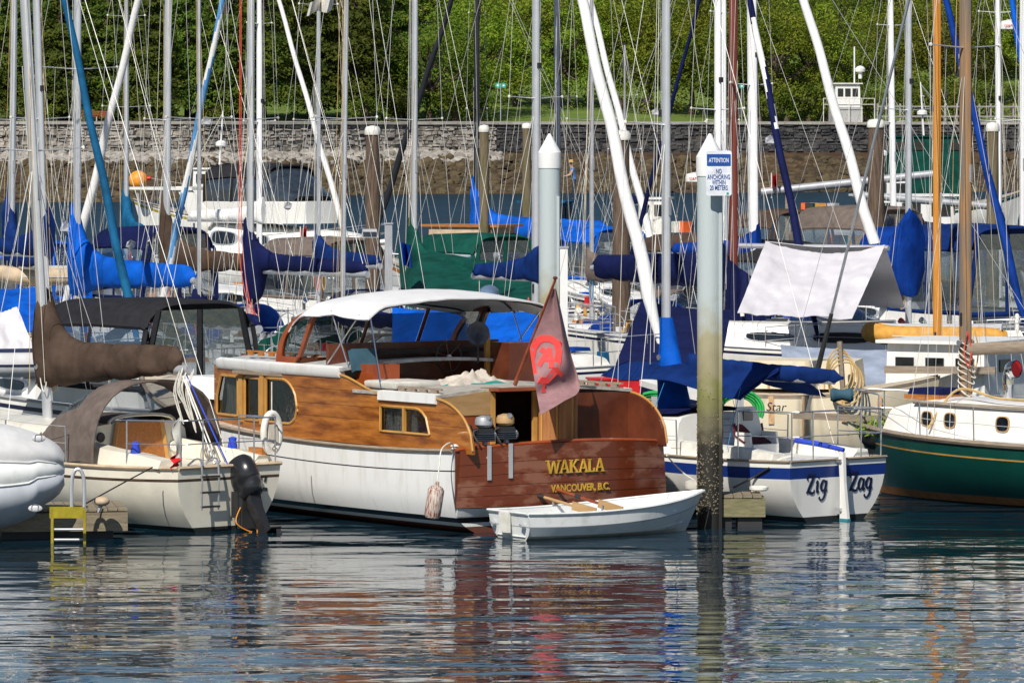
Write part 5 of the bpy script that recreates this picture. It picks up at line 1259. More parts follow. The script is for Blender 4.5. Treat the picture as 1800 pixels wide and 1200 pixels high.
# brush lettering
zz = MB()
def zglyphs(o, right, up, k):
    def S(pts, dx): stroke(zz, [(p[0]*k+dx*k, p[1]*k, p[2]*k) for p in pts], o, right, up, .008)
    Z = [[(.02, .86, .03), (.12, .98, .14), (.3, .93, .12), (.55, .99, .05)], [(.55, 1., .06), (.36, .62, .16), (.17, .26, .15), (.02, .02, .06)], [(.0, .06, .05), (.16, .10, .12), (.34, .03, .14), (.5, .05, .09), (.55, .2, .03)], [(.02, .86, .03), (.03, .74, .08), (.10, .72, .05)]]
    I = [[(.0, .52, .04), (.1, .62, .10), (.08, .3, .13), (.1, .05, .1), (.22, .12, .03)], [(.12, .80, .13), (.17, .88, .10)]]
    G = [[(.36, .58, .05), (.18, .64, .10), (.04, .36, .14), (.12, .12, .1), (.28, .2, .06), (.38, .55, .08)], [(.40, .64, .12), (.36, .2, .13), (.30, -.18, .12), (.12, -.36, .08), (-.04, -.28, .09), (-.03, -.18, .05)], [(.36, .02, .05), (.5, .16, .03)]]
    A = [[(.36, .56, .05), (.18, .64, .10), (.04, .34, .14), (.12, .06, .1), (.28, .16, .06), (.38, .5, .08)], [(.40, .62, .10), (.36, .2, .13), (.40, .04, .1), (.52, .14, .03)]]
    for gl, dx in ((Z, 0), (I, .66), (G, .98), (Z, 3.06), (A, 3.66), (G, 4.20)):
        for st in gl: S(st, dx)
zglyphs(V((.031, .68, .45)), (0, -1, 0), (-.075, 0, 1), .31)
zz.build('lettering', 'navy_paint', ZZ, smooth=False)
# rig, mast boot, awning
lw = V((0, 0))
mz, tz, az = rig(ZZ, hz, 4.02, 1.5, 9.5, .085, 'alu', (0, 0), (.5,), .9, seed=41, halyards=4, wr=.006)
def zboot(u, v):
    a = 2*math.pi*u; z = lerp(1.55, 3.10, v); k = lerp(1., .0, v**1.3)
    r_ = .105+.12*k+.02*fbm(a, z*2, 3); return V((4.02-.18*k+r_*math.cos(a)*(1+.5*k), r_*math.sin(a), z))
MB().sheet(zboot, 20, 14, .008).build('sail_cover', 'blue_canvas', ZZ, ang=70)
boom(ZZ, 4.0, 2.2, 3.9, .05, 'alu')
sail_cover(ZZ, 3.3, 2.25, 3.4, .03, 'deep_blue_canvas', r=.15, drop=.10, fat=.75, seed=7, name='boom_cover')
def zaw(u, v):
    x = lerp(5.0, 1.25, u); y = (v*2-1); q = abs(y)
    z = 2.34-.22*q**1.5-.04*math.sin(u*9)*q+.02*fbm(x*2, y*3)
    return V((x, y*lerp(.55, .95, u), z-.22*clamp((u-.35)/.65)*q))
MB().sheet(zaw, 24, 14, .01).build('awning', 'deep_blue_canvas', ZZ, ang=70)
for u in (.02, .98):
    MB().tube([zaw(u, v/10)+V((0, 0, .012)) for v in range(11)], .014, 5).build('awning_pole', 'navy_canvas', ZZ)
for x, y, xe, ye, ze in ((5.0, .53, 5.2, .95, 1.1), (1.3, .9, 1.4, 1.1, 1.1), (3.2, .8, 3.4, 1.1, 1.1)): wire(ZZ, 'tie_line', (x, y, 2.08), (xe, ye, ze), .007, 'rope_blue')
Wz = wl(ZZ)
ch = thing('folding_seat', 'white moulded seat with maroon cover in the Zig Zag cockpit', 'seat', Wz((1.75, .12, .98)), 131)
mb = MB(); mb.sheet(lambda u, v: V((.18+.10*v, (u-.5)*.58*(1-.35*v**3), .12+.62*v)), 8, 10, .04); mb.build('backrest', 'gelcoat', ch)
MB().box((0, 0, .08), (.45, .55, .16)).build('seat', 'gelcoat', ch)
mb = MB(); mb.sheet(lambda u, v: V((.16-.22*clamp(.35-v)/.35+.06*v, (u-.5)*.66, .17+.30*v-.02*math.sin(u*6))), 10, 8, .02); mb.build('cover', 'maroon', ch)
MB().box((.205, 0, .60), (.03, .2, .16)).build('back_window', 'smoke_glass', ch)
for s_ in (1, -1): MB().box((.0, s_*.29, .2), (.4, .05, .3), taper=.8).build('side_wing', 'gelcoat', ch)
for lab, c_, rr, mat, n_ in (('coiled yellow line on the Zig Zag side deck', (3.6, 1.13, 1.02), .09, 'rope_tan', 9),):
    t = thing('rope_coil', lab, 'rope', Wz(c_), 131); pts = [V((-.7+i*.012*n_/1.4, .09*math.cos(i*.9), .10+.09*math.sin(i*.9))) for i in range(130)]
    MB().tube(pts, .008, 4).build('line', mat, t)

# ---- green double-ender with the weathered wooden mast
GB = None
a_ = 48; R_ = rot(138); mp = P(1697, 600, 105)
GL = 9.8; loc = V((mp.x, mp.y, 0))-R_ @ V((GL*.765, 0, 0))
GB = thing('sailboat', 'dark green sailboat with weathered wooden mast and white cabin', 'sailboat', loc, 138)
hg = Hull(GL, 3.2, 1.02, 1.0, 1.14, tw=.5, draft=.5, p0=2.6, p1=2.2, rake=.75, tm=.5, full=2.6)
hg.build(GB, [('o', 0), ('o', .20), ('o', .225), ('z', .16), ('z', .03), ('z', -.25), ('z', -.48)], ['green_paint', 'brass_line', 'green_paint', 'ochre_boot', 'bottom_dark', 'bottom_dark'], n=40)
hg.deck(GB, 'gelcoat'); hg.rail(GB, 'teak_grey', .05, dz=.03, name='bulwark_cap')
gc = cabin(GB, 2.0, 8.5, 1.15, .74, lambda x: hg.zs(x/GL)-.03, .70, .60, 'gelcoat', slope=.1, wins=((.60, .64, .36, .72), (.78, .815, .36, .72), (.86, .893, .36, .72), (.44, .48, .36, .72)), frame='ply_tan')
for s_ in (1, -1):
    MB().tube([V((x, s_*(lerp(1.15, .74, ((x-2)/6.5)**1.6)-.03), hg.zs(x/GL)-.03+lerp(.70, .60, (x-2)/6.5)-.02)) for x in [2+i*.5 for i in range(13)]], .035, 6).build('cabin_trim', 'teak_grey', GB)
stanchions(GB, hg, .1, .9, 7, ht=.62)
mb = MB(); mb.box((GL+.1, 0, hg.zs(1)+.12), (2.4, .26, .10)); mb.build('bowsprit', 'teak_grey', GB)
pulpit(GB, hg, ht=.62, back=.9)
gm, gt, ga = rig(GB, hg, GL*.765, 1.66, 10.5, .115, 'weathered_spar', (0, 0), (.56,), .95, seed=51, halyards=5, spmat='alu', wr=.006, bow=V((GL+1.1, 0, hg.zs(1)+.15)), wmat='wire_steel')
MB().tube([V((GL+1.1, 0, hg.zs(1)+.15)), V((GL+1.1, 0, hg.zs(1)+.15)).lerp(gt, .75)], .026, 8).build('furler_foil', 'steel', GB)
MB().tube([V((GL+1.1, 0, hg.zs(1)+.15)).lerp(gt, .06), V((GL+1.1, 0, hg.zs(1)+.15)).lerp(gt, .16)], [.05, .035], 8).build('furler_drum', 'black_rubber', GB)
bo = boom(GB, GL*.765, 2.5, 4.2, .09, 'teak_grey', rise=.25)
for k in range(9):
    z = 1.9+k*.10; MB().tube(crom([V((GL*.765+.13, .05*math.sin(k*3), z)), V((GL*.765+.02, .15, z-.05)), V((GL*.765-.14, .08*math.cos(k), z-.18)), V((GL*.765-.02, -.14, z-.1)), V((GL*.765+.13, .03, z))], 4), .011, 5).build('halyard_coil', 'rope_white', GB)
MB().box((8.0, .1, 1.78), (.75, .7, .12), taper=.92).build('hatch', 'navy_canvas', GB)
MB().box((8.0, .1, 1.70), (.82, .78, .08)).build('hatch_coaming', 'teak', GB)
mb = MB(); mb.lathe((0, 0, 0), [(.09, 0), (.09, .2), (.10, .28)], 14); o = mb.build('vent_pipe', 'chrome', GB); o.location = (6.9, -.40, 1.66)
mb = MB(); mb.tube(crom([V((0, 0, .25)), V((0, 0, .40)), V((-.06, 0, .50)), V((-.17, 0, .52))], 5), [.10]*8+[.11, .12, .13, .14, .15, .15, .15, .15], 14, cap=False); o = mb.build('cowl_vent', 'chrome', GB); o.location = (6.9, -.40, 1.66)
MB().lathe((6.735, -.40, 2.18), [(.135, 0), (.13, .01), (.05, .03)], 14, axis='x').build('vent_lining', 'red_plastic', GB)
MB().tube(crom([V((7.6, .9, 1.2)), V((7.2, .62, 1.85)), V((6.2, .8, 1.75)), V((5., .95, 1.74)), V((4.2, 1.1, 1.72)), V((4.1, 1.25, 1.2))], 8), .022, 6).build('deck_hose', 'rope_tan', GB)
Wg = wl(GB)
t = thing('deck_fender', 'blue cylindrical fender lying on the green sailboat side deck', 'fender', Wg((4.75, 1.30, 1.02)), 131)
MB().lathe((0, 0, .12), [(.03, -.30), (.10, -.28), (.125, -.20), (.125, .20), (.10, .28), (.03, .30)], 14, axis='x').build('body', 'blue_canvas', t)
t = thing('deck_fender', 'dark oval fender lying behind the blue one on the green sailboat', 'fender', Wg((4.0, 1.22, 1.1)), 131)
MB().lathe((0, 0, .12), [(.03, -.32), (.11, -.26), (.15, -.1), (.15, .15), (.08, .3), (.03, .32)], 14, axis='x').build('body', 'mast_slate', t)
t = thing('hanging_planter', 'black pot of leafy green plants hanging at the green sailboat bow', 'plant pot', P(1547, 790, 104), 0)
MB().lathe((0, 0, 0), [(.12, 0), (.24, .04), (.34, .16), (.37, .26), (.34, .26), (.3, .2)], 18).build('pot', 'black_rubber', t)
MB().lathe((0, 0, .2), [(.32, 0), (.3, .03), (.02, .05)], 14).build('soil', 'soil', t)
rng = random.Random(5); mb = MB()
for _ in range(420):
    c_ = V((rng.gauss(0, .17), rng.gauss(0, .17), .24+abs(rng.gauss(0, .13)))); leaf_quad(mb, c_, V((rng.gauss(0, .6), rng.gauss(-.3, .6), 1)).normalized(), .085, rng)
for _ in range(60):
    x, y = rng.gauss(0, .18), rng.gauss(0, .18); mb.tube([V((x*.5, y*.5, .22)), V((x, y, .42+rng.random()*.25))], [.004, .002], 3)
tag(mb.build('leaves', 'leaf_pot', t, smooth=False), kind='stuff')
for a in (0, 2.1, 4.2): wire(t, 'chain', (.34*math.cos(a), .34*math.sin(a), .24), (0, .0, .85), .006, 'wire_steel')
# ================================================================== motor boats, tarps and other boats between the rows
def tarp(par, name, quad, mat, sag=.12, n=18, amp=.05, seed=0, th=.012):
    """cloth between four photo points (x, y, scale): top-left, top-right, bottom-right, bottom-left"""
    q = [P(*c) for c in quad]
    def f(u, v):
        p = q[0].lerp(q[1], u).lerp(q[3].lerp(q[2], u), v); k = math.sin(math.pi*u)
        p.z -= sag*k*(1-v)*.6; a = amp*(fbm(u*4+seed, v*3, seed)+.6*math.sin(u*17+v*3+seed)*v)
        return p+V((0, -a, a*.3))
    return MB().sheet(f, n, n, th).build(name, mat, par, world=True, ang=70)
def panel(par, name, mat, pts, th=.02, world=False): return MB().plate(pts, th if isinstance(th, V) else V((0, th, 0))).build(name, mat, par, world=world, smooth=False)
def canvas_cruiser(label, cx, s, hdg, L, B, fb, canvas, x0, x1, zt, group='motor boats moored in the marina', stripe='navy_paint', hull='gelcoat', screen='blue_glass'):
    t = yacht_root('motor_cruiser', label, cx, s, hdg, 'motorboat', group)
    h = Hull(L, B, fb*.95, fb, fb*1.3, tw=.88, draft=.4, p0=4.5, p1=1.4, rake=1.1, tm=.5)
    h.build(t, [('o', 0), ('o', .12), ('o', .2), ('z', .14), ('z', .03), ('z', -.38)], [hull, stripe, hull, stripe, 'bottom_dark'])
    h.deck(t, 'gelcoat'); h.rail(t, 'alu_dull', .03); pulpit(t, h, ht=.55, back=.6)
    cabin(t, x1+.3, L*.86, B*.36, B*.14, lambda x: h.zs(x/L)-.02, .42, .22, 'gelcoat', wins=((.12, .42, .25, .75),))
    for sd_ in (1, -1): MB().box(((x0+x1)/2, sd_*B*.43, fb+.12), (x1-x0, .12, .34), taper=.95).build('coaming', 'gelcoat', t)
    e = thing('canvas_enclosure', None, None); e.parent = t
    z0, w_ = fb+.25, B*.44; H = zt-z0
    xs_ = [x0, x0+.08, lerp(x0, x1, .5), x1-.1, x1]
    rows_ = [arch(x, w_*k, z0, H*q, 24, pw=4.2) for x, k, q in zip(xs_, (.98, 1, 1, .98, .95), (.95, .985, 1.0, .97, .93))]
    mb = MB(); thick_rings([r[5:20] for r in rows_], .015, mb); mb.build('roof', canvas, e)
    for sd_ in (0, 1):                                          # side curtains with clear windows
        for a, b in ((0, 2), (2, 4)):
            seg = [r[:6] if sd_ == 0 else r[19:] for r in rows_[a:b+1]]
            mb = MB(); thick_rings(seg, .006, mb); mb.build('side_window', 'clear_vinyl', e)
        for i in (0, 2, 4):
            MB().tube(rows_[i][:6] if sd_ == 0 else rows_[i][19:], .05 if i == 2 else .07, 6, flat=.5).build('side_band', canvas, e)
        MB().tube([r[0 if sd_ == 0 else 24]+V((0, 0, .04)) for r in rows_], .06, 6).build('side_band', canvas, e)
        MB().tube([r[5 if sd_ == 0 else 19] for r in rows_], .05, 6).build('side_band', canvas, e)
    A = rows_[0]                                                # aft curtain
    bl, br = A[0], A[24]; tl, tr_ = A[7], A[17]
    for k, (u0, u1) in enumerate(((0, .5), (.5, 1))):
        q = [bl.lerp(br, u0), bl.lerp(br, u1), tl.lerp(tr_, u1), tl.lerp(tr_, u0)]
        MB().plate([p+V((-.01, 0, 0)) for p in q], (.005, 0, 0)).build('aft_window', 'clear_vinyl', e, smooth=False)
        MB().tube([q[0], q[3]], .06, 6).build('aft_band', canvas, e)
    MB().tube([bl, br], .07, 6).build('aft_band', canvas, e); MB().tube([br, tr_], .06, 6).build('aft_band', canvas, e)
    # windscreen
    ws = thing('windscreen', None, None); ws.parent = t
    for y0, y1, xa in ((-w_, -w_*.35, .25), (-w_*.35, w_*.35, 0), (w_*.35, w_, .25)):
        a, b = V((x1+.95-(.5 if y0 == -w_ else 0), y0, fb+.35)), V((x1+.95-(.5 if y1 == w_ else 0), y1, fb+.35))
        q = [a, b, b+V((-.6, 0, .62)), a+V((-.6, 0, .62))]
        MB().plate(q, (.012, 0, .01)).build('pane', screen, ws, smooth=False); MB().tube(q+[q[0]], .022, 5).build('frame', 'alu', ws)
    return t, h
canvas_cruiser('white cruiser with black canvas enclosure and clear windows behind the cream sailboat', 372, 98, 131, 8.6, 3.0, 1.25, 'black_canvas', .35, 3.55, 3.12)
canvas_cruiser('white sport cruiser with taupe canvas enclosure behind the white tarp', 1602, 62, 131, 9, 3.1, 1.5, 'taupe_canvas', .6, 3.6, 4.0)
canvas_cruiser('white cruiser with low brown canvas top in front of the open water', 1420, 54, 118, 8, 2.9, 1.3, 'brown_canvas', .4, 2.9, 3.55)
canvas_cruiser('white cruiser with deep blue canvas top behind the weathered wooden mast', 1790, 72, 126, 8.5, 3.0, 1.4, 'deep_blue_canvas', .4, 3.4, 3.85)
canvas_cruiser('white cruiser with blue canvas top beyond the wood pile', 1105, 56, 128, 8, 2.9, 1.2, 'blue_canvas', .4, 3.0, 3.1)

for lab, cx, s, hd_, cv, zt_ in (('white cruiser with green canvas top just beyond the flag staff', 905, 64, 131, 'green_canvas', 3.3), ('white cruiser with navy canvas top behind the bright blue sail cover', 330, 64, 128, 'navy_canvas', 3.5), ('white cruiser with taupe canvas top behind the slim silver mast', 640, 64, 134, 'taupe_canvas', 3.2), ('white cruiser with black canvas top behind the navy furled jib', 1410, 68, 130, 'black_canvas', 3.3), ('white cruiser with royal blue canvas top behind the orange mast', 1705, 66, 131, 'royal_canvas', 3.6), ('white cruiser with blue canvas top at the left frame edge', 110, 64, 131, 'blue_canvas', 3.1), ('white cruiser with brown canvas top between steel pile and brown mast', 1300, 62, 131, 'brown_canvas', 3.2)):
    canvas_cruiser(lab, cx, s, hd_, 8.0, 2.9, 1.25, cv, .4, 3.1, zt_)
sailboat('white sailboat with deep blue cover between flybridge cruiser and green tent', 560, 66, 440, cover='deep_blue_canvas', boom_z=2.7, peak=.5, seed=61, dodg='navy_canvas', r=.07, halyards=4, boom_len=3.4)
sailboat('white sailboat with taupe cover partly hidden by the flag', 1040, 70, 900, cover='taupe_canvas', boom_z=2.5, peak=.4, seed=62, dodg='royal_canvas', r=.07, halyards=4, boom_len=3.2, mast='alu_dull')
sailboat('white sailboat with navy cover behind the black-topped cruiser', 350, 84, 210, cover='navy_canvas', boom_z=2.2, peak=.3, seed=64, r=.055, halyards=3, boom_len=3.0, mast='alu_dull')

# flybridge cruiser
FB = yacht_root('flybridge_cruiser', 'white flybridge cruiser with dark enclosed bridge in front of open water', 330, 47.5, 318, 'motorboat', 'motor boats moored in the marina')
hf = Hull(10.2, 3.6, 1.5, 1.6, 2.15, tw=.92, draft=.4, p0=4.5, p1=1.3, rake=1.3, tm=.5, full=2.4)
hf.build(FB, [('o', 0), ('o', .28), ('o', .34), ('z', .2), ('z', .05), ('z', -.38)], ['gelcoat', 'alu_dull', 'gelcoat', 'navy_paint', 'bottom_dark'])
hf.deck(FB, 'gelcoat', camber=.14); hf.rail(FB, 'gelcoat', .05)
cabin(FB, 2.4, 9.0, 1.5, .5, lambda x: hf.zs(x/10.2)-.02, 1.25, .35, 'gelcoat', wins=((.04, .22, .4, .8), (.26, .44, .4, .8)), camber=.15, nose=.3)
mb = MB(); mb.rings([[V((x, y*w_, z)) for y, z in ((-1, 2.75), (-1.05, 3.5), (-.95, 3.55), (.95, 3.55), (1.05, 3.5), (1, 2.75))] for x, w_ in ((2.2, 1.4), (5.0, 1.45), (6.3, 1.2), (6.9, .8))], True, True); mb.build('bridge_coaming', 'gelcoat', FB)
en = thing('bridge_enclosure', None, None); en.parent = FB
mb = MB(); thick_rings([arch(x, w_, 3.5, q, 16, pw=4) for x, w_, q in ((2.3, 1.4, 1.25), (3.6, 1.42, 1.4), (5.2, 1.36, 1.3))], .01, mb); mb.build('side_glass', 'smoke_glass', en)
mb = MB(); thick_rings([arch(5.2, 1.36, 3.5, 1.3, 16, pw=4), arch(6.5, 1.0, 3.5, .25, 16, pw=4)], .01, mb); mb.build('front_glass', 'smoke_glass', en)
mb = MB(); thick_rings([arch(x, w_, 3.5, q, 16, pw=4)[3:14] for x, w_, q in ((2.2, 1.46, 1.3), (3.6, 1.47, 1.45), (5.35, 1.4, 1.34))], .03, mb); mb.build('roof', 'black_canvas', en)
for x in (2.3, 3.7, 5.2): MB().tube(arch(x, 1.43, 3.5, 1.33, 16, pw=4), .05, 6).build('band', 'black_canvas', en)
for sd_ in (1, -1):
    mb = MB(); mb.plate([V((2.6, sd_*1.48, 2.6)), V((1.7, sd_*1.48, 2.75)), V((.9, sd_*1.48, 4.05)), V((1.5, sd_*1.48, 4.05)), V((2.9, sd_*1.48, 2.9))], (0, -sd_*.1, 0)); mb.build('wing', 'gelcoat', FB, smooth=False)
    for x in (-1.2, .1): MB().tube([V((x+.2, sd_*1.4, 1.5)), V((x, sd_*1.4, 3.9))], .04, 6).build('hardtop_post', 'alu', FB)
MB().box((.1, 0, 3.97), (3.4, 3.1, .10)).build('hardtop', 'gelcoat', FB)
pulpit(FB, hf, ht=.65, back=.5)
text(FB, 'lettering', '2H72956', .17, 'black_paint', hf.pt(.66, 1.42, -1)+V((0, -.03, 0)), hf.pt(.80, 1.45, -1)-hf.pt(.66, 1.42, -1), hf.pt(.7, 1.7, -1)-hf.pt(.7, 1.4, -1), ext=.02)
text(FB, 'lettering', 'CARVER', .13, 'black_paint', hf.pt(.3, 1.25, -1)+V((0, -.03, 0)), hf.pt(.4, 1.25, -1)-hf.pt(.3, 1.25, -1), (0, 0, 1), ext=.02)

# tarps and covers on boats
gt_ = [o for o in bpy.data.objects if o.get('label', '').startswith('sailboat with green sail cover')][0]
tarp(gt_, 'boom_tent', [(742, 437, 74), (946, 466, 76), (946, 545, 79), (712, 540, 78)], 'green_canvas', seed=2, amp=.06)
tarp(gt_, 'boom_tent', [(700, 430, 73), (742, 437, 74), (740, 520, 76), (705, 505, 74)], 'green_canvas', seed=4)
tarp(BM, 'boom_tent', [(1346, 424, 78.5), (1556, 431, 78.5), (1498, 560, 82), (1296, 552, 82)], 'white_tarp', seed=5, amp=.13, sag=.4, n=36)
tarp(BM, 'boom_tent', [(1346, 424, 78.4), (1556, 431, 78.4), (1590, 540, 74), (1380, 530, 74)], 'white_tarp', seed=6, amp=.04)
MB().tube([P(1300, 432, 77), P(1562, 436, 78.4)], .06, 8).build('boom', 'alu', BM, world=True)
tarp(BM, 'fore_deck_cover', [(1128, 528, 80), (1285, 545, 80), (1268, 640, 84), (1076, 655, 84)], 'navy_canvas', seed=7, amp=.06)
text(BM, 'lettering', '2033', .13, 'alu_dull', P(1712, 602, 79.3), (1, 0, 0), (0, 0, 1), ext=.004, world=True)
om = [o for o in bpy.data.objects if o.get('label', '').startswith('sailboat with glossy orange')][0]
tarp(om, 'boat_cover', [(1372, 606, 93), (1640, 612, 93), (1662, 728, 96), (1385, 722, 96)], 'grey_tarp', seed=8, amp=.07)
tarp(om, 'boat_cover', [(1372, 606, 92.9), (1640, 612, 92.9), (1690, 650, 89), (1410, 640, 89)], 'grey_tarp', seed=9, amp=.05)
bt = yacht_root('sailboat', 'white sailboat under a crumpled bright blue tarp behind the white canopy', 930, 90, 131, 'sailboat', 'sailboats moored in the marina')
hb = Hull(7.8, 2.6, .95, .92, 1.2, rake=.8); hb.build(bt, [('o', 0), ('o', .1), ('o', .16), ('z', .1), ('z', -.3), ('z', -.45)], ['gelcoat', 'blue_stripe', 'gelcoat', 'bottom_dark', 'bottom_dark']); hb.deck(bt, 'gelcoat')
tarp(bt, 'boat_cover', [(690, 540, 88), (945, 548, 90), (955, 655, 93), (690, 660, 90)], 'blue_canvas', seed=10, amp=.12)
tarp(bt, 'boat_cover', [(690, 540, 87.9), (945, 548, 89.9), (985, 610, 86), (730, 600, 85)], 'blue_canvas', seed=11, amp=.10)
lt = yacht_root('sailboat', 'small sailboat wrapped in blue and white tarps at the left frame edge', 60, 92, 150, 'sailboat', 'sailboats moored in the marina')
hl = Hull(6.5, 2.3, .9, .9, 1.1, rake=.6); hl.build(lt, [('o', 0), ('o', .1), ('z', .1), ('z', -.4)], ['gelcoat', 'gelcoat', 'bottom_dark']); hl.deck(lt, 'gelcoat')
tarp(lt, 'boat_cover', [(-60, 500, 90), (62, 505, 90), (66, 580, 93), (-60, 590, 93)], 'blue_canvas', seed=12, amp=.1)
tarp(lt, 'boat_cover', [(-30, 545, 94), (30, 540, 94), (66, 625, 96), (-20, 640, 96)], 'white_tarp', seed=13, amp=.12)

# inflatables stowed on decks
def inflatable(label, c, hdg, L, W, r, tube, floor, group='inflatable dinghies stowed on decks', upside=False):
    t = thing('inflatable_dinghy', label, 'dinghy', c, hdg, group)
    def path(sd_): return crom([V((-L/2, sd_*W/2, r)), V((0, sd_*W/2, r)), V((L*.28, sd_*W*.46, r*1.05)), V((L*.45, sd_*W*.22, r*1.25)), V((L*.5, 0, r*1.35))], 5)
    for sd_ in (1, -1):
        p = path(sd_); MB().tube(p, [r*.3, r*.85]+[r]*(len(p)-2), 12).build('side_tube', tube, t)
        MB().tube([q+V((0, sd_*r*.98, 0)) for q in p[:-4]], .02, 5).build('rub_strake', floor, t)
    MB().sheet(lambda u, v: V((lerp(-L*.46, L*.42, u), (v-.5)*W*.95*(1-.75*u**4), (1.75 if upside else .35)*r+(.10 if upside else 0)*(1-abs(v*2-1)))), 10, 6, .03).build('floor', floor, t)
    MB().box((-L*.44, 0, r), (.05, W*.9, r*1.7)).build('transom_board', 'dock_wood', t)
    return t
p = P(1650, 592, 80); inflatable('yellow and grey inflatable dinghy upturned on the long white sailboat deck', (p.x, p.y, 1.42), 174, 3.0, 1.2, .22, 'yellow_fabric', 'hypalon_light', upside=True)
p = P(85, 500, 74); inflatable('tan inflatable dinghy lashed on a foredeck at the left', (p.x, p.y, p.z), 190, 2.2, 1.1, .2, 'tan_fabric', 'cushion', upside=True)
p = P(18, 660, 98); inflatable('light grey inflatable with a dark stripe beside the black-topped cruiser', (p.x, p.y, p.z), 200, 2.4, 1.3, .22, 'hypalon_light', 'navy_paint', upside=True)
p = P(790, 432, 62); inflatable('pale grey inflatable dinghy beyond the green boom tent', (p.x, p.y, p.z-.5), 150, 2.6, 1.2, .22, 'hypalon_light', 'hypalon')

# cream work boat with rust, boxy white motor sailer
CR = yacht_root('work_boat', 'cream wooden boat with rust streaks and grey bowsprit behind Zig Zag', 1275, 97, 350, 'boat')
hr_ = Hull(3.9, 2.6, 1.5, 1.45, 1.75, tw=.9, draft=.4, p0=4, p1=1.7, rake=.4, tm=.4, full=2.6)
hr_.build(CR, [('o', 0), ('o', .07), ('o', .35), ('z', .3), ('z', -.3)], ['teak_grey', 'cream_hull', 'cream_hull', 'bottom_dark']); hr_.deck(CR, 'deck_tan')
for x, h_ in ((1.0, .5), (1.6, .7), (2.3, .45), (2.9, .6)): MB().box((x, -hr_.b(x/3.9)-.004, 1.42-h_/2), (.10, .02, h_)).build('rust_streak', 'rust', CR, smooth=False)
MB().box((1.5, -.2, 1.78), (2.0, 1.4, .5), taper=.95).build('deck_house', 'cream_hull', CR, smooth=False)
for x in (.9, 1.4, 1.9, 2.4): MB().box((x, -.93, 1.70), (.03, .02, .34)).build('rust_streak', 'rust', CR, smooth=False)
MB().box((3.9, 0, 1.85), (2.0, .3, .12)).build('bowsprit', 'teak_grey', CR, smooth=False)
MB().lathe(P(1480, 694, 100), [(.10, -.2), (.13, -.15), (.09, 0), (.13, .15), (.10, .2)], 14, axis='x').build('windlass', 'cushion_teal', CR, world=True)
text(CR, 'lettering', 'Star', .22, 'navy_paint', P(1346, 722, 99.6), (1, -.18, 0), (0, 0, 1), ext=.006, shear=.2, world=True)
for k in range(5):
    c_ = P(1475+k*3, 640+k*6, 99); MB().tube([c_+V((.22*math.cos(a)*(1+.1*k), .05*math.sin(a*2), .38*math.sin(a)-.1)) for a in [2*math.pi*i/22 for i in range(23)]], .016, 5, cap=False).build('hose_coil', 'rope_tan', CR, world=True)
MB().tube([P(1476, 600, 99), P(1482, 690, 99)], .05, 6).build('hose_post', 'teak_grey', CR, world=True)
MS = yacht_root('motor_sailer', 'boxy white motor sailer deckhouse behind the weathered wooden mast', 1790, 97, 150, 'sailboat')
hm = Hull(8, 2.9, 1.1, 1.1, 1.5, rake=.6); hm.build(MS, [('o', 0), ('o', .12), ('z', .1), ('z', -.4)], ['gelcoat', 'navy_paint', 'bottom_dark']); hm.deck(MS, 'gelcoat')
MB().box((1.2, 0, 1.75), (2.0, 2.0, 1.1), taper=.96).build('deckhouse', 'white_paint', MS, smooth=False)
MB().box((1.2, 0, 2.33), (2.25, 2.25, .06)).build('roof', 'white_paint', MS, smooth=False)
for x in (.6, 1.2, 1.8): MB().box((x, 1.0, 1.95), (.36, .03, .2)).build('window', 'dark_glass', MS, smooth=False)
MB().box((.21, .1, 1.9), (.03, .5, .22)).build('window', 'dark_glass', MS, smooth=False)
t = thing('red_box', 'bright red tank box on deck behind the curved cabin side', 'box', P(1078, 708, 104), 10)
MB().box((0, 0, .2), (.84, .5, .4), taper=.96).build('body', 'red_plastic', t, smooth=False); MB().box((0, 0, .415), (.86, .52, .03)).build('lid', 'red_plastic', t, smooth=False)
for lab, px, py, s_ in (('looped green hose hung on a dock post by the red box', 1150, 712, 104), ('looped green hose hung behind the steel pile', 1298, 708, 104)):
    t = thing('hose_loop', lab, 'hose', P(px, py, s_))
    for k in range(4): MB().tube([V(((.42-.045*k)*math.cos(a), .03*k, (.34-.04*k)*math.sin(a)-.12)) for a in [math.pi*i/20*1.25-.4 for i in range(21)]], .026, 6).build('hose', 'hose_green', t)
    MB().box((.02, .03, -.3), (.14, .12, .9)).build('hose_rack', 'alu', t)

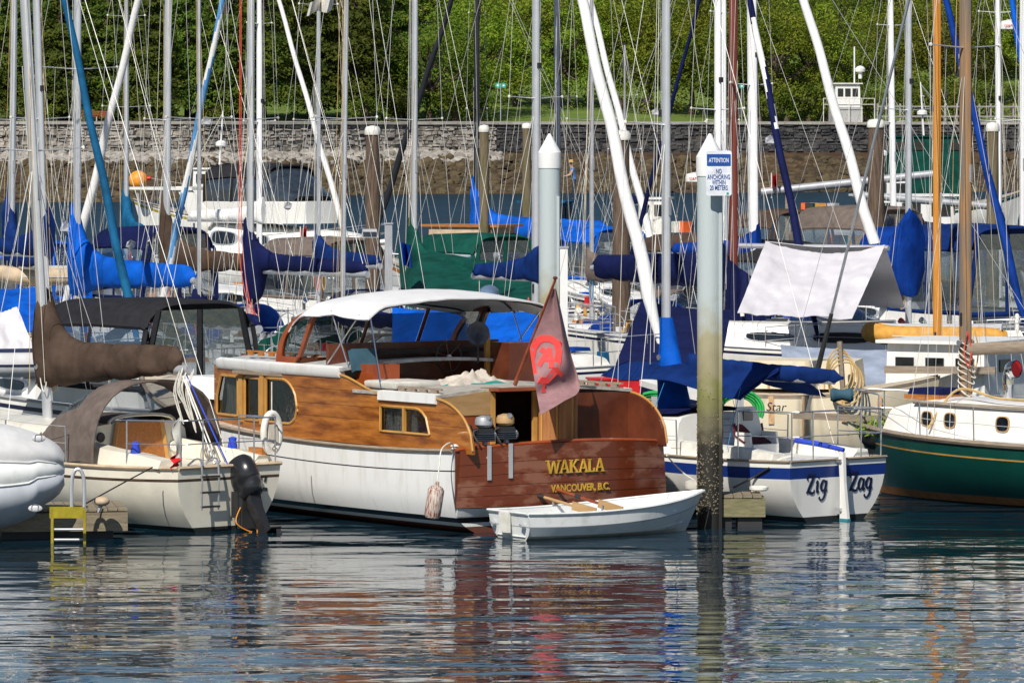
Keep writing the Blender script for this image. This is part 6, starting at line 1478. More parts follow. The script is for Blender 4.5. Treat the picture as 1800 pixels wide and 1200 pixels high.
# ---- far boats
def wheelhouse_boat(label, cx, s, hdg, L, B, fb, hull, house, zt, x0, x1, stripe='navy_paint', roofm='white_paint', mast=True, group='work boats in the open basin', houseb=.36):
    t = yacht_root('work_boat', label, cx, s, hdg, 'boat', group)
    h = Hull(L, B, fb*.9, fb*.9, fb*1.5, tw=.85, draft=.4, p0=4, p1=1.5, rake=.8, tm=.45); h.build(t, [('o', 0), ('o', .14), ('o', .3), ('z', .12), ('z', -.3)], [hull, stripe, hull, 'bottom_dark']); h.deck(t, 'deck_grey'); h.rail(t, 'teak_grey', .05)
    w_ = B*houseb; zc = (fb+zt)/2
    MB().box(((x0+x1)/2, 0, zc), (x1-x0, w_*2, zt-fb+.2), taper=.94).build('wheelhouse', house, t, smooth=False)
    MB().box(((x0+x1)/2, 0, zt+.13), (x1-x0+.4, w_*2.1, .08)).build('roof', roofm, t, smooth=False)
    n = max(2, int((x1-x0)/.9))
    for sd_ in (1, -1):
        for i in range(n): MB().box((lerp(x0, x1, (i+.5)/n), sd_*w_*.985, zt-.4), ((x1-x0)/n*.62, .04, .5)).build('window', 'dark_glass', t, smooth=False)
    for i in range(3): MB().box((x1-.01, (i-1)*w_*.62, zt-.38), (.05, w_*.5, .5)).build('window', 'dark_glass', t, smooth=False); MB().box((x0+.02, (i-1)*w_*.62, zt-.38), (.05, w_*.45, .5)).build('window', 'dark_glass', t, smooth=False)
    if mast:
        MB().tube([V(((x0+x1)/2, 0, zt)), V(((x0+x1)/2-.2, 0, zt+3.2))], [.06, .04], 8).build('mast', 'mast_white', t)
        MB().lathe(((x0+x1)/2-.1, 0, zt+1.3), [(.2, 0), (.3, .06), (.3, .22), (.15, .32), (.02, .34)], 14).build('radome', 'white_paint', t)
        MB().tube([V(((x0+x1)/2-.1, -.5, zt+2.4)), V(((x0+x1)/2-.1, .5, zt+2.4))], .025, 6).build('crosstree', 'mast_white', t)
        for sd_ in (1, -1): wire(t, 'stay', V((x1, sd_*w_, zt+.1)), V(((x0+x1)/2-.2, 0, zt+3.1)), .012, 'wire_steel')
    for i in range(6):
        a = i*1.05; MB().box((.6+.5*math.cos(a)+.2*i, .7*math.sin(a), fb+.25), (.5, .4, .5), rot(i*25)).build('deck_gear', ('green_canvas', 'old_white', 'orange_cloth', 'black_rubber', 'yellow_fabric', 'deck_grey')[i], t)
    return t, h
wb, _ = wheelhouse_boat('white and yellow work boat with small wheelhouse before the rocky bank', 505, 33, 168, 8.5, 2.8, 1.6, 'gelcoat', 'white_paint', 3.9, 2.5, 5.0, 'yellow_paint')
wheelhouse_boat('low boat with teal cabin carrying the person in a straw hat', 1075, 37.5, 160, 6.5, 2.4, 1.3, 'gelcoat', 'teal_canvas', 2.6, 2.2, 4.2, 'blue_stripe', 'teal_canvas', mast=False)
wheelhouse_boat('black hulled work boat with brown cargo beyond the slate mast', 1235, 39, 172, 8, 2.6, 1.5, 'black_paint', 'old_white', 2.9, 1.6, 2.8, 'black_rubber', mast=False)
wheelhouse_boat('white fishing boat with green deck gear and long poles', 1400, 33, 15, 9, 3, 1.7, 'gelcoat', 'white_paint', 3.4, 3.8, 6.0, 'green_paint')
wheelhouse_boat('fishing boat with green awning house before the dark seawall', 1530, 31, 8, 9, 3, 1.8, 'gelcoat', 'green_canvas', 5.6, 1.0, 5.2, 'green_paint', 'green_canvas')
KH = wall_xy(1490)[0]; t = thing('pilothouse_standin', 'small white cabin with radar mast standing on the dark seawall', 'cabin', (KH.x, KH.y+3.2, WZ1), 8)  # added stand-in on land for the pilothouse of a boat
MB().box((0, 0, .75), (3.0, 2.4, 1.6)).build('base', 'deck_grey', t, smooth=False)
MB().box((0, 0, 2.7), (2.6, 2.2, 2.3), taper=.96).build('house', 'white_paint', t, smooth=False); MB().box((0, 0, 3.9), (3.0, 2.6, .12)).build('roof', 'old_white', t, smooth=False)
for x in (-.75, 0, .75): MB().box((x, -1.1, 3.0), (.55, .06, .8)).build('window', 'dark_glass', t, smooth=False)
MB().tube([V((.9, 0, 3.9)), V((.9, 0, 7.6))], .08, 8).build('mast', 'mast_white', t); MB().lathe((1.5, 0, 5.0), [(.2, -.6), (.2, 0), (.5, .1), (.52, .4), (.3, .62), (.03, .7)], 14).build('radome', 'white_paint', t)
for z in (.3, .9): MB().tube([V((-2.6, -1.7, 1.5+z)), V((2.6, -1.7, 1.5+z))], .035, 6).build('rail', 'old_white', t)
for x in (-2.6, -1.3, 0, 1.3, 2.6): MB().tube([V((x, -1.7, 0)), V((x, -1.7, 2.4))], .04, 6).build('rail_post', 'old_white', t)
wheelhouse_boat('white cabin boat with low windows behind the long grey spars', 1445, 46, 10, 7.5, 2.8, 1.6, 'gelcoat', 'white_paint', 3.5, 1.5, 5.0, 'navy_paint', mast=False)
wheelhouse_boat('small wooden cabin boat with tan house beside the mossy pile', 960, 52, 150, 6.5, 2.4, 1.2, 'gelcoat', 'tan_fabric', 2.75, 1.6, 4.2, 'teak', 'teak', mast=False)
p = P(243, 317, 33); t = thing('mooring_buoy', 'big orange ball buoy hung on the work boat', 'buoy', (p.x, p.y, p.z-.5)); MB().ball((0, 0, .5), .52, 18).build('float', 'orange_float', t); MB().lathe((.45, 0, .6), [(.12, 0), (.12, .2), (.05, .24)], 10, axis='x').build('eye', 'red_plastic', t); MB().tube([V((.6, 0, .62)), V((2.4, 0, .3))], .04, 6).build('arm', 'teak_grey', t)
# spare spars laid on trestles over the boats on the right
for lab, a, b, r_ in (('long grey spar resting on trestles above the brown canvas cruiser', (1338, 338, 50), (1640, 306, 50), .15), ('long grey spar lying lower behind the white furled jib', (1500, 342, 52), (1735, 362, 52), .13)):
    t = thing('spare_mast', lab, 'spar', P(*b)); MB().tube([P(*a), P(*b)], r_, 10).build('tube', 'alu_dull', t, world=True)
    for u in (.15, .85):
        c_ = P(*a).lerp(P(*b), u); MB().box(V((c_.x, c_.y, c_.z/2)), (.12, .12, c_.z)).build('trestle', 'teak_grey', t, world=True, smooth=False)
# radar, reflectors, pennants on masts
def find(s_): return [o for o in bpy.data.objects if o.get('label', '').startswith(s_)][0]
def radome(px, py, s_, par, word=None, r_=.28):
    o = find(par); c_ = P(px, py, s_)
    d_ = MB().lathe(c_, [(.1, -.14), (r_, -.12), (r_*1.03, 0), (r_*.95, .10), (.05, .15)], 18).build('radome', 'white_paint', o, world=True)
    if word: text(o, 'lettering', word, .14, 'red_plastic', c_+V((-.2, -r_*1.02-.01, -.06)), (1, 0, 0), (0, 0, 1), ext=.004, world=True)
radome(1222, 312, 60, 'white sailboat with slim pale mast', 'marine'); radome(1776, 44, 62, 'sailboat with white mast and blue furled', 'marine')
def reflector(px, py, s_, par, r_=.16):
    o = find(par); c_ = P(px, py, s_); mb = MB()
    for k in range(3):
        ax = [V((1, 0, 0)), V((0, 1, 0)), V((0, 0, 1))]; a, b = ax[k], ax[(k+1) % 3]; Q = Matrix.Rotation(.6, 3, 'X') @ Matrix.Rotation(.7, 3, 'Z')
        mb.plate([c_+Q @ (a*r_), c_+Q @ (b*r_), c_-Q @ (a*r_), c_-Q @ (b*r_)], Q @ (a.cross(b)*.006))
    mb.build('radar_reflector', 'alu', o, world=True, smooth=False)
reflector(1153, 198, 60, 'sailboat with slate grey'); reflector(1354, 247, 76, 'white sailboat with pale mast and dark'); reflector(506, 362, 60, 'white sailboat with white mast'); reflector(362, 214, 60, 'white sailboat with teal sail cover', .2); reflector(118, 400, 80, 'cream sailboat with bright blue', .2); reflector(230, 430, 78, 'cream sailboat with bright blue', .14)
o = find('white sailboat with slim silver mast'); MB().sheet(lambda u, v: P(lerp(589, 545, u)-6*v, lerp(-6, 18, v)+8*u+3*math.sin(u*8), 84+.3*math.sin(u*9)), 10, 6, .004).build('pennant', 'rope_white', o, world=True)
o = find('sailboat with green sail cover'); MB().sheet(lambda u, v: P(lerp(704, 722, u)+3*v, lerp(425, 465, v)+6*u, 77+.3*math.sin(u*9)), 8, 8, .004).build('pennant', 'blue_canvas', o, world=True)
o = find('white sailboat with navy sail cover')
for k in range(2): MB().tube(crom([P(422+k*2, -20, 79), P(421+k*3, 300, 79.5), P(420+6*k, 430, 80), P(432+5*k, 520, 80.5), P(450, 560, 81)], 6), .009, 5).build('halyard', 'rope_red', o, world=True)
def ring_flag(px, py, s_, label):
    t = thing('flag', label, 'flag', P(px, py+30, s_)); MB().tube([P(px, py+30, s_), P(px, py-14, s_)], .02, 5).build('staff', 'old_white', t, world=True)
    MB().sheet(lambda u, v: P(px+1+10*u, py-12+24*v+4*math.sin(u*5), s_+.2*math.sin(u*7)), 6, 6, .004).build('cloth', 'red_plastic', t, world=True)
ring_flag(1356, 318, 50, 'small red flag on a white staff near the thick white mast'); ring_flag(528, 412, 53, 'small red pennant on the flybridge cruiser bow rail')

# ---- park buildings, railings and signs behind the wall
def house(label, px, yb, s, w_, d_, hw_, rh, wall, rz=0, name='house'):
    p = P(px, yb, s); t = thing(name, label, 'house', (p.x, p.y, p.z-1), rz)
    MB().box((0, 0, hw_/2+.5), (w_, d_, hw_+1)).build('wall', wall, t, smooth=False)
    mb = MB(); o = .7; mb.add([V((-w_/2-o, -d_/2-o, hw_+1)), V((w_/2+o, -d_/2-o, hw_+1)), V((w_/2+o, d_/2+o, hw_+1)), V((-w_/2-o, d_/2+o, hw_+1)), V((-w_/2+d_*.3, 0, hw_+1+rh)), V((w_/2-d_*.3, 0, hw_+1+rh))], [(0, 1, 5, 4), (1, 2, 5), (2, 3, 4, 5), (3, 0, 4), (3, 2, 1, 0)]); mb.build('roof', 'roof_brown', t, smooth=False)
    n = max(2, int(w_/2.6))
    for i in range(n):
        x = -w_/2+w_*(i+.5)/n; wd_ = MB().box((x, -d_/2-.02, hw_*.55+1), (1.2, .1, 1.3)).build('window', 'dark_glass', t, smooth=False); MB().box((x, -d_/2-.08, hw_*.55+.3), (1.5, .14, .1)).build('sill', 'trim', wd_, smooth=False)
    return t
house('low brick house with brown roof among the leafy trees on the lawn', 1128, 190, 14.2, 9, 6, 2.2, 2.6, 'brick_wall', 20)
house('long building with wide brown roof uphill behind the white furled jib', 1480, 44, 12.2, 14, 8, 3, 4.2, 'house_wall', -10)
house('pale two-storey house uphill behind the mast with the radar dome', 1770, 48, 12.5, 8, 7, 6, 2.5, 'house_wall', 12)
house('brown roofed cottage half hidden in the conifers', 82, 26, 13.5, 6, 5, 3, 2.2, 'brick_wall', 10)
house('brown roofed kiosk behind the leafy trees near the lawn', 1205, 175, 13.6, 5, 4, 2, 2, 'brick_wall', -15)
fr = thing('timber_railing', 'long grey timber pier railing behind the masts on the right', 'railing', (0, 0, 0))
for i in range(18):
    x = 1545+i*20; p, s = wall_xy(x); MB().box(p+V((0, 2.2, WZ1+.95)), (.16, .16, 1.9)).build('post', 'trim', fr, smooth=False)
for z in (.6, 1.6):
    for i in range(11):
        a, b = wall_xy(1545+i*30)[0], wall_xy(1575+i*30)[0]; d_ = b-a; MB().box((a+b)/2+V((0, 2.1, WZ1+z)), (d_.length, .08, .16), Matrix.Rotation(math.atan2(d_.y, d_.x), 3, 'Z')).build('rail', 'trim', fr, smooth=False)
for x, lab in ((880, 'pair of small round green path signs on a post above the lawn'), (1305, 'single round green path sign on a post by the dark seawall')):
    p, s = wall_xy(x); t = thing('path_sign', lab, 'sign', (p.x, p.y+1.5, WZ1)); MB().tube([V((0, 0, -.1)), V((0, 0, 3.8))], .05, 6).build('pole', 'alu_dull', t)
    for k in ((-.28, .28) if x == 880 else (0,)):
        d_ = MB().lathe((k, -.06, 3.6), [(.26, 0), (.27, .03), (.26, .06)], 16, axis='y').build('disc', 'sign_green', t); MB().lathe((k, -.07, 3.6), [(.11, 0), (.11, .01), (.05, .012)], 10, axis='y').build('symbol', 'sign_white', d_)
for x in (152, 178):
    p, s = wall_xy(x); t = thing('park_bench', 'slatted wooden park bench on the path behind the pale seawall', 'bench', (p.x, p.y+3, WZ1+.05), 0, 'benches on the seawall path')
    for k in range(3): MB().box((0, -.1+.16*k, .45), (1.7, .12, .05)).build('seat_slat', 'mahogany', t, smooth=False)
    for k in range(3): MB().box((0, .42, .6+.16*k), (1.7, .05, .12)).build('back_slat', 'mahogany', t, smooth=False)
    for sx in (-.7, .7): MB().box((sx, .1, .22), (.08, .5, .45)).build('leg', 'deck_grey', t, smooth=False)
# ================================================================== piles, posts, docks, signs, people, loose gear
def pile_mat():
    """painted steel pile: pale above, tan tide stain, algae, black weedy foot"""
    m = bpy.data.materials.new('tidal_pile'); m.use_nodes = True; MATS['tidal_pile'] = m
    t = m.node_tree; N, Lk = t.nodes, t.links; b = N['Principled BSDF']; b.inputs['Roughness'].default_value = .6
    tc = N.new('ShaderNodeTexCoord'); sp = N.new('ShaderNodeSeparateXYZ'); Lk.new(tc.outputs['Object'], sp.inputs[0])
    nz = N.new('ShaderNodeTexNoise'); nz.inputs['Scale'].default_value = 5; nz.inputs['Detail'].default_value = 6; Lk.new(tc.outputs['Object'], nz.inputs['Vector'])
    ad = N.new('ShaderNodeMath'); ad.operation = 'MULTIPLY_ADD'; ad.inputs[1].default_value = .9; Lk.new(nz.outputs[0], ad.inputs[0]); Lk.new(sp.outputs['Z'], ad.inputs[2])
    mr = N.new('ShaderNodeMapRange'); mr.inputs['From Min'].default_value = .45; mr.inputs['From Max'].default_value = 6.45; Lk.new(ad.outputs[0], mr.inputs[0])
    cr = N.new('ShaderNodeValToRGB'); e = cr.color_ramp.elements
    e[0].position = 0; e[0].color = (.012, .011, .009, 1); e[1].position = 1; e[1].color = (.46, .53, .55, 1)
    for p, c in ((.21, (.02, .018, .012, 1)), (.26, (.13, .115, .07, 1)), (.34, (.21, .21, .07, 1)), (.40, (.30, .27, .16, 1)), (.50, (.37, .34, .22, 1)), (.53, (.40, .42, .37, 1)), (.60, (.45, .51, .52, 1))):
        k = e.new(p); k.color = c
    Lk.new(mr.outputs[0], cr.inputs[0]); Lk.new(cr.outputs[0], b.inputs['Base Color'])
    n2 = N.new('ShaderNodeTexNoise'); n2.inputs['Scale'].default_value = 30
    bp = N.new('ShaderNodeBump'); bp.inputs['Strength'].default_value = .3; bp.inputs['Distance'].default_value = .02; Lk.new(n2.outputs[0], bp.inputs['Height']); Lk.new(bp.outputs[0], b.inputs['Normal'])
pile_mat()
def steel_pile(label, px, s, r, ytop):
    p = P(px, ytop, s); t = thing('steel_pile', label, 'piling', (p.x, p.y, 0)); zt = p.z
    mb = MB(); mb.lathe((0, 0, 0), [(r, -1.5), (r, zt-.62), (r*.985, zt-.62)], 28); mb.build('shaft', 'tidal_pile', t)
    MB().lathe((0, 0, zt), [(r*1.06, -.66), (r*1.08, -.60), (r*1.08, -.36), (r*1.0, -.33), (.02, 0)], 28).build('cap', 'pile_cap', t, ang=25)
    MB().box((r*.78, -r*.72, 2.1), (.05, .05, 5.6)).build('wear_strip', 'tidal_pile', t, smooth=False)
    rng = random.Random(int(px)); mb = MB()
    for _ in range(900):
        a = rng.uniform(0, 6.28); z = .2+abs(rng.gauss(0, .95))
        if z > 2.5: continue
        mb.ball((r*math.cos(a), r*math.sin(a), z), rng.uniform(.006, .016), 4)
    tag(mb.build('barnacles', 'dock_wood', t, smooth=False), kind='stuff')
    return t, zt
SP, szt = steel_pile('tall pale steel pile with white cone cap carrying the attention sign', 1248, 113, .20, 235)
steel_pile('tall pale steel pile with white cone cap standing behind the wooden cruiser', 966, 92, .205, 235)
sg = thing('notice_sign', 'white and blue ATTENTION no anchoring sign on the steel pile', 'sign', P(1263, 344, 113.6))
def sp_(x, y): return P(x, y, 113.6)
def rrect(x0, y0, x1, y1, r, sh=0.):
    out = []
    for cx, cy, a0 in ((x1-r, y0+r, 270), (x1-r, y1-r, 0), (x0+r, y1-r, 90), (x0+r, y0+r, 180)):
        for i in range(5):
            a = math.radians(a0+i*22.5); out.append(sp_(cx+r*math.cos(a), cy+r*math.sin(a))+V((0, sh, 0)))
    return out
MB().plate(rrect(1241, 265, 1286, 344, 4), (0, .012, 0)).build('panel', 'sign_white', sg, world=True, smooth=False)
MB().plate(rrect(1242.5, 271, 1284.5, 292, 1.5, -.004), (0, .003, 0)).build('header', 'sign_blue', sg, world=True, smooth=False)
for tx_, y, h in (('ATTENTION', 285.5, .098), ('NO', 305, .104), ('ANCHORING', 315, .104), ('WITHIN', 324.5, .104), ('20 METERS', 334, .104)):
    text(sg, 'lettering', tx_, h, 'sign_white' if y < 290 else 'sign_blue', sp_(1263.5, y)+V((0, -.006, 0)), (1, 0, 0), (0, 0, 1), ext=.002, bold=.001, align='CENTER', sx=.56, world=True)
MB().tube([sp_(1277, 262)+V((0, .03, 0)), sp_(1277, 420)+V((0, .03, 0))], .02, 6).build('bracket', 'alu', sg, world=True)
MB().box(sp_(1279, 340)+V((0, -.006, 0)), (.035, .004, .03)).build('sticker', 'sign_green', sg, world=True, smooth=False)
def wood_pile(label, px, s, r, ytop, mat='pile_wood'):
    p = P(px, ytop, s); t = thing('wood_pile', label, 'piling', (p.x, p.y, 0)); rng = random.Random(int(px)); n = 14; rings = []
    for i in range(13):
        z = lerp(-1.5, p.z-.02, i/12); rings.append([V((r*(1+.06*fbm(z*.6, j*.6, px)-.012*i+.07)*math.cos(2*math.pi*j/n), r*(1+.06*fbm(z*.6, j*.6, px)-.012*i+.07)*math.sin(2*math.pi*j/n), z)) for j in range(n)])
    mb = MB(); mb.rings(rings, True, True); mb.build('shaft', mat, t)
    MB().lathe((0, 0, p.z), [(r*1.06, -.2), (r*1.10, -.17), (r*1.06, -.05), (r*.85, .02), (.02, .05)], 14).build('cap', 'old_white', t)
    return t
wood_pile('brown wood pile with a white cap beside the white flybridge cruiser', 655, 66, .20, 224)
wood_pile('slim mossy wood pile with a white cap at the bright blue sail cover', 851, 52, .17, 222, 'pile_wood_moss')
wood_pile('thick barnacled wood pile between two white furled jibs', 1092, 72, .22, 232)
wood_pile('dark wood pile behind the heavy white furled jib', 1540, 62, .24, 212)
wood_pile('greyish wood pile beside the blue furled jib and white mast', 1745, 66, .17, 218, 'pile_wood_moss')
wood_pile('thin mossy wood pile standing further out near the seawall', 926, 40, .2, 218, 'pile_wood_moss')
def post(label, px, s, ytop, zb_, w_, mat):
    p = P(px, ytop, s); t = thing('dock_post', label, 'post', (p.x, p.y, zb_))
    MB().box((0, 0, (p.z-zb_)/2), (w_, w_*.8, p.z-zb_)).build('column', mat, t, smooth=False)
    MB().box((0, 0, p.z-zb_+.015), (w_*1.25, w_*1.05, .03)).build('cap', 'alu_dull', t, smooth=False)
    return t
post('square white service post right behind the mauve flag', 991, 101, 436, .4, .135, 'pile_cap')
pp = post('square grey service post with a lamp box by the navy sail cover', 683, 78, 394, .4, .17, 'alu_dull')
t = thing('lamp_box', 'small grey lamp box on an arm beside the brown wood pile', 'lamp', P(650, 410, 68))
MB().box((0, 0, 0), (.45, .3, .22), taper=.8).build('housing', 'alu_dull', t, smooth=False); MB().box((0, -.155, -.02), (.36, .02, .12)).build('lens', 'smoke_glass', t, smooth=False)
post('low white service post at the blue mast cover', 1190, 103, 673, .3, .12, 'alu')

# docks: planks on beams and floats
def dock(label, c, L, W, hdg, h=.46, plank=.15, mat='dock_wood', end=True, fascia='dock_green'):
    t = thing('dock', label, 'dock', (c[0], c[1], 0), hdg); n = int(L/plank); me = None; rng = random.Random(int(L*10))
    for i in range(n):
        if me is None:
            o = MB().box((0, 0, 0), (plank-.012, W, .045)).build('plank', mat, t, smooth=False); me = o.data
        else: o = bpy.data.objects.new('plank', me); COL.objects.link(o); o.parent = t
        o.location = (-L/2+plank*(i+.5), rng.uniform(-.01, .01), h-.022+rng.uniform(-.004, .004))
    for s_ in (1, -1): MB().box((0, s_*(W/2-.03), h-.20), (L, .09, .28)).build('beam', fascia, t, smooth=False)
    for s_ in (1, -1): MB().box((s_*(L/2-.03), 0, h-.20), (.07, W-.15, .27)).build('end_beam', fascia, t, smooth=False)
    k = max(2, int(L/2.2))
    for i in range(k): MB().box((-L/2+L*(i+.5)/k, 0, .05), (L/k*.8, W*.85, .5)).build('float', 'black_rubber', t, smooth=False)
    return t
d1 = dock('low wooden dock with yellow ladder in front of the cream sailboat', (-8.0, 79.6), 4.2, 1.6, 8, fascia='dock_wood')
d2 = dock('short greenish finger dock between the steel pile and Zig Zag', (P(1290, 600, 112.6).x, 81.75), .95, .8, 0, h=.50)
dock('long wooden walkway running behind the front row of boats', (0, 96.5), 46, 1.8, 0)
dock('long wooden walkway behind the second row of boats', (0, 138), 64, 1.8, 0)
W1 = wl(d1)
ld = thing('dock_ladder', 'yellow fronted metal ladder with hooped handrail on the wooden dock', 'ladder', P(120, 890, 117))
pl = lambda x, y: P(x, y, 117.6)
for x in (126, 148): pass
hoop = [pl(126, 900), pl(126, 850), pl(130, 830), pl(137, 824), pl(144, 830), pl(148, 850), pl(148, 900)]
MB().tube(crom(hoop, 4), .028, 8).build('hand_hoop', 'alu', ld, world=True)
MB().box(pl(118, 900)+V((0, -.02, 0)), (.52, .04, .17)).build('front_plate', 'yellow_paint', ld, world=True, smooth=False)
for x in (92, 149): MB().box(pl(x, 925)+V((0, -.01, 0)), (.04, .06, .5)).build('side_rail', 'yellow_paint', ld, world=True, smooth=False)
for y in (930, 948): MB().tube([pl(92, y), pl(149, y)], .02, 6).build('rung', 'alu_dull', ld, world=True)
t = thing('dock_bumper', 'round tan bumper on the corner of the dock with the yellow ladder', 'bumper', P(179, 890, 117))
MB().ball((0, 0, .08), .12, 16, sc=(1, 1, .62)).build('pad', 'tan_fabric', t); MB().tube([V((-.06, 0, -.08)), V((0, 0, .05))], .03, 6).build('stem', 'alu_dull', t)
t = thing('dock_bumper', 'ribbed grey bumper on the finger dock behind the dinghy bow', 'bumper', P(1221, 862, 112.4))
MB().lathe((0, 0, 0), [(.10, 0), (.155, .03), (.165, .09), (.15, .14), (.08, .17)], 18).build('pad', 'cushion', t)
t = thing('dock_bumper', 'flat white bumper wheel on the finger dock corner', 'bumper', P(1334, 862, 112.4))
MB().lathe((0, 0, 0), [(.12, 0), (.15, .02), (.15, .06), (.12, .08)], 18).build('pad', 'old_white', t)
# hull-on-its-side inflatable on the left dock
IB = thing('inflatable_dinghy', 'grey inflatable dinghy tipped on its side on the wooden dock', 'dinghy', P(-20, 905, 118))
def cx_(pts): return [P(x, y, s) for x, y, s in pts]
def tubepx(pts, r, name, mat, n=14): MB().tube(crom([P(x, y, s) for x, y, s in pts], 7), r, n).build(name, mat, IB, world=True)
def ibody(u, v):
    # u along the boat towards the blunt bow on the right, v from the upper edge down to the lower edge
    x = lerp(-190, 111, u); e = (1-clamp((x+60)/171)**1.9)**.62 if x > -60 else 1.
    y0 = lerp(742, 800, 1-e)-6*clamp(-x/120); y1 = lerp(932, 850, 1-e) if x < 60 else lerp(915, 850, 1-e)
    y = lerp(y0, y1, v); bulge = math.sin(math.pi*v)**.6*e
    return P(x, y, 117.0+1.0*bulge)
def zone(v0, v1, name, mat, off=0.):
    def g(u, v): p = ibody(u, lerp(v0, v1, v)); p.y -= off*math.sin(math.pi*v); return p
    MB().sheet(g, 34, 12, .03).build(name, mat, IB, world=True, ang=60)
zone(0, .36, 'side_tube', 'hypalon_light', .10); zone(.36, .60, 'hull_bottom', 'dinghy_white', .04); zone(.60, 1., 'side_tube', 'hypalon', .10)
MB().tube([ibody(u/20, .36)+V((0, -.05, 0)) for u in range(21)], .02, 6).build('rub_strake', 'hypalon_light', IB, world=True)
MB().tube([ibody(u/20, .60)+V((0, -.05, 0)) for u in range(21)], .016, 6).build('chine', 'dinghy_white', IB, world=True)
for x, y in ((68, 770), (62, 893)):
    MB().ball(P(x, y, 120), .07, 10, sc=(1.5, .35, .8)).build('valve_patch', 'hypalon_light', IB, world=True)
    MB().tube(crom([P(x-6, y+4, 121), P(x-5, y-5, 121), P(x+5, y-5, 121), P(x+4, y+4, 121)], 4), .01, 5).build('ring_handle', 'steel', IB, world=True)

# mooring lines
def line(label, pts, r=.014, mat='rope_white'):
    t = thing('mooring_line', label, 'rope', pts[0]); MB().tube(crom(pts, 6), r, 5).build('rope', mat, t, world=True)
line('dark mooring line from the cream sailboat down to the ladder dock', [P(268, 821, 115.2), P(210, 852, 116), P(152, 884, 117)], .012, 'black_rubber')
line('white mooring line from Zig Zag stern to the finger dock', [P(1395, 800, 111.6), P(1362, 812, 111.6), P(1335, 850, 111), P(1322, 862, 112)], .018, 'rope_white')
line('dark mooring line from Zig Zag side to the finger dock', [P(1352, 822, 111.8), P(1318, 842, 111.5), P(1290, 856, 112)], .018, 'black_rubber')
line('thin white mooring line from the varnished transom to the steel pile', [P(1172, 800, 113), P(1200, 830, 112), P(1236, 852, 112.5)], .012)

# ---- people, each body one skinned surface
def person(label, loc, rz, joints, bones, rad, mats, name='person', hair='hair_dark', hat=None, headc=None, hr=.105):
    t = thing(name, label, 'person', loc, rz)
    me = bpy.data.meshes.new('body'); me.from_pydata(joints, bones, [])
    o = bpy.data.objects.new('body', me); COL.objects.link(o); o.parent = t
    m = o.modifiers.new('skin', 'SKIN')
    for i, sv in enumerate(me.skin_vertices[0].data): sv.radius = (rad[i], rad[i]); sv.use_root = (i == 0)
    o.modifiers.new('sub', 'SUBSURF').levels = 2; o.modifiers['sub'].render_levels = 2
    dg = bpy.context.evaluated_depsgraph_get(); ev = o.evaluated_get(dg); m2 = bpy.data.meshes.new_from_object(ev)
    o.modifiers.clear(); o.data = m2
    for k in mats: m2.materials.append(MATS[k[0]])
    m2.polygons.foreach_set('use_smooth', [True]*len(m2.polygons))
    for p in m2.polygons:
        c = p.center; idx = 0
        for i, (mn, fn) in enumerate(mats):
            if fn(c): idx = i; break
        p.material_index = idx
    h = V(headc)
    MB().ball(h+V((.015, 0, .02)), hr*1.06, 12, sc=(1.0, .92, 1.0)).build('hair', hair, t) if not hat else None
    if hat:
        MB().lathe(h+V((0, 0, .05)), [(.19, 0), (.2, .012), (.11, .02), (.105, .10), (.08, .125), (.02, .12)], 16).build('hat', hat, t)
    return t
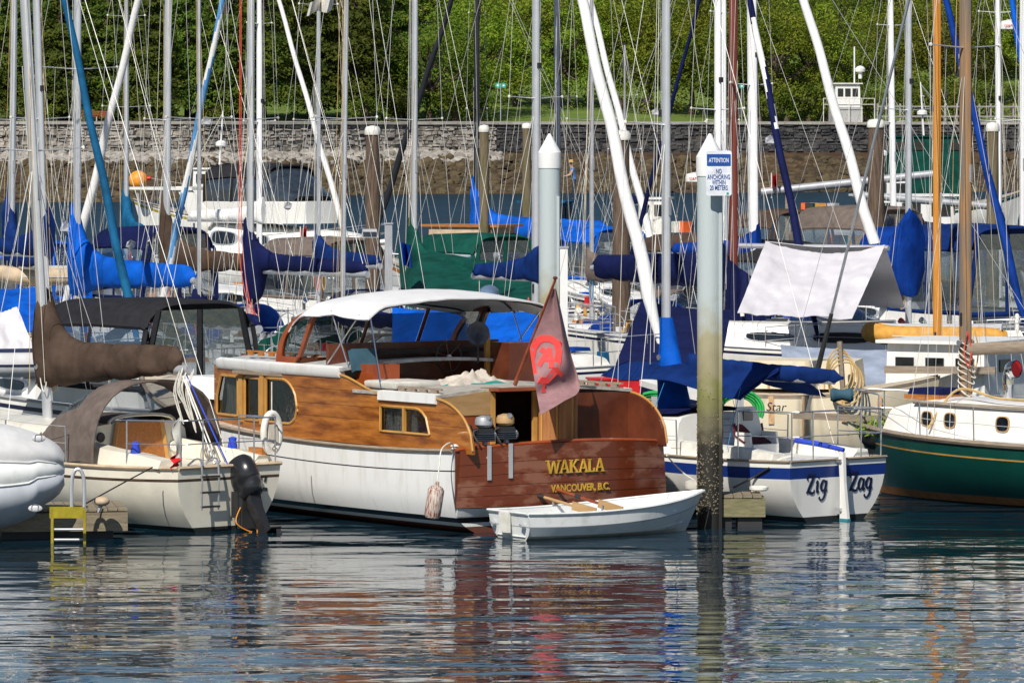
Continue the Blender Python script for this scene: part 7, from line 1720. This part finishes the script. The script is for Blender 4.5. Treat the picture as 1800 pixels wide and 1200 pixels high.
def stand(lean=0.):
    J = [(0, 0, .95), (0, 0, 1.12), (lean*.4, 0, 1.34), (lean, 0, 1.50), (lean*1.2, 0, 1.62), (lean*1.3, 0, 1.72),
         (lean*.8, .2, 1.44), (lean+.08, .27, 1.18), (lean+.28, .2, 1.12), (lean+.36, .18, 1.12), (lean*.8, -.2, 1.44), (lean+.08, -.27, 1.18), (lean+.28, -.2, 1.10), (lean+.36, -.18, 1.10),
         (0, .1, .9), (.02, .12, .5), (-.02, .12, .08), (.12, .13, .03), (0, -.1, .9), (.02, -.12, .5), (-.02, -.12, .08), (.12, -.13, .03)]
    B = [(0, 1), (1, 2), (2, 3), (3, 4), (4, 5), (2, 6), (6, 7), (7, 8), (8, 9), (2, 10), (10, 11), (11, 12), (12, 13), (0, 14), (14, 15), (15, 16), (16, 17), (0, 18), (18, 19), (19, 20), (20, 21)]
    Rr = [.14, .13, .15, .06, .085, .10, .075, .05, .04, .035, .075, .05, .04, .035, .09, .065, .045, .04, .09, .065, .045, .04]
    return J, B, Rr
def sit():
    J = [(0, 0, .12), (-.02, 0, .30), (0, 0, .52), (.02, 0, .68), (.03, 0, .78), (.04, 0, .88),
         (0, .19, .62), (.1, .25, .38), (.3, .16, .28), (.38, .14, .27), (0, -.19, .62), (.1, -.25, .38), (.3, -.16, .28), (.38, -.14, .27),
         (.08, .1, .10), (.46, .12, .12), (.48, .12, -.30), (.6, .12, -.36), (.08, -.1, .10), (.46, -.12, .12), (.48, -.12, -.30), (.6, -.12, -.36)]
    _, B, Rr = stand(); return J, B, Rr
def outfit(shirt, trou, z0, z1, z2):
    return [(shirt, lambda c: z0 < c.z < z1 and abs(c.y) < .26 and c.x < .17), (trou, lambda c: c.z <= z0), ('skin', lambda c: True)]
j, b, r_ = sit()
p0, _ = wall_xy(549); person('seated person in a pale top on the seawall, back to the water', (p0.x, p0.y+.25, WZ1+.02), 95, j, b, r_, outfit('shirt_pink', 'jeans', .2, .69, 1), headc=(.04, 0, .89))
p0, _ = wall_xy(558); person('seated person in white and dark clothes leaning beside the other on the seawall', (p0.x, p0.y+.25, WZ1+.02), 60, j, b, r_, outfit('shirt_white', 'jeans', .2, .69, 1), headc=(.04, 0, .89))
j, b, r_ = stand(.1)
HATP = P(1009, 352, 38); person('person in a straw hat and blue shirt standing on the teal cabin boat', (HATP.x, HATP.y, HATP.z), 185, j, b, r_, outfit('shirt_blue', 'jeans', .98, 1.5, 2), headc=(.13, 0, 1.70), hat='straw')
